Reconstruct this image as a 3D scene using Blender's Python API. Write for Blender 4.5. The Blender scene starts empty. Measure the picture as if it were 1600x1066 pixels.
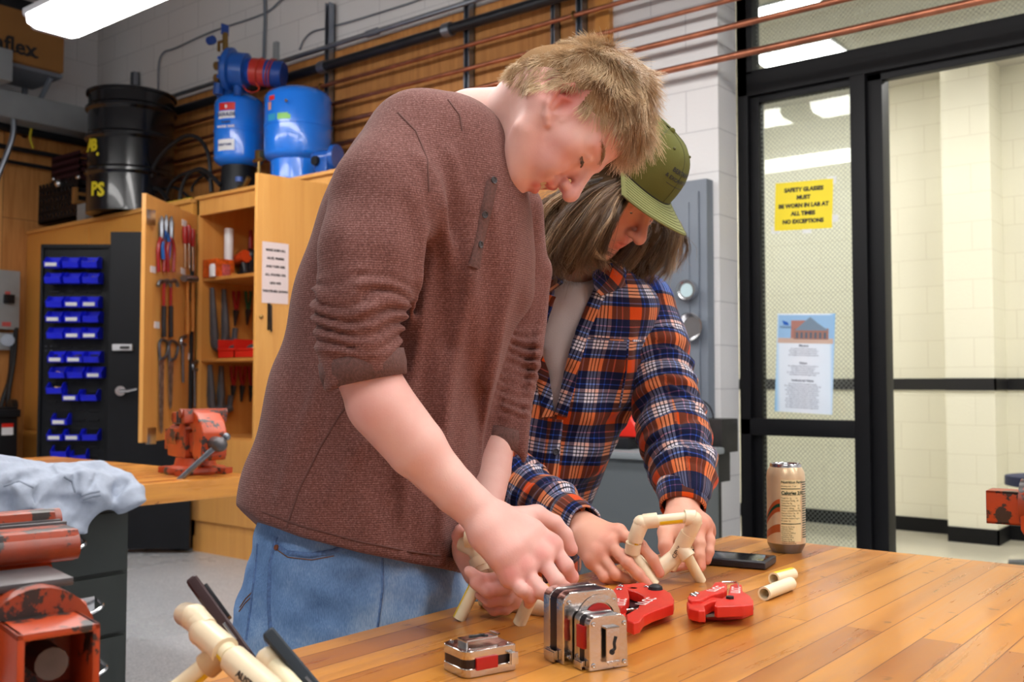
import bpy, bmesh, math, random
import numpy as np
from mathutils import Vector, Matrix, noise
R = math.radians
PI = math.pi
SC = bpy.context.scene
COL = SC.collection
random.seed(7)
RNG = np.random.default_rng(7)

# ------------------------------------------------------------------ camera
F = 1560.0                      # focal length in pixels of the 1600 x 1066 frame
CX, CY = 800.0, 533.0
YAW, PITCH = R(38.7), R(2.46)
CAM = Vector((0, 0, 1.10))
FW = Vector((-math.sin(YAW) * math.cos(PITCH), math.cos(YAW) * math.cos(PITCH), math.sin(PITCH)))
RT = Vector((math.cos(YAW), math.sin(YAW), 0))
UP = RT.cross(FW)
cam_data = bpy.data.cameras.new('camera')
cam = bpy.data.objects.new('camera', cam_data)
COL.objects.link(cam)
cam_data.sensor_width = 36.0
cam_data.lens = F / 1600 * 36.0
cam.matrix_world = Matrix.Translation(CAM) @ Matrix((RT, UP, -FW)).transposed().to_4x4()
cam_data.clip_start = 0.02
cam_data.dof.use_dof = True
cam_data.dof.focus_distance = 1.33
cam_data.dof.aperture_fstop = 8.5
SC.camera = cam

# ------------------------------------------------------------------ world and exposure
world = bpy.data.worlds.new('world')
SC.world = world
world.use_nodes = True
world.node_tree.nodes['Background'].inputs[0].default_value = (0.8, 0.85, 1.0, 1)
world.node_tree.nodes['Background'].inputs[1].default_value = 0.25
SC.view_settings.view_transform = 'Standard'
SC.view_settings.look = 'None'
SC.view_settings.gamma = 1.0
SC.view_settings.exposure = 0.0
SC.view_settings.use_curve_mapping = False
LAMP = 17.0                     # strength of every fluorescent diffuser
SC.cycles.use_denoising = True
SC.cycles.max_bounces = 8


# ------------------------------------------------------------------ a point of the place from pixel and depth
def P(u, v, Z):
    return CAM + (FW + RT * ((u - CX) / F) + UP * ((CY - v) / F)) * Z


def ray(u, v):
    return FW + RT * ((u - CX) / F) + UP * ((CY - v) / F)


def at_y(u, v, Y):
    d = ray(u, v); return CAM + d * (Y / d.y)


def at_x(u, v, X):
    d = ray(u, v); return CAM + d * (X / d.x)


def at_z(u, v, z):
    d = ray(u, v); return CAM + d * ((z - CAM.z) / d.z)


# ------------------------------------------------------------------ materials
def new_mat(name):
    m = bpy.data.materials.new(name); m.use_nodes = True
    nt = m.node_tree
    return m, nt, nt.nodes['Principled BSDF']


def N(nt, typ, **kw):
    n = nt.nodes.new(typ)
    for k, v in kw.items():
        if hasattr(n, k):
            setattr(n, k, v)
        else:
            n.inputs[k.replace('_', ' ')].default_value = v
    return n


def ramp(nt, stops, interp='LINEAR'):
    r = nt.nodes.new('ShaderNodeValToRGB'); r.color_ramp.interpolation = interp
    e = r.color_ramp.elements
    while len(e) < len(stops): e.new(0.5)
    for i, (p, c) in enumerate(stops):
        e[i].position = p
        e[i].color = (c[0], c[1], c[2], 1) if not isinstance(c, (int, float)) else (c, c, c, 1)
    return r


def srgb(r, g, b):
    f = lambda c: ((c / 255 + 0.055) / 1.055) ** 2.4 if c / 255 > 0.04045 else c / 255 / 12.92
    return (f(r), f(g), f(b), 1)


def mat(name, col, rough=0.5, metal=0.0, var=0.0, scale=8.0, bump=0.0, bscale=60.0, coat=0.0, sss=0.0, spec=None, stretch=None):
    """plain procedural material: base colour with a little noise variation and bump"""
    m, nt, b = new_mat(name)
    L = nt.links.new
    b.inputs['Roughness'].default_value = rough
    b.inputs['Metallic'].default_value = metal
    if coat: b.inputs['Coat Weight'].default_value = coat
    if spec is not None: b.inputs['Specular IOR Level'].default_value = spec
    tc = N(nt, 'ShaderNodeTexCoord')
    src = tc.outputs['Object']
    if stretch:
        mp = N(nt, 'ShaderNodeMapping'); mp.inputs['Scale'].default_value = stretch
        L(src, mp.inputs[0]); src = mp.outputs[0]
    if var:
        n = N(nt, 'ShaderNodeTexNoise', Scale=scale, Detail=5.0)
        L(src, n.inputs['Vector'])
        c0 = tuple(min(1, x * (1 - var)) for x in col[:3]); c1 = tuple(min(1, x * (1 + var)) for x in col[:3])
        r = ramp(nt, [(0.3, c0), (0.7, c1)]); L(n.outputs[0], r.inputs[0])
        L(r.outputs[0], b.inputs['Base Color'])
    else:
        b.inputs['Base Color'].default_value = tuple(col[:3]) + (1,)
    if bump:
        n2 = N(nt, 'ShaderNodeTexNoise', Scale=bscale, Detail=4.0)
        L(src, n2.inputs['Vector'])
        bp = N(nt, 'ShaderNodeBump', Strength=bump, Distance=0.01)
        L(n2.outputs[0], bp.inputs['Height']); L(bp.outputs[0], b.inputs['Normal'])
    if sss:
        b.inputs['Subsurface Weight'].default_value = sss
        b.inputs['Subsurface Radius'].default_value = (0.01, 0.004, 0.002)
        b.inputs['Subsurface Scale'].default_value = 1.0
    return m


def worn_paint(name, col, under, amount=0.5, rough=0.4, scale=22.0):
    """enamel with chipped patches showing dark metal under it"""
    m, nt, b = new_mat(name); L = nt.links.new
    tc = N(nt, 'ShaderNodeTexCoord')
    n = N(nt, 'ShaderNodeTexNoise', Scale=scale, Detail=8.0, Roughness=0.65); L(tc.outputs['Object'], n.inputs['Vector'])
    r = ramp(nt, [(amount, 0), (amount + 0.035, 1)]); L(n.outputs[0], r.inputs[0])
    n2 = N(nt, 'ShaderNodeTexNoise', Scale=7.0, Detail=4.0); L(tc.outputs['Object'], n2.inputs['Vector'])
    cr = ramp(nt, [(0.3, [c * 0.75 for c in col[:3]]), (0.7, [min(1, c * 1.15) for c in col[:3]])]); L(n2.outputs[0], cr.inputs[0])
    geo = N(nt, 'ShaderNodeNewGeometry')
    pr = ramp(nt, [(0.535, 0), (0.60, 1)]); L(geo.outputs['Pointiness'], pr.inputs[0])
    mx = N(nt, 'ShaderNodeMath', operation='MAXIMUM'); L(r.outputs[0], mx.inputs[0])
    mul = N(nt, 'ShaderNodeMath', operation='MULTIPLY'); L(pr.outputs[0], mul.inputs[0]); L(n.outputs[0], mul.inputs[1]); L(mul.outputs[0], mx.inputs[1])
    mix = N(nt, 'ShaderNodeMix', data_type='RGBA'); L(mx.outputs[0], mix.inputs[0])
    L(cr.outputs[0], mix.inputs[6]); mix.inputs[7].default_value = under
    L(mix.outputs[2], b.inputs['Base Color']); b.inputs['Roughness'].default_value = rough
    bp = N(nt, 'ShaderNodeBump', Strength=0.25, Distance=0.003); L(n.outputs[0], bp.inputs['Height']); L(bp.outputs[0], b.inputs['Normal'])
    return m


def boards(name, c_lo, c_hi, axis, width, length, rough=0.35, gap=(0.12, 0.05, 0.02), grain=1.0, gapw=0.012, coat=0.0, spots=0.0, gmix=0.75):
    """wood strips laid along an axis, each strip its own tone"""
    m, nt, b = new_mat(name); L = nt.links.new
    tc = N(nt, 'ShaderNodeTexCoord')
    mp = N(nt, 'ShaderNodeMapping'); L(tc.outputs['Object'], mp.inputs[0])
    if axis == 'Y': mp.inputs['Rotation'].default_value = (0, 0, R(90))
    if axis == 'Z': mp.inputs['Rotation'].default_value = (0, R(90), 0)
    br = N(nt, 'ShaderNodeTexBrick'); br.offset = 0.37; br.offset_frequency = 2; br.squash = 1.0
    br.inputs['Scale'].default_value = 1.0
    br.inputs['Brick Width'].default_value = length; br.inputs['Row Height'].default_value = width
    br.inputs['Mortar Size'].default_value = width * gapw; br.inputs['Mortar Smooth'].default_value = 0.3
    br.inputs['Color1'].default_value = (0, 0, 0, 1); br.inputs['Color2'].default_value = (1, 1, 1, 1); br.inputs['Bias'].default_value = 0.0
    br.inputs['Mortar'].default_value = (0.5, 0.5, 0.5, 1)
    L(mp.outputs[0], br.inputs['Vector'])
    mp2 = N(nt, 'ShaderNodeMapping'); mp2.inputs['Scale'].default_value = (1.5, 22, 22); L(mp.outputs[0], mp2.inputs[0])
    # shift the grain from strip to strip
    add = N(nt, 'ShaderNodeVectorMath', operation='ADD'); L(mp2.outputs[0], add.inputs[0])
    sc = N(nt, 'ShaderNodeVectorMath', operation='SCALE'); sc.inputs['Scale'].default_value = 9.0
    L(br.outputs['Color'], sc.inputs[0]); L(sc.outputs[0], add.inputs[1])
    n = N(nt, 'ShaderNodeTexNoise', Scale=1.6 * grain, Detail=7.0, Roughness=0.6, Distortion=0.6); L(add.outputs[0], n.inputs['Vector'])
    f1 = N(nt, 'ShaderNodeMath', operation='MULTIPLY'); f1.inputs[1].default_value = 0.5; L(br.outputs['Color'], f1.inputs[0])
    f2 = N(nt, 'ShaderNodeMath', operation='MULTIPLY_ADD'); f2.inputs[1].default_value = gmix; L(n.outputs[0], f2.inputs[0]); f3 = N(nt, 'ShaderNodeMath', operation='ADD'); f3.inputs[1].default_value = (1.1 - gmix) * .5; L(f1.outputs[0], f3.inputs[0]); L(f3.outputs[0], f2.inputs[2])
    cr = ramp(nt, [(0.42, c_lo[:3]), (1.1, c_hi[:3])]); cr.color_ramp.elements[1].position = 1.0
    L(f2.outputs[0], cr.inputs[0])
    mix = N(nt, 'ShaderNodeMix', data_type='RGBA'); L(br.outputs['Fac'], mix.inputs[0]); L(cr.outputs[0], mix.inputs[6])
    mix.inputs[7].default_value = tuple(gap) + (1,)
    out = mix.outputs[2]
    if spots:
        n3 = N(nt, 'ShaderNodeTexNoise', Scale=34.0, Detail=2.0); L(tc.outputs['Object'], n3.inputs['Vector'])
        r3 = ramp(nt, [(0.70, 0), (0.76, spots)]); L(n3.outputs[0], r3.inputs[0])
        mx = N(nt, 'ShaderNodeMix', data_type='RGBA'); L(r3.outputs[0], mx.inputs[0]); L(out, mx.inputs[6]); mx.inputs[7].default_value = (0.10, 0.045, 0.02, 1)
        out = mx.outputs[2]
    L(out, b.inputs['Base Color'])
    b.inputs['Roughness'].default_value = rough
    if coat: b.inputs['Coat Weight'].default_value = coat; b.inputs['Coat Roughness'].default_value = 0.15
    rr = ramp(nt, [(0.3, rough * 0.8), (0.8, min(1, rough * 1.5))]); L(n.outputs[0], rr.inputs[0]); L(rr.outputs[0], b.inputs['Roughness'])
    inv = N(nt, 'ShaderNodeMath', operation='SUBTRACT'); inv.inputs[0].default_value = 1.0; L(br.outputs['Fac'], inv.inputs[1])
    bp = N(nt, 'ShaderNodeBump', Strength=0.25, Distance=0.001); L(inv.outputs[0], bp.inputs['Height']); L(bp.outputs[0], b.inputs['Normal'])
    return m


def blocks(name, col, joint, axis, w=0.406, h=0.203, var=0.05, rough=0.7):
    """painted concrete block wall; axis = the horizontal axis of the wall"""
    m, nt, b = new_mat(name); L = nt.links.new
    tc = N(nt, 'ShaderNodeTexCoord')
    sep = N(nt, 'ShaderNodeSeparateXYZ'); L(tc.outputs['Object'], sep.inputs[0])
    cb = N(nt, 'ShaderNodeCombineXYZ'); L(sep.outputs[0 if axis == 'X' else 1], cb.inputs[0]); L(sep.outputs[2], cb.inputs[1])
    br = N(nt, 'ShaderNodeTexBrick'); br.offset = 0.5
    br.inputs['Scale'].default_value = 1.0; br.inputs['Brick Width'].default_value = w; br.inputs['Row Height'].default_value = h
    br.inputs['Mortar Size'].default_value = 0.0032; br.inputs['Mortar Smooth'].default_value = 0.6
    br.inputs['Color1'].default_value = tuple(c * (1 - var) for c in col[:3]) + (1,)
    br.inputs['Color2'].default_value = tuple(min(1, c * (1 + var)) for c in col[:3]) + (1,)
    br.inputs['Mortar'].default_value = tuple(joint[:3]) + (1,)
    L(cb.outputs[0], br.inputs['Vector']); L(br.outputs['Color'], b.inputs['Base Color'])
    n = N(nt, 'ShaderNodeTexNoise', Scale=70.0, Detail=4.0); L(tc.outputs['Object'], n.inputs['Vector'])
    ma = N(nt, 'ShaderNodeMath', operation='MULTIPLY_ADD'); L(br.outputs['Fac'], ma.inputs[0]); ma.inputs[1].default_value = -1.5; L(n.outputs[0], ma.inputs[2])
    bp = N(nt, 'ShaderNodeBump', Strength=0.35, Distance=0.004); L(ma.outputs[0], bp.inputs['Height']); L(bp.outputs[0], b.inputs['Normal'])
    b.inputs['Roughness'].default_value = rough
    return m


def emit(name, col, strength):
    m, nt, b = new_mat(name)
    b.inputs['Base Color'].default_value = (0.8, 0.8, 0.8, 1)
    b.inputs['Emission Color'].default_value = tuple(col[:3]) + (1,); b.inputs['Emission Strength'].default_value = strength
    return m


# ------------------------------------------------------------------ mesh building
class MB:
    """collects shapes and links them as ONE mesh object"""
    def __init__(s): s.bm = bmesh.new()

    def _xf(s, vs, M):
        if M is not None:
            for v in vs: v.co = M @ v.co

    def box(s, lo, hi, bev=0.0, M=None, seg=2):
        t = bmesh.new(); bmesh.ops.create_cube(t, size=1.0)
        c = [(a + b) / 2 for a, b in zip(lo, hi)]; d = [abs(b - a) for a, b in zip(lo, hi)]
        for v in t.verts: v.co = Vector((c[0] + v.co.x * d[0], c[1] + v.co.y * d[1], c[2] + v.co.z * d[2]))
        if bev: bmesh.ops.bevel(t, geom=list(t.edges), offset=min(bev, min(d) * 0.45), segments=seg, profile=0.7, affect='EDGES')
        s._merge(t, M); return s

    def _merge(s, t, M=None):
        s._xf(t.verts, M)
        me = bpy.data.meshes.new('tmp'); t.to_mesh(me); t.free(); s.bm.from_mesh(me); bpy.data.meshes.remove(me)

    def tube(s, pts, r, seg=12, cap=True, M=None):
        """swept tube along points; r is a radius or a list of radii"""
        pts = [Vector(p) for p in pts]; n = len(pts)
        rs = r if isinstance(r, (list, tuple)) else [r] * n
        t = bmesh.new(); rings = []
        T0 = (pts[1] - pts[0]).normalized()
        a = Vector((0, 0, 1)) if abs(T0.z) < 0.9 else Vector((1, 0, 0))
        Nn = (a - T0 * a.dot(T0)).normalized()
        for i in range(n):
            T = (pts[min(i + 1, n - 1)] - pts[max(i - 1, 0)])
            T = T.normalized() if T.length > 1e-9 else T0
            Nn = (Nn - T * Nn.dot(T)).normalized(); B = T.cross(Nn)
            rings.append([t.verts.new(pts[i] + (Nn * math.cos(2 * PI * k / seg) + B * math.sin(2 * PI * k / seg)) * rs[i]) for k in range(seg)])
        for i in range(n - 1):
            for k in range(seg):
                t.faces.new((rings[i][k], rings[i][(k + 1) % seg], rings[i + 1][(k + 1) % seg], rings[i + 1][k]))
        if cap: t.faces.new(rings[0][::-1]); t.faces.new(rings[-1])
        s._merge(t, M); return s

    def cyl(s, p0, p1, r, seg=20, r2=None, cap=True):
        return s.tube([p0, p1], [r, r if r2 is None else r2], seg, cap)

    def hollow(s, p0, p1, ro, ri, seg=20):
        """open pipe with wall thickness"""
        p0, p1 = Vector(p0), Vector(p1); T = (p1 - p0).normalized()
        a = Vector((0, 0, 1)) if abs(T.z) < 0.9 else Vector((1, 0, 0)); A = (a - T * a.dot(T)).normalized(); B = T.cross(A)
        t = bmesh.new()
        ring = lambda c, r: [t.verts.new(c + (A * math.cos(2 * PI * k / seg) + B * math.sin(2 * PI * k / seg)) * r) for k in range(seg)]
        a0, a1, b1, b0 = ring(p0, ro), ring(p1, ro), ring(p1, ri), ring(p0, ri)
        for x, y in ((a0, a1), (a1, b1), (b1, b0), (b0, a0)):
            for k in range(seg): t.faces.new((x[k], x[(k + 1) % seg], y[(k + 1) % seg], y[k]))
        s._merge(t); return s

    def lathe(s, prof, seg=32, M=None, close=False):
        """profile of (r, z) turned about z"""
        t = bmesh.new(); rings = []
        for r, z in prof:
            if r < 1e-6: rings.append([t.verts.new((0, 0, z))])
            else: rings.append([t.verts.new((r * math.cos(2 * PI * k / seg), r * math.sin(2 * PI * k / seg), z)) for k in range(seg)])
        for A, B in zip(rings[:-1], rings[1:]):
            for k in range(seg):
                k2 = (k + 1) % seg
                if len(A) == 1 and len(B) == 1: continue
                if len(A) == 1: t.faces.new((A[0], B[k2], B[k]))
                elif len(B) == 1: t.faces.new((A[k], A[k2], B[0]))
                else: t.faces.new((A[k], A[k2], B[k2], B[k]))
        s._merge(t, M); return s

    def prism(s, poly, z0, z1, M=None, bev=0.0, seg=2):
        """2D outline extruded from z0 to z1"""
        t = bmesh.new()
        vs = [t.verts.new((x, y, z0)) for x, y in poly]
        f = t.faces.new(vs)
        g = bmesh.ops.extrude_face_region(t, geom=[f])
        for e in g['geom']:
            if isinstance(e, bmesh.types.BMVert): e.co.z = z1
        bmesh.ops.recalc_face_normals(t, faces=t.faces)
        if bev:
            bmesh.ops.bevel(t, geom=[e for e in t.edges], offset=bev, segments=seg, profile=0.7, affect='EDGES', clamp_overlap=True)
        s._merge(t, M); return s

    def ball(s, c, r, scale=(1, 1, 1), M=None, seg=16):
        t = bmesh.new(); bmesh.ops.create_uvsphere(t, u_segments=seg, v_segments=max(6, seg // 2), radius=r)
        for v in t.verts: v.co = Vector((v.co.x * scale[0], v.co.y * scale[1], v.co.z * scale[2])) + Vector(c)
        s._merge(t, M); return s

    def quad(s, a, b, c, d):
        vs = [s.bm.verts.new(p) for p in (a, b, c, d)]; s.bm.faces.new(vs); return s

    def grid(s, fn, nu, nv, closed_u=False):
        """surface fn(i/nu, j/nv)"""
        g = [[s.bm.verts.new(fn(i / nu, j / nv)) for j in range(nv + 1)] for i in range(nu if closed_u else nu + 1)]
        n = len(g)
        for i in range(nu):
            for j in range(nv):
                s.bm.faces.new((g[i][j], g[(i + 1) % n][j], g[(i + 1) % n][j + 1], g[i][j + 1]))
        return s

    def build(s, name, m, parent=None, M=None, smooth=True, angle=35, origin=None):
        me = bpy.data.meshes.new(name)
        bmesh.ops.recalc_face_normals(s.bm, faces=s.bm.faces)
        if M is not None:
            s._xf(s.bm.verts, M)
        if origin is not None:
            for v in s.bm.verts: v.co -= Vector(origin)
        s.bm.to_mesh(me); s.bm.free()
        if isinstance(m, (list, tuple)):
            for x in m: me.materials.append(x)
        else: me.materials.append(m)
        if smooth and len(me.polygons):
            me.polygons.foreach_set('use_smooth', [True] * len(me.polygons))
            me.set_sharp_from_angle(angle=R(angle))
        o = bpy.data.objects.new(name, me); COL.objects.link(o)
        if origin is not None: o.location = origin
        if parent is not None: attach(o, parent)
        return o


def attach(o, parent):
    """parent while keeping the world place (parents carry location / rotation only)"""
    M = world_m(parent).inverted() @ o.matrix_basis
    o.parent = parent; o.matrix_basis = M


def world_m(o):
    M = o.matrix_basis.copy()
    while o.parent is not None:
        o = o.parent; M = o.matrix_basis @ M
    return M


def tag(o, label=None, cat=None, group=None, kind=None):
    if label: o['label'] = label
    if cat: o['category'] = cat
    if group: o['group'] = group
    if kind: o['kind'] = kind
    return o


def thing(name, label, cat, loc, group=None, rz=0.0):
    o = bpy.data.objects.new(name, None); COL.objects.link(o); o.empty_display_size = 0.05
    o.matrix_basis = Matrix.Translation(Vector(loc)) @ Matrix.Rotation(rz, 4, 'Z')
    return tag(o, label, cat, group)


def struct(name, mb, m, **kw):
    o = mb.build(name, m, **kw); o['kind'] = 'structure'; return o


def dup(root, M=None, label=None, group=None):
    """copy of a thing, its parts and their sub-parts"""
    r = root.copy(); COL.objects.link(r)
    if M is not None: r.matrix_basis = M
    if label: r['label'] = label
    if group: r['group'] = group
    for ch in [o for o in COL.objects if o.parent == root]:
        c = ch.copy(); COL.objects.link(c); c.parent = r; c.matrix_basis = ch.matrix_basis.copy()
        for g in [o for o in COL.objects if o.parent == ch]:
            d = g.copy(); COL.objects.link(d); d.parent = c; d.matrix_basis = g.matrix_basis.copy()
    return r


def frame(o, x, y=None, z=None):
    """4x4 matrix from origin and axes"""
    x = Vector(x).normalized()
    if z is None: y = Vector(y).normalized(); z = x.cross(y).normalized(); y = z.cross(x)
    elif y is None: z = Vector(z).normalized(); y = z.cross(x).normalized(); z = x.cross(y)
    return Matrix.Translation(Vector(o)) @ Matrix((x, y, z)).transposed().to_4x4()


def text_mb(mb, s, size, M, align='CENTER', depth=0.0004, bold=0.0):
    """lettering turned into mesh and added to mb: text lies in M's xy plane"""
    c = bpy.data.curves.new('t', 'FONT'); c.body = s; c.size = size; c.align_x = align; c.align_y = 'CENTER'; c.extrude = depth
    c.offset = bold; c.resolution_u = 2
    o = bpy.data.objects.new('t', c); COL.objects.link(o)
    dg = bpy.context.evaluated_depsgraph_get(); me = bpy.data.meshes.new_from_object(o.evaluated_get(dg))
    t = bmesh.new(); t.from_mesh(me); mb._merge(t, M)
    bpy.data.objects.remove(o); bpy.data.curves.remove(c); bpy.data.meshes.remove(me)
    return mb


def arc(c, a, b, r, t0, t1, n):
    """points of an arc about c in the plane of unit vectors a, b"""
    c, a, b = Vector(c), Vector(a), Vector(b)
    return [c + (a * math.cos(t0 + (t1 - t0) * i / n) + b * math.sin(t0 + (t1 - t0) * i / n)) * r for i in range(n + 1)]


def smooth_path(pts, sub=6):
    """Catmull-Rom through the points"""
    p = [Vector(x) for x in pts]; p = [p[0] * 2 - p[1]] + p + [p[-1] * 2 - p[-2]]
    out = []
    for i in range(1, len(p) - 2):
        for k in range(sub):
            t = k / sub
            out.append(0.5 * ((2 * p[i]) + (p[i + 1] - p[i - 1]) * t + (2 * p[i - 1] - 5 * p[i] + 4 * p[i + 1] - p[i + 2]) * t * t + (3 * p[i] - p[i - 1] - 3 * p[i + 1] + p[i + 2]) * t ** 3))
    out.append(p[-2]); return out
# ------------------------------------------------------------------ shared materials
M = {}
M['orange_wood'] = boards('orange_wood', srgb(196, 118, 44), srgb(226, 160, 76), 'Z', 0.9, 4.0, rough=0.35, gapw=0.0)
M['ply'] = boards('plywood', srgb(172, 108, 50), srgb(234, 172, 102), 'Z', 1.22, 2.44, rough=0.55, gapw=0.002, grain=0.8)
M['birch'] = boards('birch', srgb(196, 128, 58), srgb(224, 164, 88), 'Z', 1.3, 4.0, rough=0.35, gapw=0.0, grain=0.5)
M['bench'] = boards('bench_maple', srgb(152, 80, 22), srgb(210, 142, 58), 'Y', 0.046, 0.9, rough=0.3, gap=srgb(120, 58, 20)[:3], gapw=0.018, coat=0.2, spots=0.6)
M['bench_x'] = boards('bench_maple_cross', srgb(190, 118, 48), srgb(226, 160, 84), 'X', 0.05, 0.9, rough=0.3, gap=srgb(120, 60, 22)[:3], gapw=0.018, coat=0.25, spots=0.3)
M['wall'] = blocks('painted_block', srgb(224, 222, 222), srgb(188, 186, 188), 'X', h=0.215, var=0.02)
M['wall_side'] = blocks('painted_block_side', srgb(214, 212, 213), srgb(180, 178, 180), 'Y', h=0.215, var=0.02)
M['corridor'] = blocks('cream_block', srgb(228, 224, 204), srgb(212, 206, 184), 'X', var=0.012)
M['black_metal'] = mat('black_metal', srgb(20, 22, 27), 0.5, 0.0, var=0.15, scale=5, spec=0.3)
M['black_frame'] = mat('black_frame', srgb(9, 9, 13), 0.5, spec=0.25)
M['dark_green_metal'] = mat('dark_green_metal', srgb(30, 36, 34), 0.5, bump=0.05, bscale=200)
M['grey_paint'] = mat('grey_paint', srgb(112, 120, 132), 0.45, var=0.06, scale=3)
M['light_grey'] = mat('light_grey', srgb(150, 156, 160), 0.45, var=0.05)
M['galv'] = mat('galvanised', srgb(150, 158, 170), 0.35, 0.9, var=0.1)
M['copper'] = mat('copper', srgb(176, 112, 86), 0.36, 0.9, var=0.3, scale=9)
M['black_pipe'] = mat('black_pipe', srgb(34, 36, 42), 0.35, 0.3, var=0.2)
M['chrome'] = mat('chrome', srgb(205, 205, 208), 0.18, 1.0)
M['steel'] = mat('steel', srgb(130, 134, 142), 0.35, 0.95, var=0.12, scale=30)
M['brass'] = mat('brass', srgb(150, 120, 70), 0.35, 0.9)
M['rubber'] = mat('black_rubber', srgb(18, 18, 22), 0.5)
M['yellow'] = mat('yellow', srgb(222, 204, 40), 0.5)
M['white_paper'] = mat('white_paper', srgb(232, 232, 236), 0.6)
M['ink'] = mat('ink', srgb(30, 28, 30), 0.6)
M['white_plastic'] = mat('white_plastic', srgb(222, 222, 224), 0.4)
M['red_plastic'] = mat('red_plastic', srgb(214, 40, 28), 0.35)
M['card'] = mat('cardboard', srgb(150, 104, 52), 0.8, var=0.08, scale=4)
M['lamp'] = emit('lamp_diffuser', (1.0, 0.98, 0.95), LAMP)
M['lamp_hall'] = emit('hall_lamp_diffuser', (1.0, 0.985, 0.95), 25.0)
M['white_metal'] = mat('white_metal', srgb(200, 202, 208), 0.4)

m, nt, b = new_mat('speckled_floor'); M['floor'] = m
tc = N(nt, 'ShaderNodeTexCoord'); L = nt.links.new
vo = N(nt, 'ShaderNodeTexVoronoi', Scale=170.0); L(tc.outputs['Object'], vo.inputs['Vector'])
n = N(nt, 'ShaderNodeTexNoise', Scale=1.3, Detail=4.0); L(tc.outputs['Object'], n.inputs['Vector'])
r = ramp(nt, [(0.0, srgb(146, 150, 156)), (0.5, srgb(172, 175, 180)), (1.0, srgb(204, 206, 208))]); L(vo.outputs['Color'], r.inputs[0])
n2 = N(nt, 'ShaderNodeTexNoise', Scale=3.1, Detail=3.0); L(tc.outputs['Object'], n2.inputs['Vector'])
r2 = ramp(nt, [(0.72, 0), (0.80, 0.4)]); L(n2.outputs[0], r2.inputs[0])
mx = N(nt, 'ShaderNodeMix', data_type='RGBA'); L(r2.outputs[0], mx.inputs[0]); L(r.outputs[0], mx.inputs[6]); mx.inputs[7].default_value = srgb(88, 76, 66)
L(mx.outputs[2], b.inputs['Base Color']); b.inputs['Roughness'].default_value = 0.28
rr = ramp(nt, [(0.3, 0.2), (0.7, 0.42)]); L(n.outputs[0], rr.inputs[0]); L(rr.outputs[0], b.inputs['Roughness'])
M['floor_hall'] = mat('hall_floor', srgb(196, 190, 172), 0.15, var=0.04, scale=2)

# wire glass: a clear pane with a fine diagonal wire net in it
m, nt, b = new_mat('wire_glass'); M['wire_glass'] = m; L = nt.links.new
out = nt.nodes['Material Output']
tc = N(nt, 'ShaderNodeTexCoord'); sp = N(nt, 'ShaderNodeSeparateXYZ'); L(tc.outputs['Object'], sp.inputs[0])
def wires(sign):
    a = N(nt, 'ShaderNodeMath', operation='MULTIPLY_ADD'); a.inputs[1].default_value = sign; L(sp.outputs[0], a.inputs[0]); L(sp.outputs[2], a.inputs[2])
    p_ = N(nt, 'ShaderNodeMath', operation='PINGPONG'); p_.inputs[1].default_value = 0.0115; L(a.outputs[0], p_.inputs[0])
    l = N(nt, 'ShaderNodeMath', operation='LESS_THAN'); l.inputs[1].default_value = 0.0008; L(p_.outputs[0], l.inputs[0]); return l
w1, w2 = wires(1.0), wires(-1.0)
mxx = N(nt, 'ShaderNodeMath', operation='MAXIMUM'); L(w1.outputs[0], mxx.inputs[0]); L(w2.outputs[0], mxx.inputs[1])
gl = N(nt, 'ShaderNodeBsdfGlossy'); gl.inputs['Roughness'].default_value = 0.02
tr = N(nt, 'ShaderNodeBsdfTransparent'); tr.inputs[0].default_value = (0.94, 0.965, 0.95, 1)
fr = N(nt, 'ShaderNodeFresnel'); fr.inputs[0].default_value = 1.5
ms = N(nt, 'ShaderNodeMixShader'); L(fr.outputs[0], ms.inputs[0]); L(tr.outputs[0], ms.inputs[1]); L(gl.outputs[0], ms.inputs[2])
ms2 = N(nt, 'ShaderNodeMixShader'); L(mxx.outputs[0], ms2.inputs[0]); L(ms.outputs[0], ms2.inputs[1]); L(b.outputs[0], ms2.inputs[2])
b.inputs['Base Color'].default_value = srgb(150, 154, 148); b.inputs['Metallic'].default_value = 0.6; b.inputs['Roughness'].default_value = 0.4
L(ms2.outputs[0], out.inputs[0])

# ------------------------------------------------------------------ room shell
WY, XL = 4.45, -8.2            # pipe wall plane, left wall plane
DY = 4.66                      # plane of the glazed door frame
XC = at_y(1125, 500, WY).x     # corner where the block wall ends
CEIL = 4.3
XR, YB = 3.2, -4.0
struct('floor', MB().box((XL, YB, -0.1), (XR, DY + 0.1, 0)), M['floor'])
struct('ceiling', MB().box((XL, YB, CEIL), (XR, DY + 0.1, CEIL + 0.1)), mat('ceiling_paint', srgb(150, 150, 152), 0.9))
struct('wall_back', MB().box((XL, WY, 0), (XC, WY + 0.2, CEIL)), M['wall'])
struct('wall_left', MB().box((XL - 0.2, YB, 0), (XL, WY + 0.2, CEIL)), M['wall_side'])
struct('wall_right', MB().box((XR, YB, 0), (XR + 0.2, WY + 0.2, CEIL)), M['wall_side'])
struct('wall_front', MB().box((XL, YB - 0.2, 0), (XR, YB, CEIL)), M['wall'])

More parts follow.
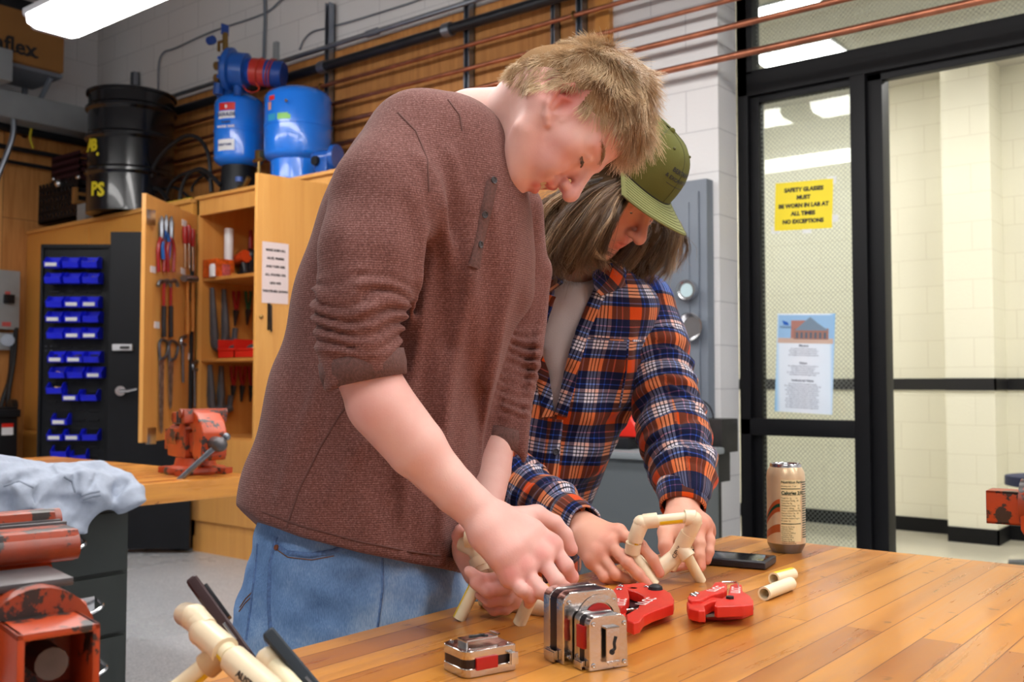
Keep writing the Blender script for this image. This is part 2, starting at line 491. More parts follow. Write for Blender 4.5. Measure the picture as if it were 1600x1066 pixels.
# glazed door frame
xa, xb, xc = XC, at_y(1186, 600, DY).x, at_y(1334, 600, DY).x
xd = at_y(1358, 600, DY).x; xe = at_y(1382, 600, DY).x; xf = xe + 1.1
zh0, zh1 = at_y(1165, 151, DY).z, at_y(1165, 112, DY).z
zr0, zr1 = at_y(1260, 683, DY).z, at_y(1260, 656, DY).z
f = MB()
f.box((xa, DY, 0), (xa + (xb - xa) * 0.55, DY + 0.1, CEIL), 0.004)
f.box((xa + (xb - xa) * 0.5, DY + 0.03, 0), (xb, DY + 0.09, zh0), 0.003)
f.box((xc, DY, 0), (xd, DY + 0.1, zh0), 0.004); f.box((xd - 0.002, DY + 0.03, 0), (xe, DY + 0.13, zh0), 0.004)
f.box((xa, DY, zh0), (XR, DY + 0.1, zh1), 0.004); f.box((xb, DY + 0.03, zh0 - 0.035), (XR, DY + 0.08, zh0 + 0.01), 0.003)
f.box((xa, DY, zh1 - 0.02), (xb - 0.02, DY + 0.09, CEIL), 0.003)
f.box((xa, DY, zr0), (xc, DY + 0.09, zr1), 0.004); f.box((xa, DY + 0.01, 0), (xc, DY + 0.09, 0.12), 0.004)
f.box((xf, DY, 0), (xf + 0.12, DY + 0.1, zh0), 0.004)
struct('door_1', f, M['black_frame'])
struct('window_1', MB().box((xb - 0.01, DY + 0.055, zr1 - 0.01), (xc + 0.01, DY + 0.061, zh0)), M['wire_glass'])
struct('window_2', MB().box((xb - 0.01, DY + 0.055, 0.1), (xc + 0.01, DY + 0.061, zr0 + 0.01)), M['wire_glass'])
struct('window_3', MB().box((xb - 0.04, DY + 0.055, zh1 - 0.01), (XR, DY + 0.061, CEIL)), M['wire_glass'])
struct('wall_doorside', MB().box((xf + 0.12, DY, 0), (XR, DY + 0.12, zh0)), M['wall'])

# corridor beyond
HY = 7.75; HC = 3.38
pilx0, pilx1 = -2.02, -1.70
struct('floor_corridor', MB().box((-6.5, DY + 0.1, -0.1), (XR, HY + 0.4, 0)), M['floor_hall'])
struct('wall_corridor', MB().box((-6.5, HY, 0), (XR, HY + 0.2, HC + 0.2)).box((pilx0, HY - 0.34, 0), (pilx1, HY, HC + 0.2)), M['corridor'])
struct('wall_corridor_end', MB().box((-6.5, DY + 0.1, 0), (-6.4, HY, HC + 0.2)), M['corridor'])
struct('ceiling_corridor', MB().box((-6.5, DY + 0.11, HC), (XR, HY, HC + 0.1)), mat('hall_ceiling', srgb(196, 192, 182), 0.9))
zt0, zt1 = 1.055, 1.14
t = MB()
for z0, z1, nm in ((zt0, zt1, 'trim_1'), (0, 0.105, 'baseboard_corridor')):
    t = MB()
    t.box((-6.4, HY - 0.012, z0), (pilx0, HY, z1)); t.box((pilx1, HY - 0.012, z0), (XR, HY, z1))
    t.box((pilx0, HY - 0.352, z0), (pilx1 + 0.012, HY - 0.34, z1)); t.box((pilx1, HY - 0.352, z0), (pilx1 + 0.012, HY, z1))
    struct(nm, t, mat('black_trim', srgb(20, 19, 22), 0.35) if nm == 'trim_1' else M['black_frame'])
# recessed corridor ceiling lights
def troffer(px, label, em=None):
    pts = [at_z(u, v, HC - 0.01) for u, v in px]
    cx = sum((p.x for p in pts)) / 4; cy = sum((p.y for p in pts)) / 4
    dx = max(p.x for p in pts) - min(p.x for p in pts); dy = max(p.y for p in pts) - min(p.y for p in pts)
    o = thing('ceiling_light', label, 'ceiling light', (cx, cy, HC))
    MB().box((cx - dx / 2 - 0.02, cy - dy / 2 - 0.02, HC - 0.012), (cx + dx / 2 + 0.02, cy + dy / 2 + 0.02, HC - 0.001)).build('frame', M['white_metal'], o)
    MB().box((cx - dx / 2, cy - dy / 2, HC - 0.02), (cx + dx / 2, cy + dy / 2, HC - 0.011)).build('diffuser', em or M['lamp_hall'], o)
troffer([(1196, 85), (1280, 68), (1320, 83), (1197, 106)], 'long white ceiling light of the corridor seen through the transom glass')
troffer([(1192, 25), (1290, 2), (1230, 2), (1192, 12)], 'upper white strip of light seen through the transom glass by the copper pipes')
troffer([(1420, 108), (1475, 98), (1480, 105), (1425, 116)], 'small white ceiling light high behind the open doorway', emit('weak_diffuser', (1, .98, .93), 1.2))
# unseen corridor lights; the last is added to brighten the unlit left wall
for i, x in enumerate((-0.6, 0.9, -3.9)):
    o = thing('ceiling_light', ['white corridor ceiling light just right of the door opening', 'white corridor ceiling light farthest right', 'unseen corridor light added behind the block wall to brighten the corridor'][i], 'ceiling light', (x, 6.2, HC), group='corridor lights past the door')
    MB().box((x - 0.6, 5.9, HC - 0.012), (x + 0.6, 6.5, HC - 0.001)).build('frame', M['white_metal'], o)
    MB().box((x - 0.58, 5.92, HC - 0.02), (x + 0.58, 6.48, HC - 0.011)).build('diffuser', M['lamp_hall'], o)

# plywood on the walls
ztop = at_y(620, 50, WY - 0.02).z
xply = at_y(955, 50, WY - 0.02).x
o = tag(MB().box((XL + 0.02, WY - 0.02, 0.15), (xply - 0.09, WY, ztop)).build('plywood_panel', M['ply']), 'wide plywood panel on the back wall behind the pipes', 'wall panel', kind='structure')
o = tag(MB().box((xply - 0.09, WY - 0.04, 0.15), (xply, WY, CEIL)).build('wood_batten', M['birch']), 'upright wood batten at the end of the plywood panel', 'batten', kind='structure')
zlt = at_x(0, 190, XL).z
tag(MB().box((XL, 0.0, 0.15), (XL + 0.02, WY - 0.03, zlt)).build('plywood_panel', M['ply']), 'plywood panel on the left wall', 'wall panel', kind='structure')
# grey beam along the left wall
zb1, zb0 = at_x(0, 138, XL + 0.35).z, at_x(0, 180, XL + 0.35).z
struct('beam_left', MB().box((XL, 0.0, zb0), (XL + 0.35, WY, zb1), 0.01), M['light_grey'])

# ------------------------------------------------------------------ hanging fluorescent fixtures
def make_fixture():
    o = thing('fluorescent_light', 'x', 'ceiling light', (0, 0, 0))
    Ln, W = 2.44, 0.30
    bot = [(-W / 2, 0.065), (-W / 2 + 0.008, 0.02), (-W / 2 + 0.055, 0.0), (W / 2 - 0.055, 0.0), (W / 2 - 0.008, 0.02), (W / 2, 0.065)]
    Mx = Matrix(((0, 0, 1, 0), (1, 0, 0, 0), (0, 1, 0, 0), (0, 0, 0, 1)))
    MB().prism(bot, 0.03, Ln - 0.03, Mx).build('diffuser', M['lamp'], o)
    hs = MB().box((0, -W / 2 - 0.008, 0.065), (Ln, W / 2 + 0.008, 0.10), 0.006).box((0, -0.07, 0.10), (Ln, 0.07, 0.13), 0.004)
    hs.build('housing', M['white_metal'], o)
    e = MB(); e2 = MB()
    for x0 in (0.0, Ln - 0.03):
        (e if x0 == 0 else e2).prism([(y * 1.02, z) for y, z in bot], x0 + 0.022 if x0 == 0 else x0, x0 + 0.03 if x0 == 0 else x0 + 0.008, Mx)
    # louvred end: slots
    for k in range(6):
        y = -W / 2 + 0.05 + k * 0.042
        e.box((0.0, y - 0.009, 0.006), (0.022, y + 0.009, 0.062), 0.002)
    e.box((0, -W / 2, 0.058), (0.03, W / 2, 0.066)); e.box((0, -W / 2 + 0.05, 0.0), (0.03, W / 2 - 0.05, 0.005))
    e.build('end_cap', M['white_metal'], o); e2.build('end_cap', M['white_metal'], o)
    hw = MB()
    for x in (0.3, Ln - 0.3): hw.cyl((x, 0, 0.13), (x, 0, CEIL - 3.0), 0.004, 8)
    hw.build('hanger', M['galv'], o)
    return o
fx = make_fixture()
pA = at_z(110, 68, 3.0); pB = at_z(48, 40, 3.0)
fx['label'] = 'bright hanging fluorescent light with a louvred end above the barrel'
fx.matrix_basis = Matrix.Translation(((pA.x + pB.x) / 2, (pA.y + pB.y) / 2, 3.0))
fy = (pA.y + pB.y) / 2; fx0 = (pA.x + pB.x) / 2
for i, (x, y) in enumerate([(fx0 + 2.6, fy), (-4.0, 1.1), (-1.3, 1.1), (-6.7, 1.1), (-1.4, -0.9), (1.4, 1.1), (0.4, 2.7)]):
    dup(fx, Matrix.Translation((x, y, 3.0)), label=['next hanging light in the row of the louvred one', 'hanging light above the second workbench', 'hanging light above the front workbench', 'hanging light over the far left of the room', 'hanging light behind the photographer', 'hanging light over the right end of the front bench', 'hanging light near the glazed door'][i], group='fluorescent lights outside the picture')

# ------------------------------------------------------------------ pipes on the back wall
PY = WY - 0.12
def pipe(v, r, m, label, name='copper_pipe', u=1100, x0=XL + 0.06, x1=XR, dy=0.0, cat='pipe'):
    z = at_y(u, v, PY + dy).z
    mb = MB().cyl((x0, PY + dy, z), (x1, PY + dy, z), r, 14)
    o = tag(mb.build(name, M[m], origin=((x0 + x1) / 2, PY + dy, z)), label, cat); return o, z
pz = []
for v, r, lb in ((97.7, 0.017, 'lowest copper pipe along the back wall, crossing the door header'), (52, 0.0155, 'second copper pipe from the bottom along the back wall'),
                 (10.7, 0.0125, 'third copper pipe from the bottom along the back wall'), (-33, 0.0125, 'topmost copper pipe below the thick black pipe')):
    o, z = pipe(v, r, 'copper', lb); pz.append(z)
o, z = pipe(-73, 0.032, 'black_pipe', 'thick black pipe above the copper pipes', 'black_pipe', x1=-1.0)
ob, zbp = o, z
mb = MB()
for u in (505, 700): p = at_y(u, 100, PY); mb.cyl((p.x - 0.03, PY, z), (p.x + 0.03, PY, z), 0.042, 14)
mb.build('clamp', M['galv'], o)
o, z = pipe(-113, 0.016, 'galv', 'grey steel conduit above the thick black pipe', 'steel_conduit', x1=-1.0)
p = at_y(582, 45, PY); MB().cyl((p.x - 0.05, PY, z), (p.x + 0.05, PY, z), 0.024, 12).build('coupling', M['galv'], o)
zcond = z
# strut channels behind the pipes
for u, vt, lb in ((513, 5, 'tall galvanised strut channel carrying the pipes right of the blue tanks'), (731, 0, 'galvanised strut channel carrying the pipes above the brown shirt shoulder'),
              (866, 0, 'slim galvanised strut channel left of the double one'), (907, 0, 'galvanised strut channel carrying the pipes just above the blond head'), (209, 112, 'short strut end sticking up behind the black barrel')):
    p = at_y(u, 100, WY - 0.06); zt = at_y(u, vt, WY - 0.06).z if vt else 4.0; zb_ = 2.42
    w = 0.021 if u != 866 else 0.014
    mb = MB().box((p.x - w, WY - 0.075, zb_), (p.x - w + 0.008, WY - 0.021, zt)).box((p.x + w - 0.008, WY - 0.075, zb_), (p.x + w, WY - 0.021, zt)).box((p.x - w, WY - 0.03, zb_), (p.x + w, WY - 0.021, zt))
    o = tag(mb.build('strut_channel', M['galv']), lb, 'strut')
    if u in (907, 513):
        c = MB()
        for z in pz: c.tube(arc((p.x, PY, z), (0, 1, 0), (0, 0, 1), 0.02, 0, 2 * PI, 12), 0.005, 6)
        c.build('pipe_clamp', M['brass'], o)
# thin conduits on the upper wall
c1 = [at_y(u, v, WY - 0.02) for u, v in ((247, 140), (248, 100), (256, 82), (275, 75), (330, 50), (411, 22), (440, 0), (470, -14))]
tag(MB().tube(smooth_path(c1), 0.007, 8).build('conduit', M['grey_paint']), 'thin grey conduit bending up the upper wall behind the barrel', 'conduit')
c1 = [at_y(u, v, WY - 0.02) for u, v in ((413, -20), (414, 30), (412, 92))]
tag(MB().tube(c1, 0.011, 8).build('conduit', M['grey_paint']), 'thin upright grey conduit between the pump and the tall strut', 'conduit')
c1 = [at_y(u, v, WY - 0.02) for u, v in ((431, 95), (433, 64), (427, 62), (420, 66), (415, 76))]
tag(MB().box(tuple(at_y(426, 95, WY - 0.03)), tuple(at_y(437, 66, WY - 0.001))).build('junction_box', M['light_grey']), 'small grey electrical box on the upper wall', 'electrical box')
c1 = [at_y(u, v, WY - 0.02) for u, v in ((468, 78), (475, 62), (488, 50), (510, 44), (560, 30), (640, 5), (680, -10))]
tag(MB().tube(smooth_path(c1), 0.006, 8).build('conduit', M['grey_paint']), 'thin grey conduit running up right above the steel conduit', 'conduit')
# ------------------------------------------------------------------ tall wooden cabinets along the back wall
CF = 3.87                       # front plane
ZT = at_y(36, 363, CF).z        # top of the run
o = thing('wooden_cupboard', 'tall closed wooden cupboard at the corner, left of the blue bins', 'cupboard', (-7.4, 4.15, 0))
x1 = -6.74; x2 = -5.86
MB().box((-8.19, CF, 0), (x1, WY - 0.03, ZT - 0.03), 0.004).build('body', M['orange_wood'], o)
MB().box((-8.17, CF - 0.012, 0.12), (-7.9, CF, 0.72), 0.003).box((-8.17, CF - 0.012, 0.74), (-7.2, CF, ZT - 0.06), 0.003).build('door', M['orange_wood'], o)
MB().box((x1, CF, 2.14), (x2, WY - 0.03, ZT - 0.03)).build('header', M['orange_wood'], o)
MB().box((-8.19, CF - 0.02, ZT - 0.03), (x2, WY - 0.03, ZT), 0.004).build('top', M['birch'], o)

# black metal bin cabinet, both doors swung open
o = thing('metal_cabinet', 'black steel cabinet with doors swung open, left one hung with blue bins', 'cabinet', (-6.2, 4.1, 0))
b_ = MB(); X0, X1, Y0, Y1, H = -6.72, -5.88, 3.80, WY - 0.04, 2.12
b_.box((X0, Y0, 0), (X0 + 0.02, Y1, H)).box((X1 - 0.02, Y0, 0), (X1, Y1, H)).box((X0, Y1 - 0.02, 0), (X1, Y1, H)).box((X0, Y0, H - 0.02), (X1, Y1, H)).box((X0, Y0, 0), (X1, Y1, 0.06))
for z in (0.5, 0.95, 1.4, 1.8): b_.box((X0, Y0 + 0.05, z), (X1, Y1, z + 0.02))
b_.build('body', M['black_metal'], o)
def upright(a, b, z0, z1, th, bev=0.003):
    """a board standing between two plan points"""
    a, b = Vector((a[0], a[1], 0)), Vector((b[0], b[1], 0)); d = (b - a); L_ = d.length
    return MB().box((0, -th / 2, z0), (L_, th / 2, z1), bev, M=frame(a, d, z=(0, 0, 1)))
zl = P(120, 382, 7.13).z
lp0, lp1 = P(65, 500, 7.13), P(174, 500, 7.13)
ld = upright(lp0, lp1, 0.06, zl, 0.03)
ld_o = ld.build('door', M['black_metal'], o)
rim = MB()
dvec = (lp1 - lp0); dvec.z = 0; dvec.normalize(); nrm = Vector((dvec.y, -dvec.x, 0))   # towards the camera
FR = frame(Vector((lp0.x, lp0.y, 0)), dvec, z=(0, 0, 1))   # local y points away from camera
Wd = ((lp1 - lp0).xy).length
rim.box((0, -0.035, 0.06), (0.018, -0.014, zl), 0.003, M=FR).box((Wd - 0.018, -0.035, 0.06), (Wd, -0.014, zl), 0.003, M=FR).box((0, -0.035, zl - 0.03), (Wd, -0.014, zl), 0.003, M=FR)
rim.build('rim', M['black_metal'], ld_o)
lv = MB()
for k in range(26):
    z = 0.25 + k * 0.065
    for q in range(4): lv.box((0.06 + q * 0.1, -0.024, z), (0.13 + q * 0.1, -0.014, z + 0.018), 0.004, M=FR)
lv.build('louvre', M['black_metal'], ld_o)
hs = MB()
for a, b2 in ((72, 541), (80, 541), (72, 548), (80, 548)): q = P(a, b2, 7.10); hs.ball(q, 0.006)
hs.build('rivet', M['steel'], ld_o)
rp0, rp1 = P(172, 500, 6.55), P(302, 500, 6.55)
zr = P(190, 362, 6.55).z
rd = upright(rp0, rp1, 0.03, zr, 0.035).build('door', M['black_metal'], o)
FR2 = frame(Vector((rp0.x, rp0.y, 0)), (rp1 - rp0).xy.to_3d(), z=(0, 0, 1))
hd = MB(); c = P(188, 611, 6.50)
hd.cyl(P(188, 611, 6.53), P(188, 611, 6.47), 0.032, 18).tube([P(188, 611, 6.47), P(200, 611, 6.465), P(214, 608, 6.47)], [0.014, 0.011, 0.007], 10)
hd.build('handle', M['chrome'], rd)
hp = MB().box(tuple(P(179, 547, 6.52)), tuple(P(207, 538, 6.50)), 0.004)
hp2 = MB()
for (ua, va, ub, vb) in ((177, 548, 208, 538),):
    a, b2 = P(ua, va, 6.52), P(ub, vb, 6.52)
    w = ((b2 - a).xy).length
    hp2.box((0, -0.022, 0), (w, 0, b2.z - a.z), 0.005, M=frame(a, (b2 - a).xy.to_3d(), z=(0, 0, 1)))
hp2.build('hasp', M['white_metal'], rd)
MB().box((0, -0.03, 0), (0.06, -0.021, 0.015), 0.002, M=frame(P(190, 545, 6.52), (rp1 - rp0).xy.to_3d(), z=(0, 0, 1))).build('lock_slot', M['ink'], rd)
bpy.data.meshes.remove(hp.build('x', M['ink']).data)

# blue hanging bins
M['bin_blue'] = mat('bin_blue', srgb(22, 34, 232), 0.35)
BW, BH, BD = 0.112, 0.080, 0.085
def bin_mesh():
    mb = MB(); t = 0.004
    # x along the panel, y toward the room (negative is toward camera in FR frame), z up
    side = [(0, 0), (BD, 0), (BD + 0.012, 0.038), (0.05, BH), (0, BH)]
    Ms = lambda x: Matrix(((0, 0, 1, x), (-1, 0, 0, 0), (0, 1, 0, 0), (0, 0, 0, 1)))
    mb.prism(side, -BW / 2, -BW / 2 + t, Ms(0)); mb.prism(side, BW / 2 - t, BW / 2, Ms(0))
    mb.box((-BW / 2, -BD, 0), (BW / 2, 0, t)); mb.box((-BW / 2, -t, 0), (BW / 2, 0, BH))
    mb.prism([(BD - t, 0), (BD, 0), (BD + 0.012, 0.038), (BD + 0.008, 0.038)], -BW / 2, BW / 2, Ms(0))
    mb.box((-BW / 2, -BD - 0.016, 0.036), (BW / 2, -BD - 0.008, 0.042), 0.002)
    return mb
bins = [[(92.5, 413, 1), (121, 413, 0), (150, 413, 0)], [(93.5, 437, 0), (123, 437, 0), (152, 437, 0)], [(95.5, 474, 0), (124, 474, 1), (151, 474, 1)],
        [(95, 497, 1), (124, 497, 1), (152, 497, 0)], [(97, 522, 0), (124.5, 522, 1), (151, 522, 1)], [(98.5, 559, 1), (127, 559, 1), (153, 559, 0)],
        [(100, 583, 0), (128, 583, 0), (157, 583, 1)], [(96, 607, 0), (121, 618, 1), (149, 618, 0)], [(104, 655, 1)],
        [(97, 679, 1), (124, 679, 1), (151, 679, 0)], [(103, 705, 0), (134, 711, 0)]]
rown = ['top row', 'second row', 'third row', 'fourth row', 'fifth row', 'sixth row', 'seventh row', 'eighth row', 'ninth row', 'tenth row', 'lowest row']
proto = None
for ri, row in enumerate(bins):
    for ci, (u, v, lab) in enumerate(row):
        q = P(u, v + 8, 7.13); nq = Vector((q.x, q.y, q.z)) + nrm * 0.03
        Mb = frame(nq, dvec, z=(0, 0, 1))
        if ri == 10 and ci == 1: Mb = Mb @ Matrix.Rotation(R(-6), 4, 'Y')
        side = {1: ['only'], 2: ['left', 'right'], 3: ['left', 'middle', 'right']}[len(row)][ci]
        lb = f'blue bin{" with white tag" if lab else ""}, {side} one in the {rown[ri]} on the black door'
        if proto is None:
            proto = bin_mesh().build('parts_bin', M['bin_blue']); tagm = MB().box((-0.04, -BD - 0.0185, 0.008), (0.04, -BD - 0.0158, 0.032)).build('tag', M['white_paper'])
            bb = proto
        else:
            bb = proto.copy(); COL.objects.link(bb)
        bb.matrix_basis = Mb; tag(bb, lb, 'bin', 'blue bins on the cabinet door')
        if lab:
            if tagm.parent is None: tg = tagm
            else: tg = tagm.copy(); COL.objects.link(tg)
            tg.parent = bb; tg.matrix_basis = Matrix.Identity(4)
        if (ri, ci) in ((0, 2), (1, 2), (5, 1), (6, 0), (7, 0)):
            sm = MB()
            for k in range(7): sm.cyl((random.uniform(-.03, .03), random.uniform(-.07, -.03), 0.03 + random.uniform(0, .02)), (random.uniform(-.03, .03), random.uniform(-.07, -.03), 0.035), 0.006, 8)
            s_ = sm.build('fasteners', M['brass']); s_.matrix_basis = Mb; tag(s_, 'brass fasteners lying in the ' + side + ' bin of the ' + rown[ri], 'fasteners', kind='stuff')

# ------------------------------------------------------------------ tool cabinet with open wooden doors
TX0 = at_y(302, 800, CF).x; TX1 = TX0 + 1.52
zo1 = at_y(302, 339, CF).z; zo0 = 0.757; zs1 = at_y(330, 432, CF).z; zs2 = at_y(330, 560, CF).z
o = thing('tool_cabinet', 'open wooden tool cabinet with shelves and tools hung on its door', 'cabinet', (TX0 + 0.76, 4.15, 0)); TC = o
w = MB()
w.box((TX0, CF, 0.1), (TX0 + 0.022, WY - 0.03, ZT - 0.02)).box((TX1 - 0.022, CF, 0.1), (TX1, WY - 0.03, ZT - 0.02)).box((TX0, WY - 0.06, 0.1), (TX1, WY - 0.03, ZT - 0.02))
w.box((TX0, CF, zo0 - 0.03), (TX1, WY - 0.05, zo0)).box((TX0, CF, zo1), (TX1, CF + 0.02, ZT - 0.02))
w.build('body', M['birch'], o)
MB().box((TX0 - 0.005, CF - 0.02, ZT - 0.022), (TX1 + 0.01, WY - 0.03, ZT), 0.003).build('top', M['birch'], o)
MB().box((TX0 + 0.03, CF + 0.03, 0), (TX1 - 0.03, WY - 0.1, 0.12)).box((TX0, CF, 0), (TX1, CF + 0.02, 0.2)).build('plinth', M['birch'], o)
for z in (zs1, zs2): MB().box((TX0 + 0.022, CF + 0.03, z - 0.022), (TX1 - 0.022, WY - 0.06, z), 0.002).build('shelf', M['birch'], o)
for k in range(2):
    a = TX0 + 0.004 + k * 0.758
    d = MB().box((a, CF - 0.02, 0.205), (a + 0.754, CF, zo0 - 0.01), 0.003).build('door', M['birch'], o)
    MB().cyl((a + (0.7 if k == 0 else 0.05), CF - 0.02, 0.5), (a + (0.7 if k == 0 else 0.05), CF - 0.045, 0.5), 0.012).build('handle', M['black_metal'], d)
# left door, swung open toward the room, its inner face hung with tools
la = P(302, 500, 6.63); lb_ = P(222, 500, 5.85)
ld2 = upright(la, lb_, zo0, zo1, 0.025).build('door', M['birch'], o)
st = MB()
for u, v0, v1, ZZ in ((233, 328, 350, 5.9), (233, 666, 694, 5.9)):
    a, b2 = P(u, v0, ZZ), P(u, v1, ZZ); a.x += 0.02
dx_ = (lb_ - la); LDX = lambda Y: la.x + dx_.x * (Y - la.y) / dx_.y
def ond(u, v, off=0.0):
    """point on the inner face of the open left door"""
    n_ = Vector((-dx_.y, dx_.x, 0)).normalized()
    if n_.x < 0: n_ = -n_
    p0 = Vector((la.x, la.y, 0)) + n_ * (0.0125 + off)
    d = ray(u, v); t = (p0 - CAM).dot(n_) / d.dot(n_); return CAM + d * t
DN = Vector((-dx_.y, dx_.x, 0)).normalized()
if DN.x < 0: DN = -DN
for u, v0, v1 in ((233, 328, 352), (234, 668, 694)):
    a, b2 = ond(u, v1, 0.0), ond(u, v0, 0.0); bk = MB()
    bk.box((-0.03, 0, 0), (0.03, 0.02, b2.z - a.z), 0.003, M=frame(a, (0, -1, 0), z=(0, 0, 1)))
    bk.build('catch', M['chrome'], ld2)
for u, v in ((288, 349), (239, 421), (286, 424), (298, 557), (245, 508)):
    a = ond(u, v, 0.0015); tg = MB(); tg.box((-0.035, -0.001, -0.02), (0.035, 0.002, 0.02), M=frame(a, dx_.xy.to_3d(), z=(0, 0, 1)))
    tg.build('tape_label', M['white_paper'], ld2)
# right door, swung open: its outer face shows the notice and handle
rh = at_y(560, 500, CF - 0.01); rh = Vector((TX1 - 0.01, CF - 0.01, 0))
rf = P(398, 500, 5.28)
dd = (Vector((rf.x, rf.y, 0)) - rh); rfree = Vector((rf.x, rf.y, 0))
rd2 = upright(rfree, rh, zo0, zo1, 0.025).build('door', M['birch'], o)
def onr(u, v, off=0.0):
    n_ = Vector((dd.y, -dd.x, 0)).normalized()
    if n_.dot(CAM - rfree) < 0: n_ = -n_
    p0 = rfree + n_ * (0.0125 + off); d = ray(u, v); t = (p0 - CAM).dot(n_) / d.dot(n_); return CAM + d * t
h = MB().tube(smooth_path([onr(424, 480), onr(424, 480, .03), onr(424, 515, .03), onr(424, 515)], 3), 0.005, 8).box((-0.01, 0, 0), (0.01, 0.004, 0.17), M=frame(onr(420, 516, 0), -dd.xy.to_3d(), z=(0, 0, 1)))
h.build('handle', M['black_metal'], rd2)
MB().ball(onr(408, 495, 0.005), 0.011).build('lock', M['brass'], rd2)
# notice on it
a, b2, c2 = onr(410, 377, 0.002), onr(451, 382, 0.002), onr(410, 473, 0.002)
wn = (b2 - a).xy.length; hn = a.z - c2.z
MN = frame(a, (b2 - a).xy.to_3d(), z=None, y=(0, 0, 1))
nt_ = thing('notice', 'white paper notice taped to the open wooden cabinet door', 'notice', a)
MB().box((0, -hn, -0.0008), (wn, 0, 0.0008), M=MN).build('sheet', mat('pinkish_paper', srgb(226, 208, 206), 0.7), nt_)
tx = MB()
for k, s in enumerate(('MAKE SURE ALL', 'GLUE, PRIMER', 'AND TAPE ARE', 'ALL STAYED ON', 'LIDS ARE', 'TIGHTENED DOWN')):
    text_mb(tx, s, wn * .105, MN @ Matrix.Translation((wn / 2, -hn * (0.13 + 0.135 * k), 0.002)), bold=0.0006)
tx.build('lettering', M['ink'], nt_)

# tools hung on the open left door
M['tool_red'] = mat('tool_red', srgb(150, 22, 24), 0.35); M['tool_blue'] = mat('tool_blue', srgb(28, 104, 190), 0.35); M['tool_black'] = mat('tool_black', srgb(24, 24, 30), 0.4)
M['tool_wood'] = mat('tool_wood', srgb(176, 112, 46), 0.5, var=.15); M['tool_grey'] = mat('tool_grey', srgb(96, 98, 104), 0.4, 0.6, var=.2); M['saw_rust'] = mat('saw_blade', srgb(160, 150, 144), 0.4, 0.7, var=.45, scale=30)
def snips(u, v0, v1, m, lab):
    t = thing('tin_snips', lab, 'snips', ond(u, v1, .01), 'hand tools on the cabinet door')
    hm = v0 + (v1 - v0) * 0.45
    for s in (-1, 1):
        MB().tube(smooth_path([ond(u, hm - 8, .02), ond(u + s * 5, hm + 12, .02), ond(u + s * 4, v1, .02)], 4), 0.012, 8).build('handle', m, t)
    MB().tube([ond(u, hm - 4, .02), ond(u, v0 + 12, .02), ond(u + 1, v0, .02)], [0.018, 0.02, 0.006], 8).build('jaw', M['steel'], t)
snips(252, 338, 425, M['tool_red'], 'red handled snips, first tool of the top row on the door')
snips(259, 336, 405, M['tool_blue'], 'blue handled snips in the top row on the door')
snips(267, 338, 425, M['tool_red'], 'red handled snips with bright jaw hung right of the blue one')
def driver(u, v0, v1, lab):
    t = thing('nut_driver', lab, 'nut driver', ond(u, v1, .01), 'hand tools on the cabinet door')
    hm = v0 + (v1 - v0) * 0.42
    MB().tube([ond(u, v0, .02), ond(u, v0 + 6, .02), ond(u, hm, .02)], [0.012, 0.019, 0.014], 10).build('handle', M['tool_red'], t)
    MB().tube([ond(u, hm, .02), ond(u, v1, .02)], 0.008, 8).build('shaft', M['chrome'], t)
for k, (u, v0, v1) in enumerate(((289, 354, 418), (295, 352, 420), (301, 358, 424), (305, 360, 424))):
    if u < 302: driver(u, v0, v1, ['red nut driver nearest the snips', 'middle red nut driver of three beside the snips', 'red nut driver at the hinge side of the door'][k])
def hammer(u, v0, v1, claw, lab, grip):
    t = thing('hammer', lab, 'hammer', ond(u, v1, .01), 'hand tools on the cabinet door')
    h_ = MB()
    if claw:
        h_.tube(smooth_path([ond(u - 9, v0 + 9, .035), ond(u - 6, v0 + 2, .035), ond(u, v0 + 2, .035), ond(u + 7, v0 + 1, .035), ond(u + 11, v0 + 9, .035)], 4), [0.004] + [0.016] * 15 + [0.004] if False else 0.013, 8)
    else:
        h_.cyl(ond(u - 6, v0 + 3, .035), ond(u + 5, v0 + 3, .035), 0.022, 12)
    h_.build('hammer_head', M['steel'], t)
    mid = v0 + (v1 - v0) * .45
    MB().tube([ond(u, v0 + 2, .035), ond(u, mid, .03)], 0.010, 8).build('shaft', M['tool_red'] if claw else M['tool_wood'], t)
    MB().tube([ond(u, mid, .03), ond(u, v1, .025)], 0.015, 8).build('grip', grip, t)
hammer(256, 438, 527, True, 'claw hammer with red shaft and black grip, nearer the door edge', M['tool_black'])
hammer(267, 438, 527, True, 'claw hammer with red shaft and black grip, nearer the wooden handled hammers', M['tool_black'])
hammer(293, 432, 522, False, 'wooden handled hammer hung below the nut drivers', M['tool_wood'])
hammer(301, 433, 518, False, 'darker wooden handled hammer nearest the door hinge', M['tool_wood'])
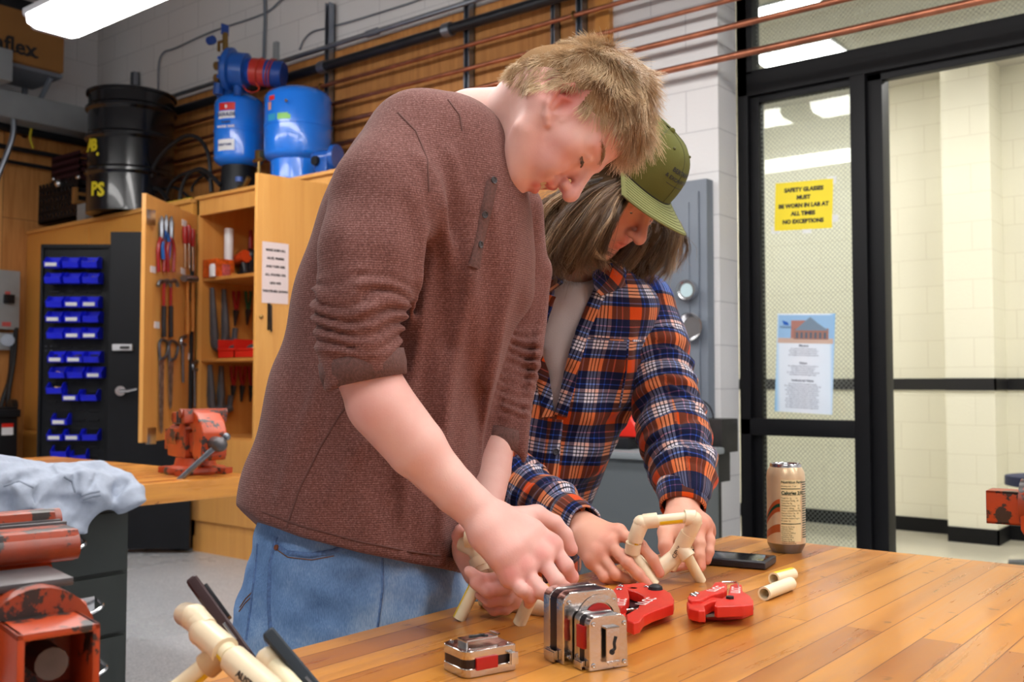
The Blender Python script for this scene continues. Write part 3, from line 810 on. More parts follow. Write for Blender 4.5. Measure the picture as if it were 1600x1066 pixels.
def saw(u, v0, v1, lean, lab):
    t = thing('hand_saw', lab, 'saw', ond(u, v1, .01), 'hand tools on the cabinet door')
    pts = [ond(u - 2, v0 + 30, .012), ond(u + 6, v0 + 26, .012), ond(u + lean + 2, v1 - 4, .012), ond(u + lean - 1, v1, .012), ond(u - 1, v1 - 14, .012)]
    bm_ = MB(); a = [p for p in pts]; b3 = [p + DN * 0.003 for p in pts]
    va = [bm_.bm.verts.new(p) for p in a]; vb = [bm_.bm.verts.new(p) for p in b3]
    bm_.bm.faces.new(va); bm_.bm.faces.new(vb[::-1])
    for i in range(5): bm_.bm.faces.new((va[i], va[(i + 1) % 5], vb[(i + 1) % 5], vb[i]))
    bm_.build('blade', M['saw_rust'], t, smooth=False)
    MB().tube(smooth_path([ond(u, v0 + 32, .015), ond(u - 1, v0 + 6, .015), ond(u + 5, v0, .015), ond(u + 13, v0 + 8, .015), ond(u + 9, v0 + 26, .015), ond(u + 2, v0 + 30, .015)], 3), 0.010, 8).build('grip', M['tool_grey'], t)
saw(250, 531, 678, 2, 'long narrow hand saw at the edge of the cabinet door')
saw(265, 533, 640, 1, 'shorter hand saw with a worn blade beside the long one')
def wrench(u, v0, v1, lab, fn=None, r=0.012, name='wrench', nx=5):
    fn = fn or ond
    t = thing(name, lab, 'wrench', fn(u, v1, .01), 'hand tools on the cabinet door' if fn is ond else None)
    MB().tube([fn(u, v0 + 10, .015), fn(u + 1, v1, .015)], [r, r * .8], 8).build('handle', M['steel'], t)
    MB().tube(smooth_path([fn(u + nx, v0, .015), fn(u - 1, v0 + 3, .015), fn(u - 2, v0 + 10, .015), fn(u + nx - 1, v0 + 13, .015)], 3), r * 1.1, 8).build('jaw', M['steel'], t)
wrench(285, 526, 598, 'chrome wrench right of the hand saws')
wrench(303, 565, 636, 'chrome wrench hung lowest near the door hinge')

# things on the shelves
def ins(u, v, Y): return at_x(u, v, TX0 + .055 + (4.30 - Y) * .3)
def pipe_wrench(u0, v0, v1, lean, Y, lab):
    t = thing('pipe_wrench', lab, 'pipe wrench', ins(u0, v1, Y), 'pipe wrenches hung in the tool cabinet')
    a, b3 = ins(u0, v0, Y), ins(u0 + lean, v1 - 20, Y)
    MB().tube([a, b3], [0.016, 0.03], 8).build('handle', M['tool_grey'], t)
    MB().tube(smooth_path([b3, ins(u0 + lean + 1, v1 - 6, Y), ins(u0 + lean + 8, v1, Y - 0.02), ins(u0 + lean + 16, v1 - 3, Y - 0.03)], 3), 0.028, 8).tube([ins(u0 + lean + 16, v1 - 22, Y - .03), ins(u0 + lean + 14, v1 - 6, Y - .03)], .02, 8).build('jaw', M['tool_grey'], t)
pipe_wrench(331, 450, 545, 4, 4.25, 'large grey pipe wrench on the left in the middle shelf space')
pipe_wrench(350, 452, 535, 2, 4.28, 'second grey pipe wrench in the middle shelf space')
pipe_wrench(328, 570, 640, 2, 4.25, 'large grey pipe wrench in the lowest shelf space')
pipe_wrench(346, 572, 640, -1, 4.28, 'second grey pipe wrench in the lowest shelf space')
def pliers(u, v0, v1, m, lab, Y=4.28):
    t = thing('pliers', lab, 'pliers', ins(u, v1, Y))
    for s in (-1, 1): MB().tube(smooth_path([ins(u + s * 4, v0, Y), ins(u + s * 3, v0 + 16, Y), ins(u, v0 + (v1 - v0) * .6, Y)], 3), 0.011, 8).build('handle', m, t)
    MB().tube([ins(u, v0 + (v1 - v0) * .55, Y), ins(u - 2, v1, Y)], [0.022, 0.006], 8).build('jaw', M['tool_black'], t)
pliers(369, 455, 510, M['tool_red'], 'red handled pliers hung in the middle shelf space')
pliers(388, 455, 508, mat('tool_green', srgb(20, 88, 60), .4), 'green handled pliers hung in the middle shelf space')
pliers(365, 572, 628, M['tool_red'], 'left red handled cutters hung in the lowest shelf space')
pliers(379, 572, 628, M['tool_red'], 'middle red handled cutters hung in the lowest shelf space')
pliers(393, 572, 628, M['tool_red'], 'right red handled cutters hung in the lowest shelf space')
# red trays
for k, (u0, u1) in enumerate(((340, 366), (366, 398))):
    a, b3 = at_y(u0, 553, CF + .06), at_y(u1, 553, CF + .06); z1 = at_y(u0, 531, CF + .06).z
    t = thing('parts_tray', ['red plastic tray of parts, left of the pair on the cabinet shelf', 'red plastic tray of parts, right of the pair on the cabinet shelf'][k], 'tray', (a.x, a.y, zs2 + .001), 'red trays on the cabinet shelf')
    mb = MB(); z0 = zs2 + .001; x_0, x_1 = a.x + .004, b3.x - .004; y0, y1 = CF + .06, CF + .2
    mb.box((x_0, y0, z0), (x_1, y1, z0 + .004)).box((x_0, y0, z0), (x_1, y0 + .004, z0 + (z1 - z0) * .5)).box((x_0, y1 - .004, z0), (x_1, y1, z1)).box((x_0, y0, z0), (x_0 + .004, y1, z1)).box((x_1 - .004, y0, z0), (x_1, y1, z1)).box((x_0, y0 - .006, z0 + (z1 - z0) * .42), (x_1, y0 + .002, z0 + (z1 - z0) * .52), .002)
    mb.build('tray', M['red_plastic'], t)
    tag(MB().ball(((x_0 + x_1) / 2, (y0 + y1) / 2, z0 + .05), .055, (1, .8, .75)).build('fitting', M['tool_grey']), ['dark metal fitting in the left red tray', 'dark metal fitting in the right red tray'][k], 'fitting')
# top shelf
def onshelf(u, Y=CF + .15, z=zs1): p = at_x(u, 420, TX0 + .10 + (CF + .22 - Y) * .35); return Vector((p.x, max(p.y, CF + .05), z + .001))
p = onshelf(338, CF + .2); tag(MB().box((p.x - .07, p.y - .06, p.z), (p.x + .09, p.y + .08, p.z + .12), .01).build('orange_case', mat('orange_plastic', srgb(200, 84, 24), .4, var=.4, scale=30)), 'orange and brown case at the left of the top cabinet shelf', 'case')
p = onshelf(357, CF + .22); tag(MB().lathe([(0, 0), (.03, 0), (.03, .34), (.022, .345), (0, .345)], 20, M=Matrix.Translation(p)).build('caulk_tube', M['white_plastic']), 'tall white tube standing on the top cabinet shelf', 'tube')
p = onshelf(330, CF + .08); tag(MB().lathe([(0, 0), (.045, 0), (.045, .07), (.04, .085), (0, .085)], 20, M=Matrix.Translation(p)).build('plastic_tub', M['white_plastic']), 'low white tub in front on the top cabinet shelf', 'tub')
p = onshelf(347, CF + .07); tag(MB().box((p.x - .04, p.y - .03, p.z), (p.x + .05, p.y + .03, p.z + .085), .008).build('paint_can', mat('pinkish_can', srgb(190, 90, 90), .4, var=.5, scale=40)), 'small pink and white package on the top cabinet shelf', 'package')
p = onshelf(360, CF + .05); tag(MB().box((p.x - .05, p.y - .02, p.z), (p.x + .04, p.y + .03, p.z + .035), .008).build('wood_block', M['birch']), 'flat wooden block at the front of the top cabinet shelf', 'block')
p = onshelf(376, CF + .17); t = thing('power_drill', 'orange and black power drill on the top cabinet shelf', 'drill', p)
MB().tube([p + Vector((-.09, 0, .13)), p + Vector((.06, 0, .16))], [.03, .045], 12).build('body', mat('drill_orange', srgb(205, 70, 25), .4), t)
MB().tube([p + Vector((.03, 0, .14)), p + Vector((.06, 0, .03))], .022, 10).box((p.x - .0, p.y - .04, p.z), (p.x + .12, p.y + .04, p.z + .05), .01).build('grip', M['tool_black'], t)
p = onshelf(392, CF + .10); tag(MB().box((p.x - .07, p.y - .05, p.z), (p.x + .05, p.y + .08, p.z + .14), .03).ball(p + Vector((-.0, 0, .17)), .05).build('charger', M['tool_black']), 'dark charger beside the drill on the top cabinet shelf', 'charger')
p = onshelf(391, CF + .3); tag(MB().tube([p, p + Vector((0, 0, .36))], [.03, .012], 10).build('caulk_tube', M['tool_red']), 'slim dark red tube at the back of the top cabinet shelf', 'tube')

# ------------------------------------------------------------------ on top of the cabinets
# drum
cy = 3.99; c = at_y(204, 300, cy); rD = 0.308; zD = ZT + 0.001; hD = at_y(204, 152, cy).z - zD
t = thing('steel_drum', 'big black steel drum with yellow lettering on the cabinet', 'drum', (c.x, c.y, zD))
T = Matrix.Translation((c.x, c.y, zD)); prof = [(0, 0.01), (rD - .02, .01), (rD, 0.0), (rD, .02)]
for zz in (.33, .62, .86):
    z = hD * zz; prof += [(rD - .004, z - .03), (rD + .016, z - .01), (rD + .016, z + .01), (rD - .004, z + .03)]
prof += [(rD - .004, hD - .02), (rD + .012, hD - .018), (rD + .012, hD), (rD - .012, hD), (rD - .016, hD - .03), (0, hD - .03)]
MB().lathe(prof, 56, M=T).build('body', mat('drum_black', srgb(16, 17, 22), .22, var=.2, bump=.05, bscale=8, coat=.3), t)
tx = MB()
def on_drum(s, size, ang, z):
    a = ang; n_ = Vector((math.cos(a), math.sin(a), 0)); tang = Vector((-math.sin(a), math.cos(a), 0))
    text_mb(tx, s, size, frame(Vector((c.x, c.y, zD + z)) + n_ * (rD + .003), tang, y=(0, 0, 1)), depth=.001, bold=.006)
def drum_ang(u):   # angle on the drum where this pixel column meets its near side
    best = min(((abs((lambda p: CX + F * (p - CAM).dot(RT) / (p - CAM).dot(FW))(Vector((c.x + rD * math.cos(a), c.y + rD * math.sin(a), 2.5))) - u), a) for a in [R(x) for x in range(-150, -20)]))
    return best[1]
for s_, u, v in (('A', 140, 238), ('B', 146, 238), ('.', 152, 244), ('M', 142, 305), ('P', 148, 304), ('S', 158, 304)):
    on_drum(s_, .13 if v > 260 else .12, drum_ang(u), at_y(u, v, cy - .2).z - zD)
tx.build('lettering', M['yellow'], t)

# blue tanks
M['tank_blue'] = mat('tank_blue', srgb(28, 122, 236), .2, coat=.4); M['pump_blue'] = mat('pump_blue', srgb(24, 84, 170), .35, coat=.2, bump=.2, bscale=50)
def tank(u, Y, r, vt, vb, lab, stand):
    c = at_y(u, 200, Y); z1, z0 = at_y(u, vt, Y).z, at_y(u, vb, Y).z
    t = thing('pressure_tank', lab, 'tank', (c.x, c.y, ZT)); h = z1 - z0
    pr_ = [(0, 0)] + [(r * math.sin(a), h * .14 * (1 - math.cos(a))) for a in [R(x) for x in (30, 50, 70, 80, 90)]]
    pr_ += [(r, h * .47), (r * 1.02, h * .475), (r * 1.02, h * .505), (r, h * .51)]
    pr_ += [(r * math.cos(a), h * .84 + h * .16 * math.sin(a)) for a in [R(x) for x in (0, 12, 25, 40, 55, 70, 90)]]
    MB().lathe([(max(a, 0), z) for a, z in pr_], 48, M=Matrix.Translation((c.x, c.y, z0))).build('body', M['tank_blue'], t)
    return t, c, z0, h
t, c2_, z0, h = tank(466, 4.10, .213, 138, 262, 'larger blue pressure tank on top of the tool cabinet', 0)
MB().lathe([(0, 0), (.17, 0), (.17, z0 + .05 - ZT), (0, z0 + .05 - ZT)], 40, M=Matrix.Translation((c2_.x, c2_.y, ZT + .001))).build('base', M['tank_blue'], t)
def decal(mb, c, r, u, v, w, hh, lift=.002, n=6):
    """curved patch on a cylinder of radius r about c, centred where pixel (u, v) meets it"""
    dvs = [(abs(CX + F * (p - CAM).dot(RT) / (p - CAM).dot(FW) - u), a) for a in [R(x / 2) for x in range(-300, -20)] for p in [Vector((c.x + r * math.cos(a), c.y + r * math.sin(a), 2.6))]]
    a0 = min(dvs)[1]; q = at_y(u, v, c.y + r * math.sin(a0)); rr = r + lift
    mb.grid(lambda s, t_: Vector((c.x + rr * math.cos(a0 + (s - .5) * w / rr), c.y + rr * math.sin(a0 + (s - .5) * w / rr), q.z + (t_ - .5) * hh)), n, 2)
    return a0, q.z
d = MB(); decal(d, c2_, .213, 441, 182, .075, .048); decal(d, c2_, .213, 450, 182, .03, .03); d.build('green_label', mat('lime', srgb(130, 200, 90), .4), t, smooth=False)
d = MB(); decal(d, c2_, .213, 424, 184, .07, .05); d.build('blue_label', mat('sea_blue', srgb(40, 150, 200), .4), t, smooth=False)
d = MB(); decal(d, c2_, .213, 424, 153, .05, .03); d.build('red_label', M['red_plastic'], t, smooth=False)
d = MB(); decal(d, c2_, .213, 421, 166, .03, .05); d.build('orange_label', mat('peach', srgb(220, 150, 120), .4), t, smooth=False)
p = at_y(447, 157, c2_.y - .2); MB().ball(p + Vector((0, .0, 0)), .01).build('plug', M['brass'], t)
t, c1_, z01, h1 = tank(374, 4.08, .165, 148, 266, 'smaller blue tank carrying the pump on top of the tool cabinet', 1)
tank1 = t
MB().lathe([(.10, 0), (.13, 0), (.11, z01 + .04 - ZT), (.09, z01 + .04 - ZT)], 24, M=Matrix.Translation((c1_.x, c1_.y, ZT + .001))).build('base', M['black_metal'], t)
d = MB(); decal(d, c1_, .165, 353, 166, .12, .05); d.build('red_label', M['red_plastic'], t, smooth=False)
d = MB(); decal(d, c1_, .165, 352, 179, .125, .05); d.build('white_label', M['white_paper'], t, smooth=False); d = MB(); decal(d, c1_, .165, 352, 226, .125, .075); d.build('white_label', M['white_paper'], t, smooth=False)
tx = MB()
def on_tank(s, size, u, v, c, r, m=None):
    dvs = [(abs(CX + F * (p - CAM).dot(RT) / (p - CAM).dot(FW) - u), a) for a in [R(x / 2) for x in range(-300, -20)] for p in [Vector((c.x + r * math.cos(a), c.y + r * math.sin(a), 2.6))]]
    a = min(dvs)[1]; q = at_y(u, v, c.y + r * math.sin(a)); n_ = Vector((math.cos(a), math.sin(a), 0))
    text_mb(tx, s, size, frame(Vector((c.x, c.y, q.z)) + n_ * (r + .006), (-n_.y, n_.x, 0), y=(0, 0, 1)), bold=.001)
on_tank('GOULDS', .034, 353, 179, c1_, .165); on_tank('PUMPS', .022, 353, 191, c1_, .165); on_tank('GALV TANK', .018, 352, 226, c1_, .165)
tx.build('lettering', mat('navy_ink', srgb(40, 60, 120), .5), t)
tx = MB(); on_tank('WATER TANK', .020, 353, 198, c1_, .165); tx.build('lettering', M['white_paper'], t)
tx = MB(); on_tank('B', .03, 353, 167, c1_, .165); tx.build('lettering', M['white_paper'], t)

# pump on the small tank
pc = at_y(360, 108, 3.98); px_ = lambda du, dv, dy=0: at_y(360 + du, 108 + dv, 3.98 + dy)
t = thing('jet_pump', 'blue jet pump with motor mounted above the smaller tank', 'pump', (c1_.x, c1_.y, z01 + h1))
ax = (at_y(437, 116, 4.12) - at_y(345, 106, 3.90)); ax.normalize()
A = at_y(350, 107, 3.93)
def axp(k, r): return (A + ax * k, r)
Mx = frame(A, ax.orthogonal(), z=ax)
MB().lathe([(0, -.01), (.05, -.01), (.055, .0), (.125, .012), (.14, .03), (.14, .06), (.115, .07), (.115, .16), (.09, .17), (0, .17)], 32, M=Mx).box((-.03, -.03, .0), (.03, .03, .02), M=Mx).build('volute', M['pump_blue'], t)
for k in range(6): pass
bl = MB()
for k in range(6):
    a = k * PI / 3; bl.cyl(Mx @ Vector((.118 * math.cos(a), .118 * math.sin(a), .0)), Mx @ Vector((.118 * math.cos(a), .118 * math.sin(a), .035)), .012, 8)
bl.build('bolt', M['pump_blue'], t)
MB().lathe([(0, .17), (.082, .17), (.088, .18), (.088, .40), (.08, .415), (0, .42)], 32, M=Mx).build('motor', mat('motor_blue', srgb(20, 70, 160), .4), t)
MB().lathe([(.0885, .20), (.0895, .2), (.0895, .30), (.0885, .30)], 32, M=Mx).build('name_plate', mat('plate_red', srgb(190, 50, 40), .4), t)
w_ = MB()
for k in (.25, .32, .34): w_.tube([Mx @ (Vector((math.cos(a), math.sin(a), 0)) * (.095 + .004 * math.sin(3 * a)) + Vector((0, 0, k + .01 * math.sin(a)))) for a in [i * PI / 12 for i in range(25)]], .004, 6)
w_.tube(smooth_path([px_(20, 25), px_(26, 34), px_(38, 36), px_(45, 30), px_(40, 22)], 4), .004, 6)
w_.build('wire', mat('wire_red', srgb(200, 60, 30), .5), t)
fl = MB()
for v in (103, 122): fl.cyl(at_y(337, v, 3.86), at_y(345, v, 3.9), .028, 14)
fl.build('fitting', M['brass'], t)
MB().tube([px_(-18, 40), px_(-16, 18)], .04, 10).tube([px_(12, 42), px_(12, 22)], .03, 10).box(tuple(px_(-22, 44, .02)), tuple(px_(30, 34, .16)), .005).build('bracket', M['pump_blue'], t)
v_ = MB().tube([px_(-18, -28), px_(-18, -42), px_(-8, -44)], .012, 8).cyl(px_(-8, -30), px_(-8, -56), .02, 10)
v_.build('pipe_stub', M['brass'], t)
MB().box(tuple(px_(-14, -55, -.03)), tuple(px_(-3, -68, .03)), .004).cyl(px_(-33, -44), px_(-27, -46), .03, 12).build('valve_handle', mat('valve_blue', srgb(30, 70, 150), .4), t)
# second blue casting behind the shirt
t2 = thing('pump_casting', 'blue pump casting half hidden behind the brown shirt shoulder', 'pump', at_y(510, 262, 4.0))
q = at_y(508, 248, 4.0)
MB().lathe([(.0, -.08), (.035, -.08), (.05, -.06), (.05, .05), (.08, .06), (.08, .09), (0, .09)], 24, M=frame(q, (0, 0, 1), z=(.9, .3, 0))).box((q.x - .04, q.y - .05, ZT + .001), (q.x + .07, q.y + .05, q.z), .015).build('housing', M['pump_blue'], t2)
MB().cyl(q + Vector((-.02, -.07, -.02)), q + Vector((-.02, -.03, -.02)), .03, 14).build('port', M['black_metal'], t2)
# valves and blue cocks below the tank
q = at_y(405, 250, 3.93)
t3 = thing('valve_assembly', 'brass valve assembly at the foot of the smaller tank', 'valve', (q.x, q.y, ZT))
MB().tube([q + Vector((0, 0, ZT - q.z)), q], .01, 8).tube([q + Vector((-.05, 0, 0)), q + Vector((.05, 0, 0))], .014, 8).box(tuple(q + Vector((-.02, -.02, 0))), tuple(q + Vector((.025, .02, .06))), .004).build('pipe_stub', M['brass'], t3)
q = at_y(382, 284, 3.92)
t3 = thing('valve_assembly', 'small valve with blue wheel at the edge of the cabinet top', 'valve', (q.x, q.y, ZT))
MB().tube([q + Vector((-.06, 0, -.04)), q + Vector((.0, 0, -.03)), q + Vector((.05, 0, .02))], .017, 8).build('pipe_stub', M['brass'], t3)
MB().cyl(q + Vector((-.03, -.02, .0)), q + Vector((-.03, -.02, .03)), .024, 12).build('valve_wheel', mat('valve_blue2', srgb(60, 90, 160), .4), t3)

# black hoses looping over the cabinet, one top-level hose each
def hose(pts, Y, r, lab, m='rubber', cat='hose', name='hose'):
    ps = [at_y(u, v, Y + (p[2] if len(p) > 2 else 0)) for p in pts for u, v in [p[:2]]]
    for p in ps: p.z = max(p.z, ZT + r + .001)
    return tag(MB().tube(smooth_path(ps, 7), r, 10).build(name, M[m]), lab, cat, 'black hoses on the cabinets' if m == 'rubber' else None)
hose([(233, 300), (240, 262), (262, 232), (290, 213), (312, 218), (326, 245), (330, 300)], 3.98, .014, 'black hose making the tallest loop between barrel and tank')
hose([(212, 330), (212, 310), (222, 298), (246, 295), (262, 312)], 4.0, .013, 'black hose making the low loop in front of the barrel')
hose([(258, 322), (262, 300), (272, 282), (292, 270), (312, 268), (330, 285)], 4.05, .012, 'black hose loop in the middle of the tangle')
hose([(281, 322), (283, 298), (292, 276), (308, 265), (322, 268), (345, 290)], 3.95, .015, 'thick black hose loop nearest the smaller tank')
hose([(232, 326), (240, 305), (256, 296), (275, 294), (300, 312)], 4.1, .011, 'thin black hose behind the loops')
hose([(300, 300), (302, 290), (318, 275), (330, 285), (332, 300)], 4.1, .011, 'thin black hose behind the tall loop')
hose([(215, 338), (240, 328), (262, 326), (285, 324), (299, 326)], 3.92, .012, 'yellow hose lying along the cabinet top', m='yellow')
q = at_y(205, 343, 3.93); t3 = thing('manifold', 'black hose manifold with yellow caps at the cabinet edge', 'manifold', (q.x, q.y, ZT))
zz = ZT + .03
MB().tube([(q.x - .18, q.y, zz + .03), (q.x, q.y, zz + .01), (q.x + .1, q.y, zz + .01)], .02, 10).ball((q.x, q.y, zz + .01), .038).ball((q.x + .07, q.y, zz + .005), .03).build('body', M['rubber'], t3)
MB().ball((q.x - .19, q.y, zz + .035), .02).ball((q.x + .02, q.y + .02, zz + .06), .025).cyl((q.x + .12, q.y, zz), (q.x + .16, q.y, zz + .03), .022).build('cap', M['yellow'], t3)

# crates and bits at the left on the cupboard
def crate(u0, u1, v0, v1, Y, col, lab, d=.3):
    a, b3 = at_y(u0, v1, Y), at_y(u1, v1, Y); z1 = at_y(u0, v0, Y).z; z0 = max(a.z, ZT + .001) if v1 > 320 else a.z
    mb = MB(); W = b3.x - a.x; H_ = z1 - z0
    for x in (0, W - .012):
        for k in range(5): mb.box((a.x + x, Y, z0 + k * H_ / 5), (a.x + x + .012, Y + d, z0 + k * H_ / 5 + H_ * .11))
    for y in (0, d - .012):
        for k in range(5): mb.box((a.x, Y + y, z0 + k * H_ / 5), (a.x + W, Y + y + .012, z0 + k * H_ / 5 + H_ * .11))
        for k in range(12): mb.box((a.x + k * W / 12, Y + y, z0), (a.x + k * W / 12 + .024, Y + y + .012, z1))
    for y in (0.08, .16, .24): mb.box((a.x, Y + y, z0), (a.x + .012, Y + y + .02, z1)).box((a.x + W - .012, Y + y, z0), (a.x + W, Y + y + .02, z1))
    mb.box((a.x, Y, z0), (a.x + W, Y + d, z0 + .01))
    return tag(mb.build('milk_crate', mat('crate' + lab[:3], col, .5)), lab, 'crate'), a, W, z1
cr, a, W, z1 = crate(54, 122, 292, 352, 3.95, srgb(22, 22, 28), 'black plastic crate on top of the corner cupboard', .4)
q = Vector((a.x + .3 * W, 4.15, z1))
cr2, a2, W2, z12 = crate(80, 124, 247, 300, 4.0, srgb(64, 30, 40), 'dark maroon plastic crate on top of the black crate', .3)
t = thing('fan_motor', 'small dark motor with bent arm on the black crate', 'motor', (a.x + .1, 4.05, z1))
MB().ball(at_y(60, 293, 4.05), .05, (1.2, 1, .7)).tube(smooth_path([at_y(58, 296, 4.05), at_y(40, 305, 4.0), at_y(24, 322, 3.95)], 4), .012, 8).build('body', M['tool_grey'], t)
tag(MB().box(tuple(at_y(116, 318, 3.86 + .06)), tuple(at_y(139, 297, 3.86 + .2)), .004).build('cardboard_piece', M['card']), 'small cardboard piece beside the barrel', 'cardboard')
a_ = at_y(120, 337, 3.93); tag(MB().box((a_.x, 3.93, ZT + .001), (a_.x + .13, 4.1, at_y(120, 320, 3.93).z), .004).build('grey_carton', M['light_grey']), 'small light grey carton between crate and barrel', 'carton')
t = thing('pipe_fitting', 'shiny metal fittings on the maroon crate', 'fittings', at_y(92, 285, 4.02))
MB().ball(at_y(92, 287, 3.93), .035).ball(at_y(122, 277, 3.93), .02, (1.6, 1, 1)).ball(at_y(84, 280, 3.93), .018).build('body', M['chrome'], t)

# left wall: conduits, box shelf, switch gear
for k, (v, r, lab) in enumerate(((228, .02, 'upper dark pipe along the left wall'), (250, .016, 'lower dark pipe along the left wall'), (196, .04, 'thick black pipe standing for the shadow under the grey beam'))):  # the last, thickest pipe stands in for the shadow below the beam
    z = at_x(0, v, XL + .1).z
    tag(MB().cyl((XL + .1, 0.2, z), (XL + .1, WY - .1, z), r, 12).build('wall_pipe', M['black_pipe']), lab, 'pipe')
tag(MB().tube(smooth_path([at_x(20, 178, XL + .3), at_x(21, 205, XL + .3), at_x(14, 232, XL + .28), at_x(2, 262, XL + .24), at_x(-12, 300, XL + .2)], 5), .022, 10).build('flexible_conduit', M['galv']), 'bright curved flexible conduit at the upper left wall', 'conduit')
tag(MB().tube(smooth_path([at_x(50, 198, XL + .14), at_x(47, 215, XL + .14), at_x(52, 232, XL + .14)], 4), .009, 8).build('wire_tie', M['yellow']), 'short yellow wire hanging from the left wall pipes', 'wire')
xb_ = XL + .03
q0 = at_x(-40, 98, XL + .55); q1 = at_x(98, 100, XL + .55)
zc0 = at_x(60, 104, XL + .55).z; zc1 = at_x(60, 24, XL + .55).z
t = thing('cardboard_box', 'long brown cardboard box with black print high on the left wall', 'box', (XL + .3, q1.y, zc0))
ycb = at_x(100, 90, XL + .55).y
MB().box((XL + .05, ycb - 1.6, zc0), (XL + .55, ycb, zc1), .006).build('carton', M['card'], t)
MB().box((XL + .045, ycb - 1.6, zc1), (XL + .555, ycb + .01, zc1 + .09), .004).build('lid', M['black_metal'], t)
tx = MB(); q = at_x(16, 70, XL + .553); text_mb(tx, 'naflex', .17, frame(q, (0, 1, 0), y=(0, 0, 1)), bold=.004)
tx.box((XL + .551, at_x(20, 85, XL + .55).y, at_x(40, 86, XL + .55).z), (XL + .554, at_x(60, 88, XL + .55).y, at_x(40, 86, XL + .55).z + .012))
tx.build('lettering', M['ink'], t)
t = thing('corner_shelf', 'grey bracket shelf carrying the cardboard box', 'shelf', (XL, ycb, zc0 - .03))
MB().box((XL, ycb - 1.7, zc0 - .03), (XL + .5, ycb + .02, zc0 - .001)).build('board', M['grey_paint'], t)
MB().tube([(XL + .01, ycb - .05, zc0 - .4), (XL + .45, ycb - .05, zc0 - .03)], .02, 8).box((XL, ycb - .07, zc0 - .45), (XL + .02, ycb - .03, zc0 - .03)).build('brace', M['grey_paint'], t)
z0_, z1_ = at_x(10, 133, XL + .6).z, at_x(10, 76, XL + .6).z; y_ = at_x(20, 100, XL + .6).y
tag(MB().box((XL + .351, y_ - .6, zb1 + .001), (XL + .6, y_, z1_), .006).box((XL, y_ - .6, zb1 + .001), (XL + .352, y_, z1_ - .05)).build('heater_unit', M['light_grey']), 'light grey metal unit at the top left edge above the beam', 'heater')
# disconnect switch
y0_, y1_ = at_x(-20, 470, XL + .13).y, at_x(31, 470, XL + .13).y
za, zb_ = at_x(20, 515, XL + .13).z, at_x(20, 423, XL + .13).z
t = thing('switch_box', 'grey electrical switch box with black lever on the plywood', 'switch box', (XL + .02, y1_, za))
MB().box((XL + .021, y0_, za), (XL + .13, y1_, zb_), .006).build('box', M['light_grey'], t)
MB().box((XL + .13, at_x(5, 466, XL + .13).y, at_x(5, 474, XL + .13).z), (XL + .17, at_x(20, 466, XL + .13).y, at_x(5, 460, XL + .13).z), .006).build('lever', M['black_metal'], t)
MB().box((XL + .13, at_x(8, 456, XL + .13).y, at_x(5, 460, XL + .13).z), (XL + .132, at_x(16, 456, XL + .13).y, at_x(5, 455, XL + .13).z)).box((XL + .13, at_x(3, 505, XL + .13).y, at_x(5, 510, XL + .13).z), (XL + .132, at_x(17, 505, XL + .13).y, at_x(5, 503, XL + .13).z)).build('sticker', mat('pale_red', srgb(200, 90, 90), .5), t)
t = thing('power_socket', 'round grey power socket with plug under the switch box', 'socket', at_x(10, 530, XL + .02))
za, zb_ = at_x(10, 547, XL + .1).z, at_x(10, 520, XL + .1).z
MB().box((XL + .021, at_x(-10, 530, XL + .1).y, za), (XL + .1, at_x(24, 530, XL + .1).y, zb_), .01).build('box', M['light_grey'], t)
MB().cyl(at_x(12, 532, XL + .1), at_x(12, 532, XL + .13), .05, 18).build('plug', M['galv'], t)
tag(MB().tube(smooth_path([at_x(25, 512, XL + .12), at_x(22, 560, XL + .1), at_x(14, 610, XL + .1), at_x(11, 640, XL + .1)], 5), .02, 8).build('cable', M['rubber']), 'black cable hanging nearest the wooden cupboard', 'cable')
tag(MB().tube(smooth_path([at_x(19, 540, XL + .1), at_x(15, 590, XL + .08), at_x(4, 625, XL + .08), at_x(-3, 660, XL + .08)], 5), .018, 8).build('cable', M['rubber']), 'black cable hanging left of the other at the plywood', 'cable')
ya, yb_ = at_x(-40, 690, XL + .5).y, at_x(27, 690, XL + .5).y
t = thing('battery_cabinet', 'black machine with a red and white sticker under the cables', 'machine', (XL + .25, yb_, 0))
MB().box((XL + .03, ya, 0), (XL + .5, yb_, at_x(10, 636, XL + .5).z), .01).box((XL + .03, ya, at_x(10, 652, XL + .5).z), (XL + .53, yb_ + .01, at_x(10, 640, XL + .5).z), .01).build('body', M['black_metal'], t)
s_ = MB().box((XL + .50, at_x(2, 690, XL + .5).y, at_x(10, 680, XL + .5).z), (XL + .503, at_x(20, 690, XL + .5).y, at_x(10, 664, XL + .5).z)).build('sticker', M['white_paper'], t)
MB().box((XL + .503, at_x(2, 690, XL + .5).y, at_x(10, 668, XL + .5).z), (XL + .505, at_x(20, 690, XL + .5).y, at_x(10, 662, XL + .5).z)).build('sticker_head', M['red_plastic'], s_)
MB().cyl(at_x(15, 634, XL + .25), at_x(24, 634, XL + .25), .05).build('knob', M['rubber'], t)

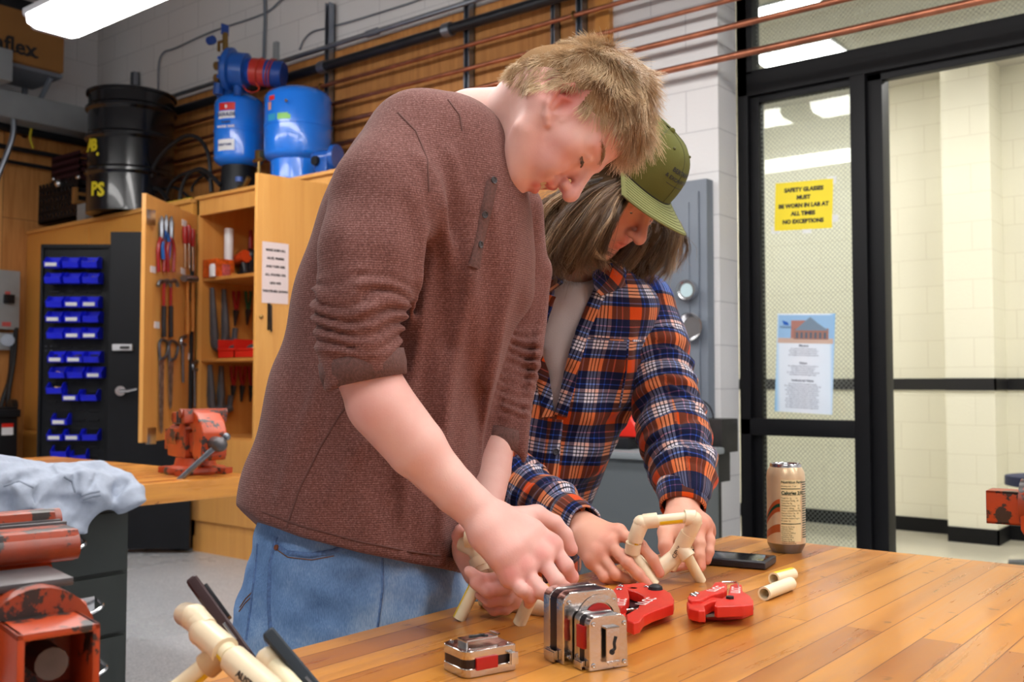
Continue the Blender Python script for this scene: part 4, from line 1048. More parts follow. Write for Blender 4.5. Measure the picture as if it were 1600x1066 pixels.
# ------------------------------------------------------------------ grey locker, bin and discs by the white block wall
LY = WY - .07; lx1 = at_y(1105, 400, LY).x; lx0 = lx1 - .95; lz = at_y(1085, 281, LY).z
t = thing('grey_locker', 'tall grey panelled steel locker against the white block wall', 'locker', (lx0 + .5, LY + .1, 0))
MB().box((lx0, LY, 0), (lx1, WY - .001, lz), .006).build('body', M['grey_paint'], t)
d = MB(); dz = [(.1, .85), (.90, 1.32), (1.37, lz - .06)]
for k in range(2):
    for z0_, z1_ in dz:
        a = lx0 + .03 + k * .46; d.box((a, LY - .012, z0_), (a + .42, LY, z1_), .008); d.box((a + .05, LY - .018, z0_ + .05), (a + .37, LY - .010, z1_ - .05), .006)
d.build('door', M['grey_paint'], t)
def disc(u, v, r, lab, bowl):
    q = at_y(u, v, LY - .02); t = thing('metal_bowl', lab, 'bowl', q)
    Mx = frame(q, (1, 0, 0), z=(0, -1, 0))
    MB().lathe([(0, .0), (r * .75, 0), (r * .98, .03), (r * 1.0, .035), (r * .95, .034), (r * .72, .008), (0, .008)] if bowl else [(0, 0), (r * .98, 0), (r, .02), (r * .97, .035), (r * .86, .035), (r * .82, .02), (0, .018)], 36, M=Mx).build('body', M['chrome'], t)
    return t, Mx
t, Mx = disc(1076, 454, .052, 'small round chrome disc with pale face on the grey locker', False)
MB().lathe([(0, .019), (.034, .019), (.034, .021), (0, .021)], 30, M=Mx).build('face', mat('pale_face', srgb(190, 214, 220), .3), t)
disc(1082, 511, .068, 'larger round chrome bowl below the small disc on the locker', True)
q = at_y(1050, 503, LY - .02); q2 = at_y(1062, 557, LY - .02)
tag(MB().box((q.x - .08, LY - .021, q2.z), (q2.x, LY - .0185, q.z)).build('mint_note', mat('mint_paper', srgb(166, 214, 200), .7)), 'mint green sheet on the locker beside the chrome bowl', 'paper')
# dark steel bucket box hanging on the wall end
q0 = at_y(1078, 700, 4.0); q1 = at_y(1128, 655, 4.0)
xx0, xx1 = at_y(1085, 700, 4.0).x, at_y(1128, 700, 4.0).x
zz1, zz0, zz2 = at_y(1110, 655, 4.0).z, at_y(1110, 708, 4.0).z, at_y(1110, 755, 4.0).z
t = thing('metal_bucket', 'dark rusty steel bin with wire handle by the white block corner', 'bin', (xx0, 4.1, 0))
xx0 -= .12
MB().box((xx0, 4.0, zz0), (xx1, 4.16, zz1), .006).build('upper_body', mat('dark_rust', srgb(40, 38, 38), .5, .3, var=.4, scale=14), t)
MB().box((xx0 + .01, 4.02, zz2), (xx1 - .03, 4.14, zz0), .006).box((xx0 + .03, 4.03, 0), (xx1 - .07, 4.13, zz2)).build('lower_body', mat('dark_rust2', srgb(30, 30, 32), .5, .2, var=.3, scale=14), t)
MB().tube(arc((at_y(1088, 655, 4.05).x, 4.05, zz1), (1, 0, 0), (0, 0, 1), .085, 0, PI, 16), .004, 6).build('handle', M['black_metal'], t)
# grey machine cabinet with red item
gx1 = at_y(1042, 700, 3.6).x; gz = at_y(960, 705, 3.45).z
gp0 = at_y(1012, 700, 3.45); 
t = thing('parts_washer', 'grey steel machine with thick rim behind the plaid shirt', 'machine', (gp0.x - .5, 3.7, 0))
MB().box((gp0.x - 1.0, 3.45, 0), (gp0.x + .06, 3.94, gz - .03), .008).build('body', mat('washer_grey', srgb(82, 88, 92), .5), t)
MB().box((gp0.x - 1.02, 3.43, gz - .03), (gp0.x + .08, 3.96, gz), .012).build('rim', mat('washer_rim', srgb(124, 130, 134), .4), t)
q = at_y(972, 690, 3.6)
tag(MB().box((q.x - .16, 3.55, gz + .001), (q.x + .06, 3.8, gz + .05), .01).build('black_toolbox', M['black_metal']), 'black tool case lying on the grey machine', 'case')
tag(MB().prism([(-.2, 0), (.11, 0), (.05, .08), (.0, .13), (-.2, .13)], -.1, .1, M=frame((q.x, 3.68, gz + .051), (1, 0, 0), y=(0, 0, 1)), bev=.01).build('red_case', M['red_plastic']), 'bright red item lying on the black case behind the plaid shirt', 'case')

# ------------------------------------------------------------------ posters on the sidelight glass
def sheet(px, Y, name, m, lab, cat):
    a, b3, c3 = [at_y(u, v, Y) for u, v in px]
    Mx = frame(a, (b3 - a), y=(a - c3)); W, H_ = (b3 - a).length, (a - c3).length
    t = thing(name, lab, cat, a)
    MB().box((0, -H_, -.0006), (W, 0, .0006), M=Mx).build('sheet', m, t); return t, Mx, W, H_
GY = DY + .052
t, Mx, W, H_ = sheet([(1212, 287), (1302, 279), (1213, 361)], GY, 'safety_sign', mat('sign_yellow', srgb(250, 226, 30), .5), 'yellow safety glasses sign on the narrow window', 'sign')
tx = MB()
for k, s in enumerate(('SAFETY GLASSES', 'MUST', 'BE WORN IN LAB AT', 'ALL TIMES', 'NO EXCEPTIONS')):
    text_mb(tx, s, W * .092, Mx @ Matrix.Translation((W / 2, -H_ * (.17 + .165 * k), .001)), bold=.0016)
tx.build('lettering', M['ink'], t)
tp = MB()
for x, y in ((.0, -.97), (1.0, -.8), (.95, -.02), (.55, -1.0)): tp.box((W * x - .015, H_ * y - .02, -.001), (W * x + .03, H_ * y + .015, .0005), M=Mx)
tp.build('tape', mat('clear_tape', srgb(226, 228, 226), .3), t)

m, nt, b = new_mat('poster_print'); L = nt.links.new
tc = N(nt, 'ShaderNodeTexCoord'); sp = N(nt, 'ShaderNodeSeparateXYZ'); L(tc.outputs['Generated'], sp.inputs[0])
r = ramp(nt, [(0.0, srgb(120, 190, 235)), (.10, srgb(228, 238, 250)), (.5, srgb(236, 240, 250)), (.9, srgb(222, 234, 248)), (1.0, srgb(110, 180, 235))]); L(sp.outputs[0], r.inputs[0])
L(r.outputs[0], b.inputs['Base Color']); b.inputs['Roughness'].default_value = .4; posterm = m
t, Mx, W, H_ = sheet([(1215, 490), (1305, 490), (1216, 643)], GY, 'building_poster', posterm, 'blue and white poster with a building picture on the narrow window', 'poster')
cc = lambda n_, c_: mat(n_, c_, .5)
pm = lambda: Mx
def flat(mb, poly, z): mb.prism([(W * x, -H_ * y) for x, y in poly], z, z + .0004, M=Mx); return mb
flat(MB(), [(.02, .015), (.98, .015), (.98, .27), (.02, .27)], .001).build('sky_print', cc('print_sky', srgb(150, 190, 228)), t)
flat(MB(), [(.02, .25), (.98, .25), (.98, .3), (.02, .3)], .0012).build('ground_print', cc('print_ground', srgb(206, 176, 160)), t)
flat(MB(), [(.25, .07), (.55, .07), (.55, .25), (.25, .25)], .0014).build('tower_print', cc('print_brick', srgb(176, 122, 110)), t)
bp_ = MB(); flat(bp_, [(.30, .15), (.9, .15), (.9, .26), (.30, .26)], .0018); bp_.build('wall_print', cc('print_brick2', srgb(160, 116, 104)), t)
flat(MB(), [(.32, .17), (.45, .10), (.58, .035), (.72, .10), (.9, .17)], .002).build('roof_print', cc('print_roof', srgb(120, 140, 160)), t)
wb = MB()
for k in range(7): flat(wb, [(.34 + k * .08, .19), (.38 + k * .08, .19), (.38 + k * .08, .25), (.34 + k * .08, .25)], .0022)
wb.build('window_print', cc('print_window', srgb(90, 100, 116)), t)
flat(MB(), [(.09, .07), (.19, .09), (.21, .12), (.12, .115)], .0024).build('emblem', cc('print_blue', srgb(30, 96, 190)), t)
tx = MB(); lines = [(.13, 'YOUNG', .05)]
text_mb(tx, 'YOUNG', W * .06, Mx @ Matrix.Translation((W * .16, -H_ * .14, .0025)))
for y, s, sz in ((.325, 'Mission', .055), (.50, 'Vision', .055), (.675, 'Institutional Values', .05)): text_mb(tx, s, W * sz, Mx @ Matrix.Translation((W * .48, -H_ * y, .001)), bold=.0004)
rr_ = random.Random(3)
for y0, n_ in ((.355, 4), (.53, 5), (.71, 12)):
    for k in range(n_):
        w_ = rr_.uniform(.55, .8) if n_ < 12 else rr_.uniform(.6, .85)
        text_mb(tx, 'the college provides learning for people and the region'[: int(w_ * 62)], W * .03, Mx @ Matrix.Translation((W * .48, -H_ * (y0 + k * .0215), .001)))
tx.build('lettering', cc('print_text', srgb(70, 84, 110)), t)
# ------------------------------------------------------------------ work benches
TZ = 0.80
def make_bench(x0, x1, y0, y1, lab, face_side=None):
    o = thing('workbench', lab, 'workbench', ((x0 + x1) / 2, (y0 + y1) / 2, 0))
    MB().box((x0, y0, TZ - .062), (x1, y1, TZ), .004).build('worktop', M['bench'], o)
    bx0, bx1, by0, by1 = x0 + .12, x1 - .04, y0 + .14, y1 - .44
    if face_side is None: bx0, bx1, by0, by1 = x0 + .3, x1 - .3, y0 + .2, y1 - .3
    MB().box((bx0, by0, 0.0), (bx1, by1, TZ - .063), .004).build('base', M['dark_green_metal'], o)
    return o, (bx0, bx1, by0, by1)
main_bench, _ = make_bench(-.91, .46, .2, 1.832, 'large maple workbench top in front holding the tape measures')
B2X, B2Y = -2.72, 2.06
bench2, (bx0, bx1, by0, by1) = make_bench(B2X - 1.37, B2X, .45, B2Y, 'second maple workbench with dark drawers, grey hoodie lying on it', 1)
zs = [at_x(200, v, bx1 + .01).z for v in (892, 987)]
lv_ = [TZ - .07, zs[0], zs[1], zs[1] - (zs[0] - zs[1]), .05]
yr = at_x(196, 900, bx1 + .01).y
for k in range(4):
    zt, zb = lv_[k] - .006, lv_[k + 1] + .006
    d = MB().box((bx1, by0 + .03, zb), (bx1 + .014, yr, zt), .004).build('drawer', M['dark_green_metal'], bench2)
    if k < 3:
        q = at_x([94, 122, 128][k], [852, 958, 1040][k], bx1 + .02)
        zc = zt - .06
        h = MB().tube(smooth_path([(bx1 + .013, q.y - .06, zc), (bx1 + .05, q.y - .055, zc - .015), (bx1 + .055, q.y, zc - .03), (bx1 + .05, q.y + .055, zc - .015), (bx1 + .013, q.y + .06, zc)], 5), .006, 8)
        h.box((bx1 + .013, q.y - .05, zc - .03), (bx1 + .018, q.y + .05, zc + .01), .003)
        h.build('handle', M['chrome'], d)

# ------------------------------------------------------------------ vises
M['vise'] = worn_paint('vise_orange', srgb(184, 66, 22), srgb(48, 38, 36), .545, .35)
M['vise_iron'] = mat('vise_iron', srgb(92, 88, 90), .42, .7, var=.3, scale=20)
def vise(loc, fwd, lab, s=1.0, handle_ang=R(50), slide=0.0):
    f_ = Vector((fwd[0], fwd[1], 0)).normalized()
    T = frame(loc, f_, z=(0, 0, 1)) @ Matrix.Scale(s, 4)
    o = thing('bench_vise', lab, 'vise', loc)
    Ms = lambda: T @ Matrix(((1, 0, 0, 0), (0, 0, -1, 0), (0, 1, 0, 0), (0, 0, 0, 1)))
    b_ = MB().lathe([(0, 0), (.085, 0), (.088, .008), (.085, .018), (.06, .024), (.055, .045), (0, .045)], 36, M=T)
    for a in (40, 140, 220, 320): b_.prism([(-.02, -.02), (.02, -.02), (.022, .02), (-.022, .02)], 0, .018, M=T @ Matrix.Rotation(R(a), 4, 'Z') @ Matrix.Translation((.088, 0, 0)), bev=.003)
    b_.build('base', M['vise'], o)
    body = [(-.125, .055), (-.12, .045), (.03, .045), (.035, .055), (.032, .13), (.018, .14), (.018, .168), (-.004, .168), (-.010, .150), (-.03, .130), (-.05, .128), (-.115, .128), (-.125, .12)]
    bb = MB().prism(body, -.042, .042, M=Ms(), bev=.005)
    bb.prism([(-.030, .158), (-.026, .178), (.018, .178), (.018, .148), (-.02, .148)], -.062, .062, M=Ms(), bev=.004); bb.cyl(T @ Vector((-.018, -.062, .162)), T @ Vector((-.018, .062, .162)), .0135 * s, 18)
    bb.cyl(T @ Vector((-.128, 0, .100)), T @ Vector((-.04, 0, .100)), .046 * s, 32)
    bb.build('fixed_jaw', M['vise'], o)
    MB().box((-.105, -.034, .1405), (-.030, .034, .1475), .002, M=T).build('anvil', M['vise_iron'], o)
    # beam: hollow square channel with the screw in it
    x0, x1, a, t_ = -.185 - slide, .13, .031, .006
    bm_ = MB()
    zc = .092
    for lo, hi in (((x0, -a, zc + a - t_), (x1, a, zc + a)), ((x0, -a, zc - a), (x1, a, zc - a + t_)), ((x0, -a, zc - a), (x1, -a + t_, zc + a)), ((x0, a - t_, zc - a), (x1, a, zc + a))): bm_.box(lo, hi, .002, M=T)
    bm_.build('beam', M['vise'], o)
    MB().tube([T @ Vector((x0 + .02, 0, zc)), T @ Vector((x1, 0, zc))], .013 * s, 14).build('screw', M['vise_iron'], o)
    mv = [(.045, .178), (.05, .135), (.075, .125), (.085, .10), (.075, .055), (.09, .045), (.145, .045), (.155, .06), (.155, .125), (.135, .155), (.10, .178), (.07, .188)]
    m_ = MB().prism(mv, -.036, .036, M=Ms(), bev=.007, seg=3).prism([(.045, .145), (.045, .188), (.078, .188), (.085, .150)], -.062, .062, M=Ms(), bev=.006)
    m_.cyl(T @ Vector((.06, -.068, .176)), T @ Vector((.06, .068, .176)), .013 * s, 16)
    m_.build('moving_jaw', M['vise'], o)
    j = MB().box((.019, -.064, .148), (.025, .064, .18), .001, M=T).box((.038, -.064, .148), (.045, .064, .18), .001, M=T)
    j.build('jaw_plate', M['vise_iron'], o)
    MB().cyl(T @ Vector((.152, 0, zc)), T @ Vector((.195, 0, zc)), .021 * s, 20).ball(T @ Vector((.195, 0, zc)), .021 * s).build('screw_boss', M['vise_iron'], o)
    d = Vector((-.25, math.cos(handle_ang), -math.sin(handle_ang))).normalized()
    c = Vector((.183, 0, zc))
    MB().tube([T @ (c - d * .03), T @ (c + d * .175)], .0078 * s, 10).ball(T @ (c - d * .03), .011 * s).ball(T @ (c + d * .175), .010 * s).build('handle', M['steel'], o)
    return o
q = at_z(305, 738, TZ)
vise((q.x + .03, q.y - .02, TZ + .001), (.97, -.25), 'orange bench vise on the second workbench, before the tool cabinet', 1.15, R(135))
q = P(92, 1075, .74); fq = Vector((-.98, .19, 0)).normalized(); q = q + fq * .185 * .95
vise((q.x, q.y, TZ + .001), fq, 'large worn orange vise at the near corner of the front bench', .95, R(60))
q = P(1722, 900, 1.66)
vise((q.x, q.y, TZ + .001), (1, .05), 'orange vise cut off by the picture edge, on the right of the bench', .92, R(60))

# ------------------------------------------------------------------ small things on the front bench
M['pvc'] = mat('cream_pvc', srgb(238, 226, 192), .32, var=.03, scale=30, sss=.0)
M['pvc_fit'] = mat('cream_fitting', srgb(234, 216, 184), .28)
M['stripe'] = mat('yellow_stripe', srgb(238, 206, 40), .35)
# drink can
c = at_z(1229, 862, TZ); t = thing('drink_can', 'tall tan aluminium drink can at the back corner of the bench', 'can', (c.x, c.y, TZ + .0005))
T = Matrix.Translation((c.x, c.y, TZ + .0005)); r = .0335; Hc = .157
MB().lathe([(0, .004), (.018, .003), (.023, 0), (.026, 0), (.028, .004), (.0325, .013), (r, .017)], 48, M=T).build('base', M['steel'], t)
MB().lathe([(r, .017), (r, .134), (.0325, .142), (.028, .151)], 48, M=T).build('body', mat('can_tan', srgb(220, 194, 158), .28, .35), t)
MB().lathe([(.028, .151), (.0275, .155), (.0265, .157), (.0255, .1555), (.025, .151), (0, .151)], 48, M=T).build('rim', M['chrome'], t)
lid = MB().prism([(-.009, -.008), (.009, -.008), (.011, .004), (.006, .013), (-.006, .013), (-.011, .004)], .1525, .154, M=T @ Matrix.Rotation(R(-40), 4, 'Z'), bev=.0005); lid.build('pull_tab', mat('can_teal', srgb(20, 140, 110), .3, .5), t)
def can_ang(u): return min((abs(CX + F * (p - CAM).dot(RT) / (p - CAM).dot(FW) - u), a) for a in [R(x / 4) for x in range(-700, 0)] for p in [Vector((c.x + r * math.cos(a), c.y + r * math.sin(a), .88))])[1]
def can_patch(mb, a0, a1, z0, z1, lift=.0003, n=10):
    return mb.grid(lambda s, q_: T @ Vector(((r + lift) * math.cos(a0 + (a1 - a0) * s), (r + lift) * math.sin(a0 + (a1 - a0) * s), z0 + (z1 - z0) * q_)), n, 1)
a1, a2, a3, a4 = can_ang(1220), can_ang(1251), can_ang(1253), can_ang(1258)
can_patch(MB(), a1, a2, .022, .130).build('label_panel', mat('label_cream', srgb(226, 212, 166), .35, .1), t, smooth=False)
tx = MB(); ink = mat('can_ink', srgb(34, 66, 54), .5)
def can_text(s, size, a, z, al='LEFT', bold=0):
    cu = MB(); text_mb(cu, s, size, Matrix.Identity(4), al, depth=.0, bold=bold)
    for v in cu.bm.verts:
        aa = a + v.co.x / r; v.co = T @ Vector(((r + .0007) * math.cos(aa), (r + .0007) * math.sin(aa), z + v.co.y))
    me = bpy.data.meshes.new('x'); cu.bm.to_mesh(me); cu.bm.free(); tx.bm.from_mesh(me); bpy.data.meshes.remove(me)
can_text('Nutrition Facts', .0064, a1 + .03, .126, bold=.00015); can_text('Calories 210', .0078, a1 + .03, .107, bold=.0003)
can_text('Serving size  1 can', .0036, a1 + .03, .119)
for k, s in enumerate(('Total Fat 1g       1%', 'Saturated Fat 0g   0%', 'Trans Fat 0g', 'Cholesterol 0mg    0%', 'Sodium 120mg       5%', 'Total Carbohydrate 55g', 'Dietary Fiber 0g   0%', 'Total Sugars 54g', 'Includes Added Sugars', 'Protein 1g')):
    can_text(s, .0036, a1 + .03, .098 - k * .0044)
for k, s in enumerate(('Vitamin D 0mcg', 'Calcium 20mg', 'Iron 0.1mg', 'Potassium 240mg', 'Thiamin 0mg', 'Riboflavin 0mg', 'Niacin 20mg', 'Vitamin B6 2mg', 'Vitamin B12 5mcg')): can_text(s, .0034, a1 + .03, .048 - k * .0036 - .0)
for z, h in ((.1145, .0012), (.1035, .0006), (.053, .0014)): can_patch(tx, a1 + .02, a2 - .02, z - h / 2, z + h / 2, .0006)
for k in range(24): can_patch(tx, a3, a4 + .3, .028 + k * .0042, .0298 + k * .0042, .0006, 3)
tx.build('lettering', ink, t, smooth=False)
sw = MB(); g0, g1 = can_ang(1200) - .5, a1 - .04
def swoosh(f0, f1, m, nm, lift):
    MB().grid(lambda s, q_: T @ Vector(((r + lift) * math.cos(g0 + (g1 - g0) * s), (r + lift) * math.sin(g0 + (g1 - g0) * s), f0(s) + (f1(s) - f0(s)) * q_)), 24, 1).build(nm, m, t, smooth=False)
sS = lambda s: 3 * s * s - 2 * s ** 3
swoosh(lambda s: .044 + .03 * sS(s), lambda s: .062 + .034 * sS(s), mat('can_orange', srgb(186, 92, 44), .35, .3), 'orange_swoosh', .0003)
swoosh(lambda s: .051 + .031 * sS(s), lambda s: .056 + .032 * sS(s), mat('can_green', srgb(20, 74, 52), .35, .3), 'green_swoosh', .0006)
swoosh(lambda s: .022 + .016 * sS(s), lambda s: .034 + .018 * sS(s), mat('can_orange2', srgb(180, 96, 50), .35, .3), 'lower_swoosh', .0003)

# black phone lying flat
p0, p1, p2 = at_z(1104, 884, TZ), at_z(1196, 892, TZ), at_z(1228, 876, TZ)
xd_ = (p1 - p0).normalized(); yd_ = Vector((-xd_.y, xd_.x, 0)); Lp = .150; Wp = .076
T = frame(p1 + Vector((0, 0, .0008)), -xd_, z=(0, 0, -1))
t = thing('smartphone', 'black phone in a rugged case lying flat beside the can', 'phone', p1)
T = Matrix.Translation(p1 + Vector((0, 0, .0008))) @ Matrix((xd_, yd_, Vector((0, 0, 1)))).transposed().to_4x4()
MB().box((-Lp, 0, 0), (0, Wp, .0125), .004, M=T, seg=3).build('case', mat('phone_case', srgb(22, 24, 34), .45), t)
MB().box((-Lp + .006, .006, .0120), (-.006, Wp - .006, .0129), .0003, M=T).build('screen', mat('phone_glass', srgb(12, 13, 18), .12), t)
MB().box((-.09, -.0006, .004), (-.07, .001, .008), .0004, M=T).box((-.05, -.0006, .004), (-.035, .001, .008), .0004, M=T).build('button', M['rubber'], t)

# offcuts of pipe
def pipe_piece(u0, v0, u1, v1, lab, rr_=.0095, stripe=False, group='cut pipe pieces'):
    a, b3 = at_z(u0, v0, TZ + rr_), at_z(u1, v1, TZ + rr_)
    t = thing('pipe_offcut', lab, 'pipe piece', ((a + b3) / 2 - Vector((0, 0, rr_))), group)
    MB().hollow(a, b3, rr_, rr_ * .74, 24).build('pipe', M['pvc'], t)
    if stripe: add_stripe(a, b3, rr_, t, (0, -.3, 1))
    return t
def add_stripe(a, b3, r, parent, up, w=.35, mname='stripe'):
    a, b3 = Vector(a), Vector(b3); T_ = (b3 - a).normalized(); u_ = Vector(up); u_ = (u_ - T_ * u_.dot(T_)).normalized(); s_ = T_.cross(u_)
    MB().grid(lambda s, q_: a + (b3 - a) * s + (u_ * math.cos((q_ - .5) * w * 2) + s_ * math.sin((q_ - .5) * w * 2)) * (r + .0003), 2, 6).build('stripe', M[mname], parent)
pipe_piece(1194, 928, 1235, 912, 'plain short cream pipe offcut beside the red cutter')
t = pipe_piece(1209, 905, 1238, 897, 'short cream pipe offcut with yellow print lying behind the plain one', stripe=True)

# pipe cutters: outlines read off on the bench plane
M['cut_red'] = mat('cutter_red', srgb(214, 44, 30), .38, var=.05, scale=40, bump=.06, bscale=900)
def zpoly(mb, px, z0, z1, bev=.003, off=(940, 880), k=5.0):
    pts = [at_z(off[0] + x / k, off[1] + y / k, z1) for x, y in px]
    mb.prism([(p.x, p.y) for p in pts], z0, z1, bev=bev, seg=3); return mb
z0 = TZ + .0005
t = thing('pipe_cutter', 'open red pipe cutter nearest the tape measures', 'pipe cutter', at_z(1005, 945, TZ), 'red pipe cutters')
A1 = [(80, 215), (125, 168), (210, 163), (330, 150), (400, 192), (480, 198), (540, 232), (568, 282), (560, 318), (480, 348), (400, 375), (330, 410), (300, 455), (250, 470), (196, 448), (192, 400), (280, 350), (335, 300), (330, 255), (280, 228), (205, 205), (218, 255), (190, 320), (150, 350), (108, 318), (78, 262)]
zpoly(MB(), A1, z0 + .010, z0 + .024).build('upper_shell', M['cut_red'], t)
A1b = [(x + 2, y + 30) for x, y in A1]
zpoly(MB(), [(90, 230), (150, 200), (330, 190), (480, 235), (555, 300), (480, 345), (330, 400), (250, 455), (205, 440), (290, 350), (300, 260), (200, 240), (190, 310), (150, 345), (100, 310)], z0, z0 + .0095, .002).build('lower_shell', M['cut_red'], t)
zpoly(MB(), [(225, 235), (250, 222), (290, 235), (330, 262), (325, 300), (290, 330), (230, 350), (200, 330), (215, 280)], z0 + .002, z0 + .010, .001).build('ratchet', M['tool_black'], t)
q = at_z(940 + 250 / 5, 880 + 265 / 5, z0 + .012); MB().lathe([(0, 0), (.008, 0), (.008, .008), (.005, .012), (0, .012)], 18, M=Matrix.Translation(q)).build('ratchet_knob', M['rubber'], t)
q = at_z(940 + 420 / 5, 880 + 205 / 5, z0 + .024); MB().lathe([(0, 0), (.010, 0), (.009, .004), (.005, .0065), (0, .007)], 22, M=Matrix.Translation(q)).build('pivot', M['rubber'], t)
sc_ = MB()
for x, y in ((152, 182), (140, 208), (352, 188)): q = at_z(940 + x / 5, 880 + y / 5, z0 + .024); sc_.lathe([(0, 0), (.0042, 0), (.0042, .001), (.003, .0016), (.0012, .0008), (0, .0008)], 14, M=Matrix.Translation(q))
sc_.build('screw', M['chrome'], t)
zpoly(MB(), [(200, 345), (220, 330), (300, 345), (310, 352), (290, 372), (200, 372)], z0 + .006, z0 + .008, 0).build('blade', M['steel'], t, smooth=False)
sp_ = [at_z(940 + x / 5, 880 + y / 5, z0 + .014) for x, y in ((150, 365), (190, 368), (250, 360), (285, 365), (298, 385), (300, 410))]
MB().tube(smooth_path(sp_, 5), .0012, 6).build('spring', M['chrome'], t)
q = at_z(940 + 170 / 5, 880 + 400 / 5, z0 + .010); zpoly(MB(), [(150, 362), (185, 372), (190, 410), (175, 440), (160, 420), (148, 385)], z0, z0 + .014).build('trigger', M['cut_red'], t)
wm = mat('marker_white', srgb(232, 214, 210), .6)
def scrib(s, x, y, dx, dy, size, par, zz):
    a, b3 = at_z(940 + x / 5, 880 + y / 5, zz), at_z(940 + (x + dx) / 5, 880 + (y + dy) / 5, zz)
    mb = MB(); text_mb(mb, s, size, frame(a + Vector((0, 0, .0003)), b3 - a, z=(0, 0, 1)), depth=.0002, bold=.0003); mb.build('lettering', wm, par)
scrib('LLCC', 158, 305, 22, -62, .017, t, z0 + .024); scrib('LLCC', 352, 300, 60, -32, .019, t, z0 + .024)

t = thing('pipe_cutter', 'closed red pipe cutter between the open cutter and the cream offcuts', 'pipe cutter', at_z(1125, 945, TZ), 'red pipe cutters')
B1 = [(664, 300), (700, 294), (800, 290), (812, 262), (860, 264), (940, 275), (988, 240), (1006, 172), (1050, 158), (1096, 170), (1102, 215), (1160, 255), (1186, 290), (1184, 322), (1100, 332), (900, 340), (880, 330), (892, 296), (860, 300), (800, 330), (812, 372), (760, 374), (680, 352)]
zpoly(MB(), B1, z0 + .012, z0 + .026).build('upper_shell', M['cut_red'], t)
B2 = [(680, 285), (672, 262), (690, 243), (722, 225), (782, 215), (850, 193), (882, 150), (930, 147), (980, 165), (976, 205), (950, 222), (900, 238), (850, 250), (815, 268), (780, 288), (700, 292)]
zpoly(MB(), B2, z0 + .006, z0 + .030).build('handle', M['cut_red'], t)
zpoly(MB(), [(668, 350), (690, 345), (900, 350), (1185, 318), (1190, 345), (1100, 372), (900, 398), (820, 402), (700, 385)], z0 + .008, z0 + .0115, .0003).build('blade', M['steel'], t)
zpoly(MB(), [(668, 365), (800, 360), (1180, 335), (1186, 360), (1100, 395), (960, 405), (815, 400), (812, 425), (700, 405)], z0, z0 + .0075, .002).build('lower_shell', M['cut_red'], t)
sc_ = MB()
for x, y, zz in ((722, 258, .030), (740, 240, .030), (712, 250, .030)): q = at_z(940 + x / 5, 880 + y / 5, z0 + zz); sc_.lathe([(0, 0), (.0045, 0), (.0045, .001), (.003, .0018), (.0012, .0008), (0, .0008)], 14, M=Matrix.Translation(q))
sc_.build('screw', M['chrome'], t)
q = at_z(940 + 1002 / 5, 880 + 278 / 5, z0 + .026); MB().lathe([(0, 0), (.0055, 0), (.0055, .003), (0, .003)], 6, M=Matrix.Translation(q)).build('pivot', M['rubber'], t)
sp_ = [at_z(940 + x / 5, 880 + y / 5, z0 + .03) for x, y in ((940, 152), (990, 150), (1040, 150), (1065, 158), (1070, 180))]
MB().tube(smooth_path(sp_, 5), .0012, 6).build('spring', M['chrome'], t)
scrib('LLCC', 895, 203, 30, -14, .016, t, z0 + .030); scrib('LLCC', 1052, 212, 6, -50, .017, t, z0 + .026)

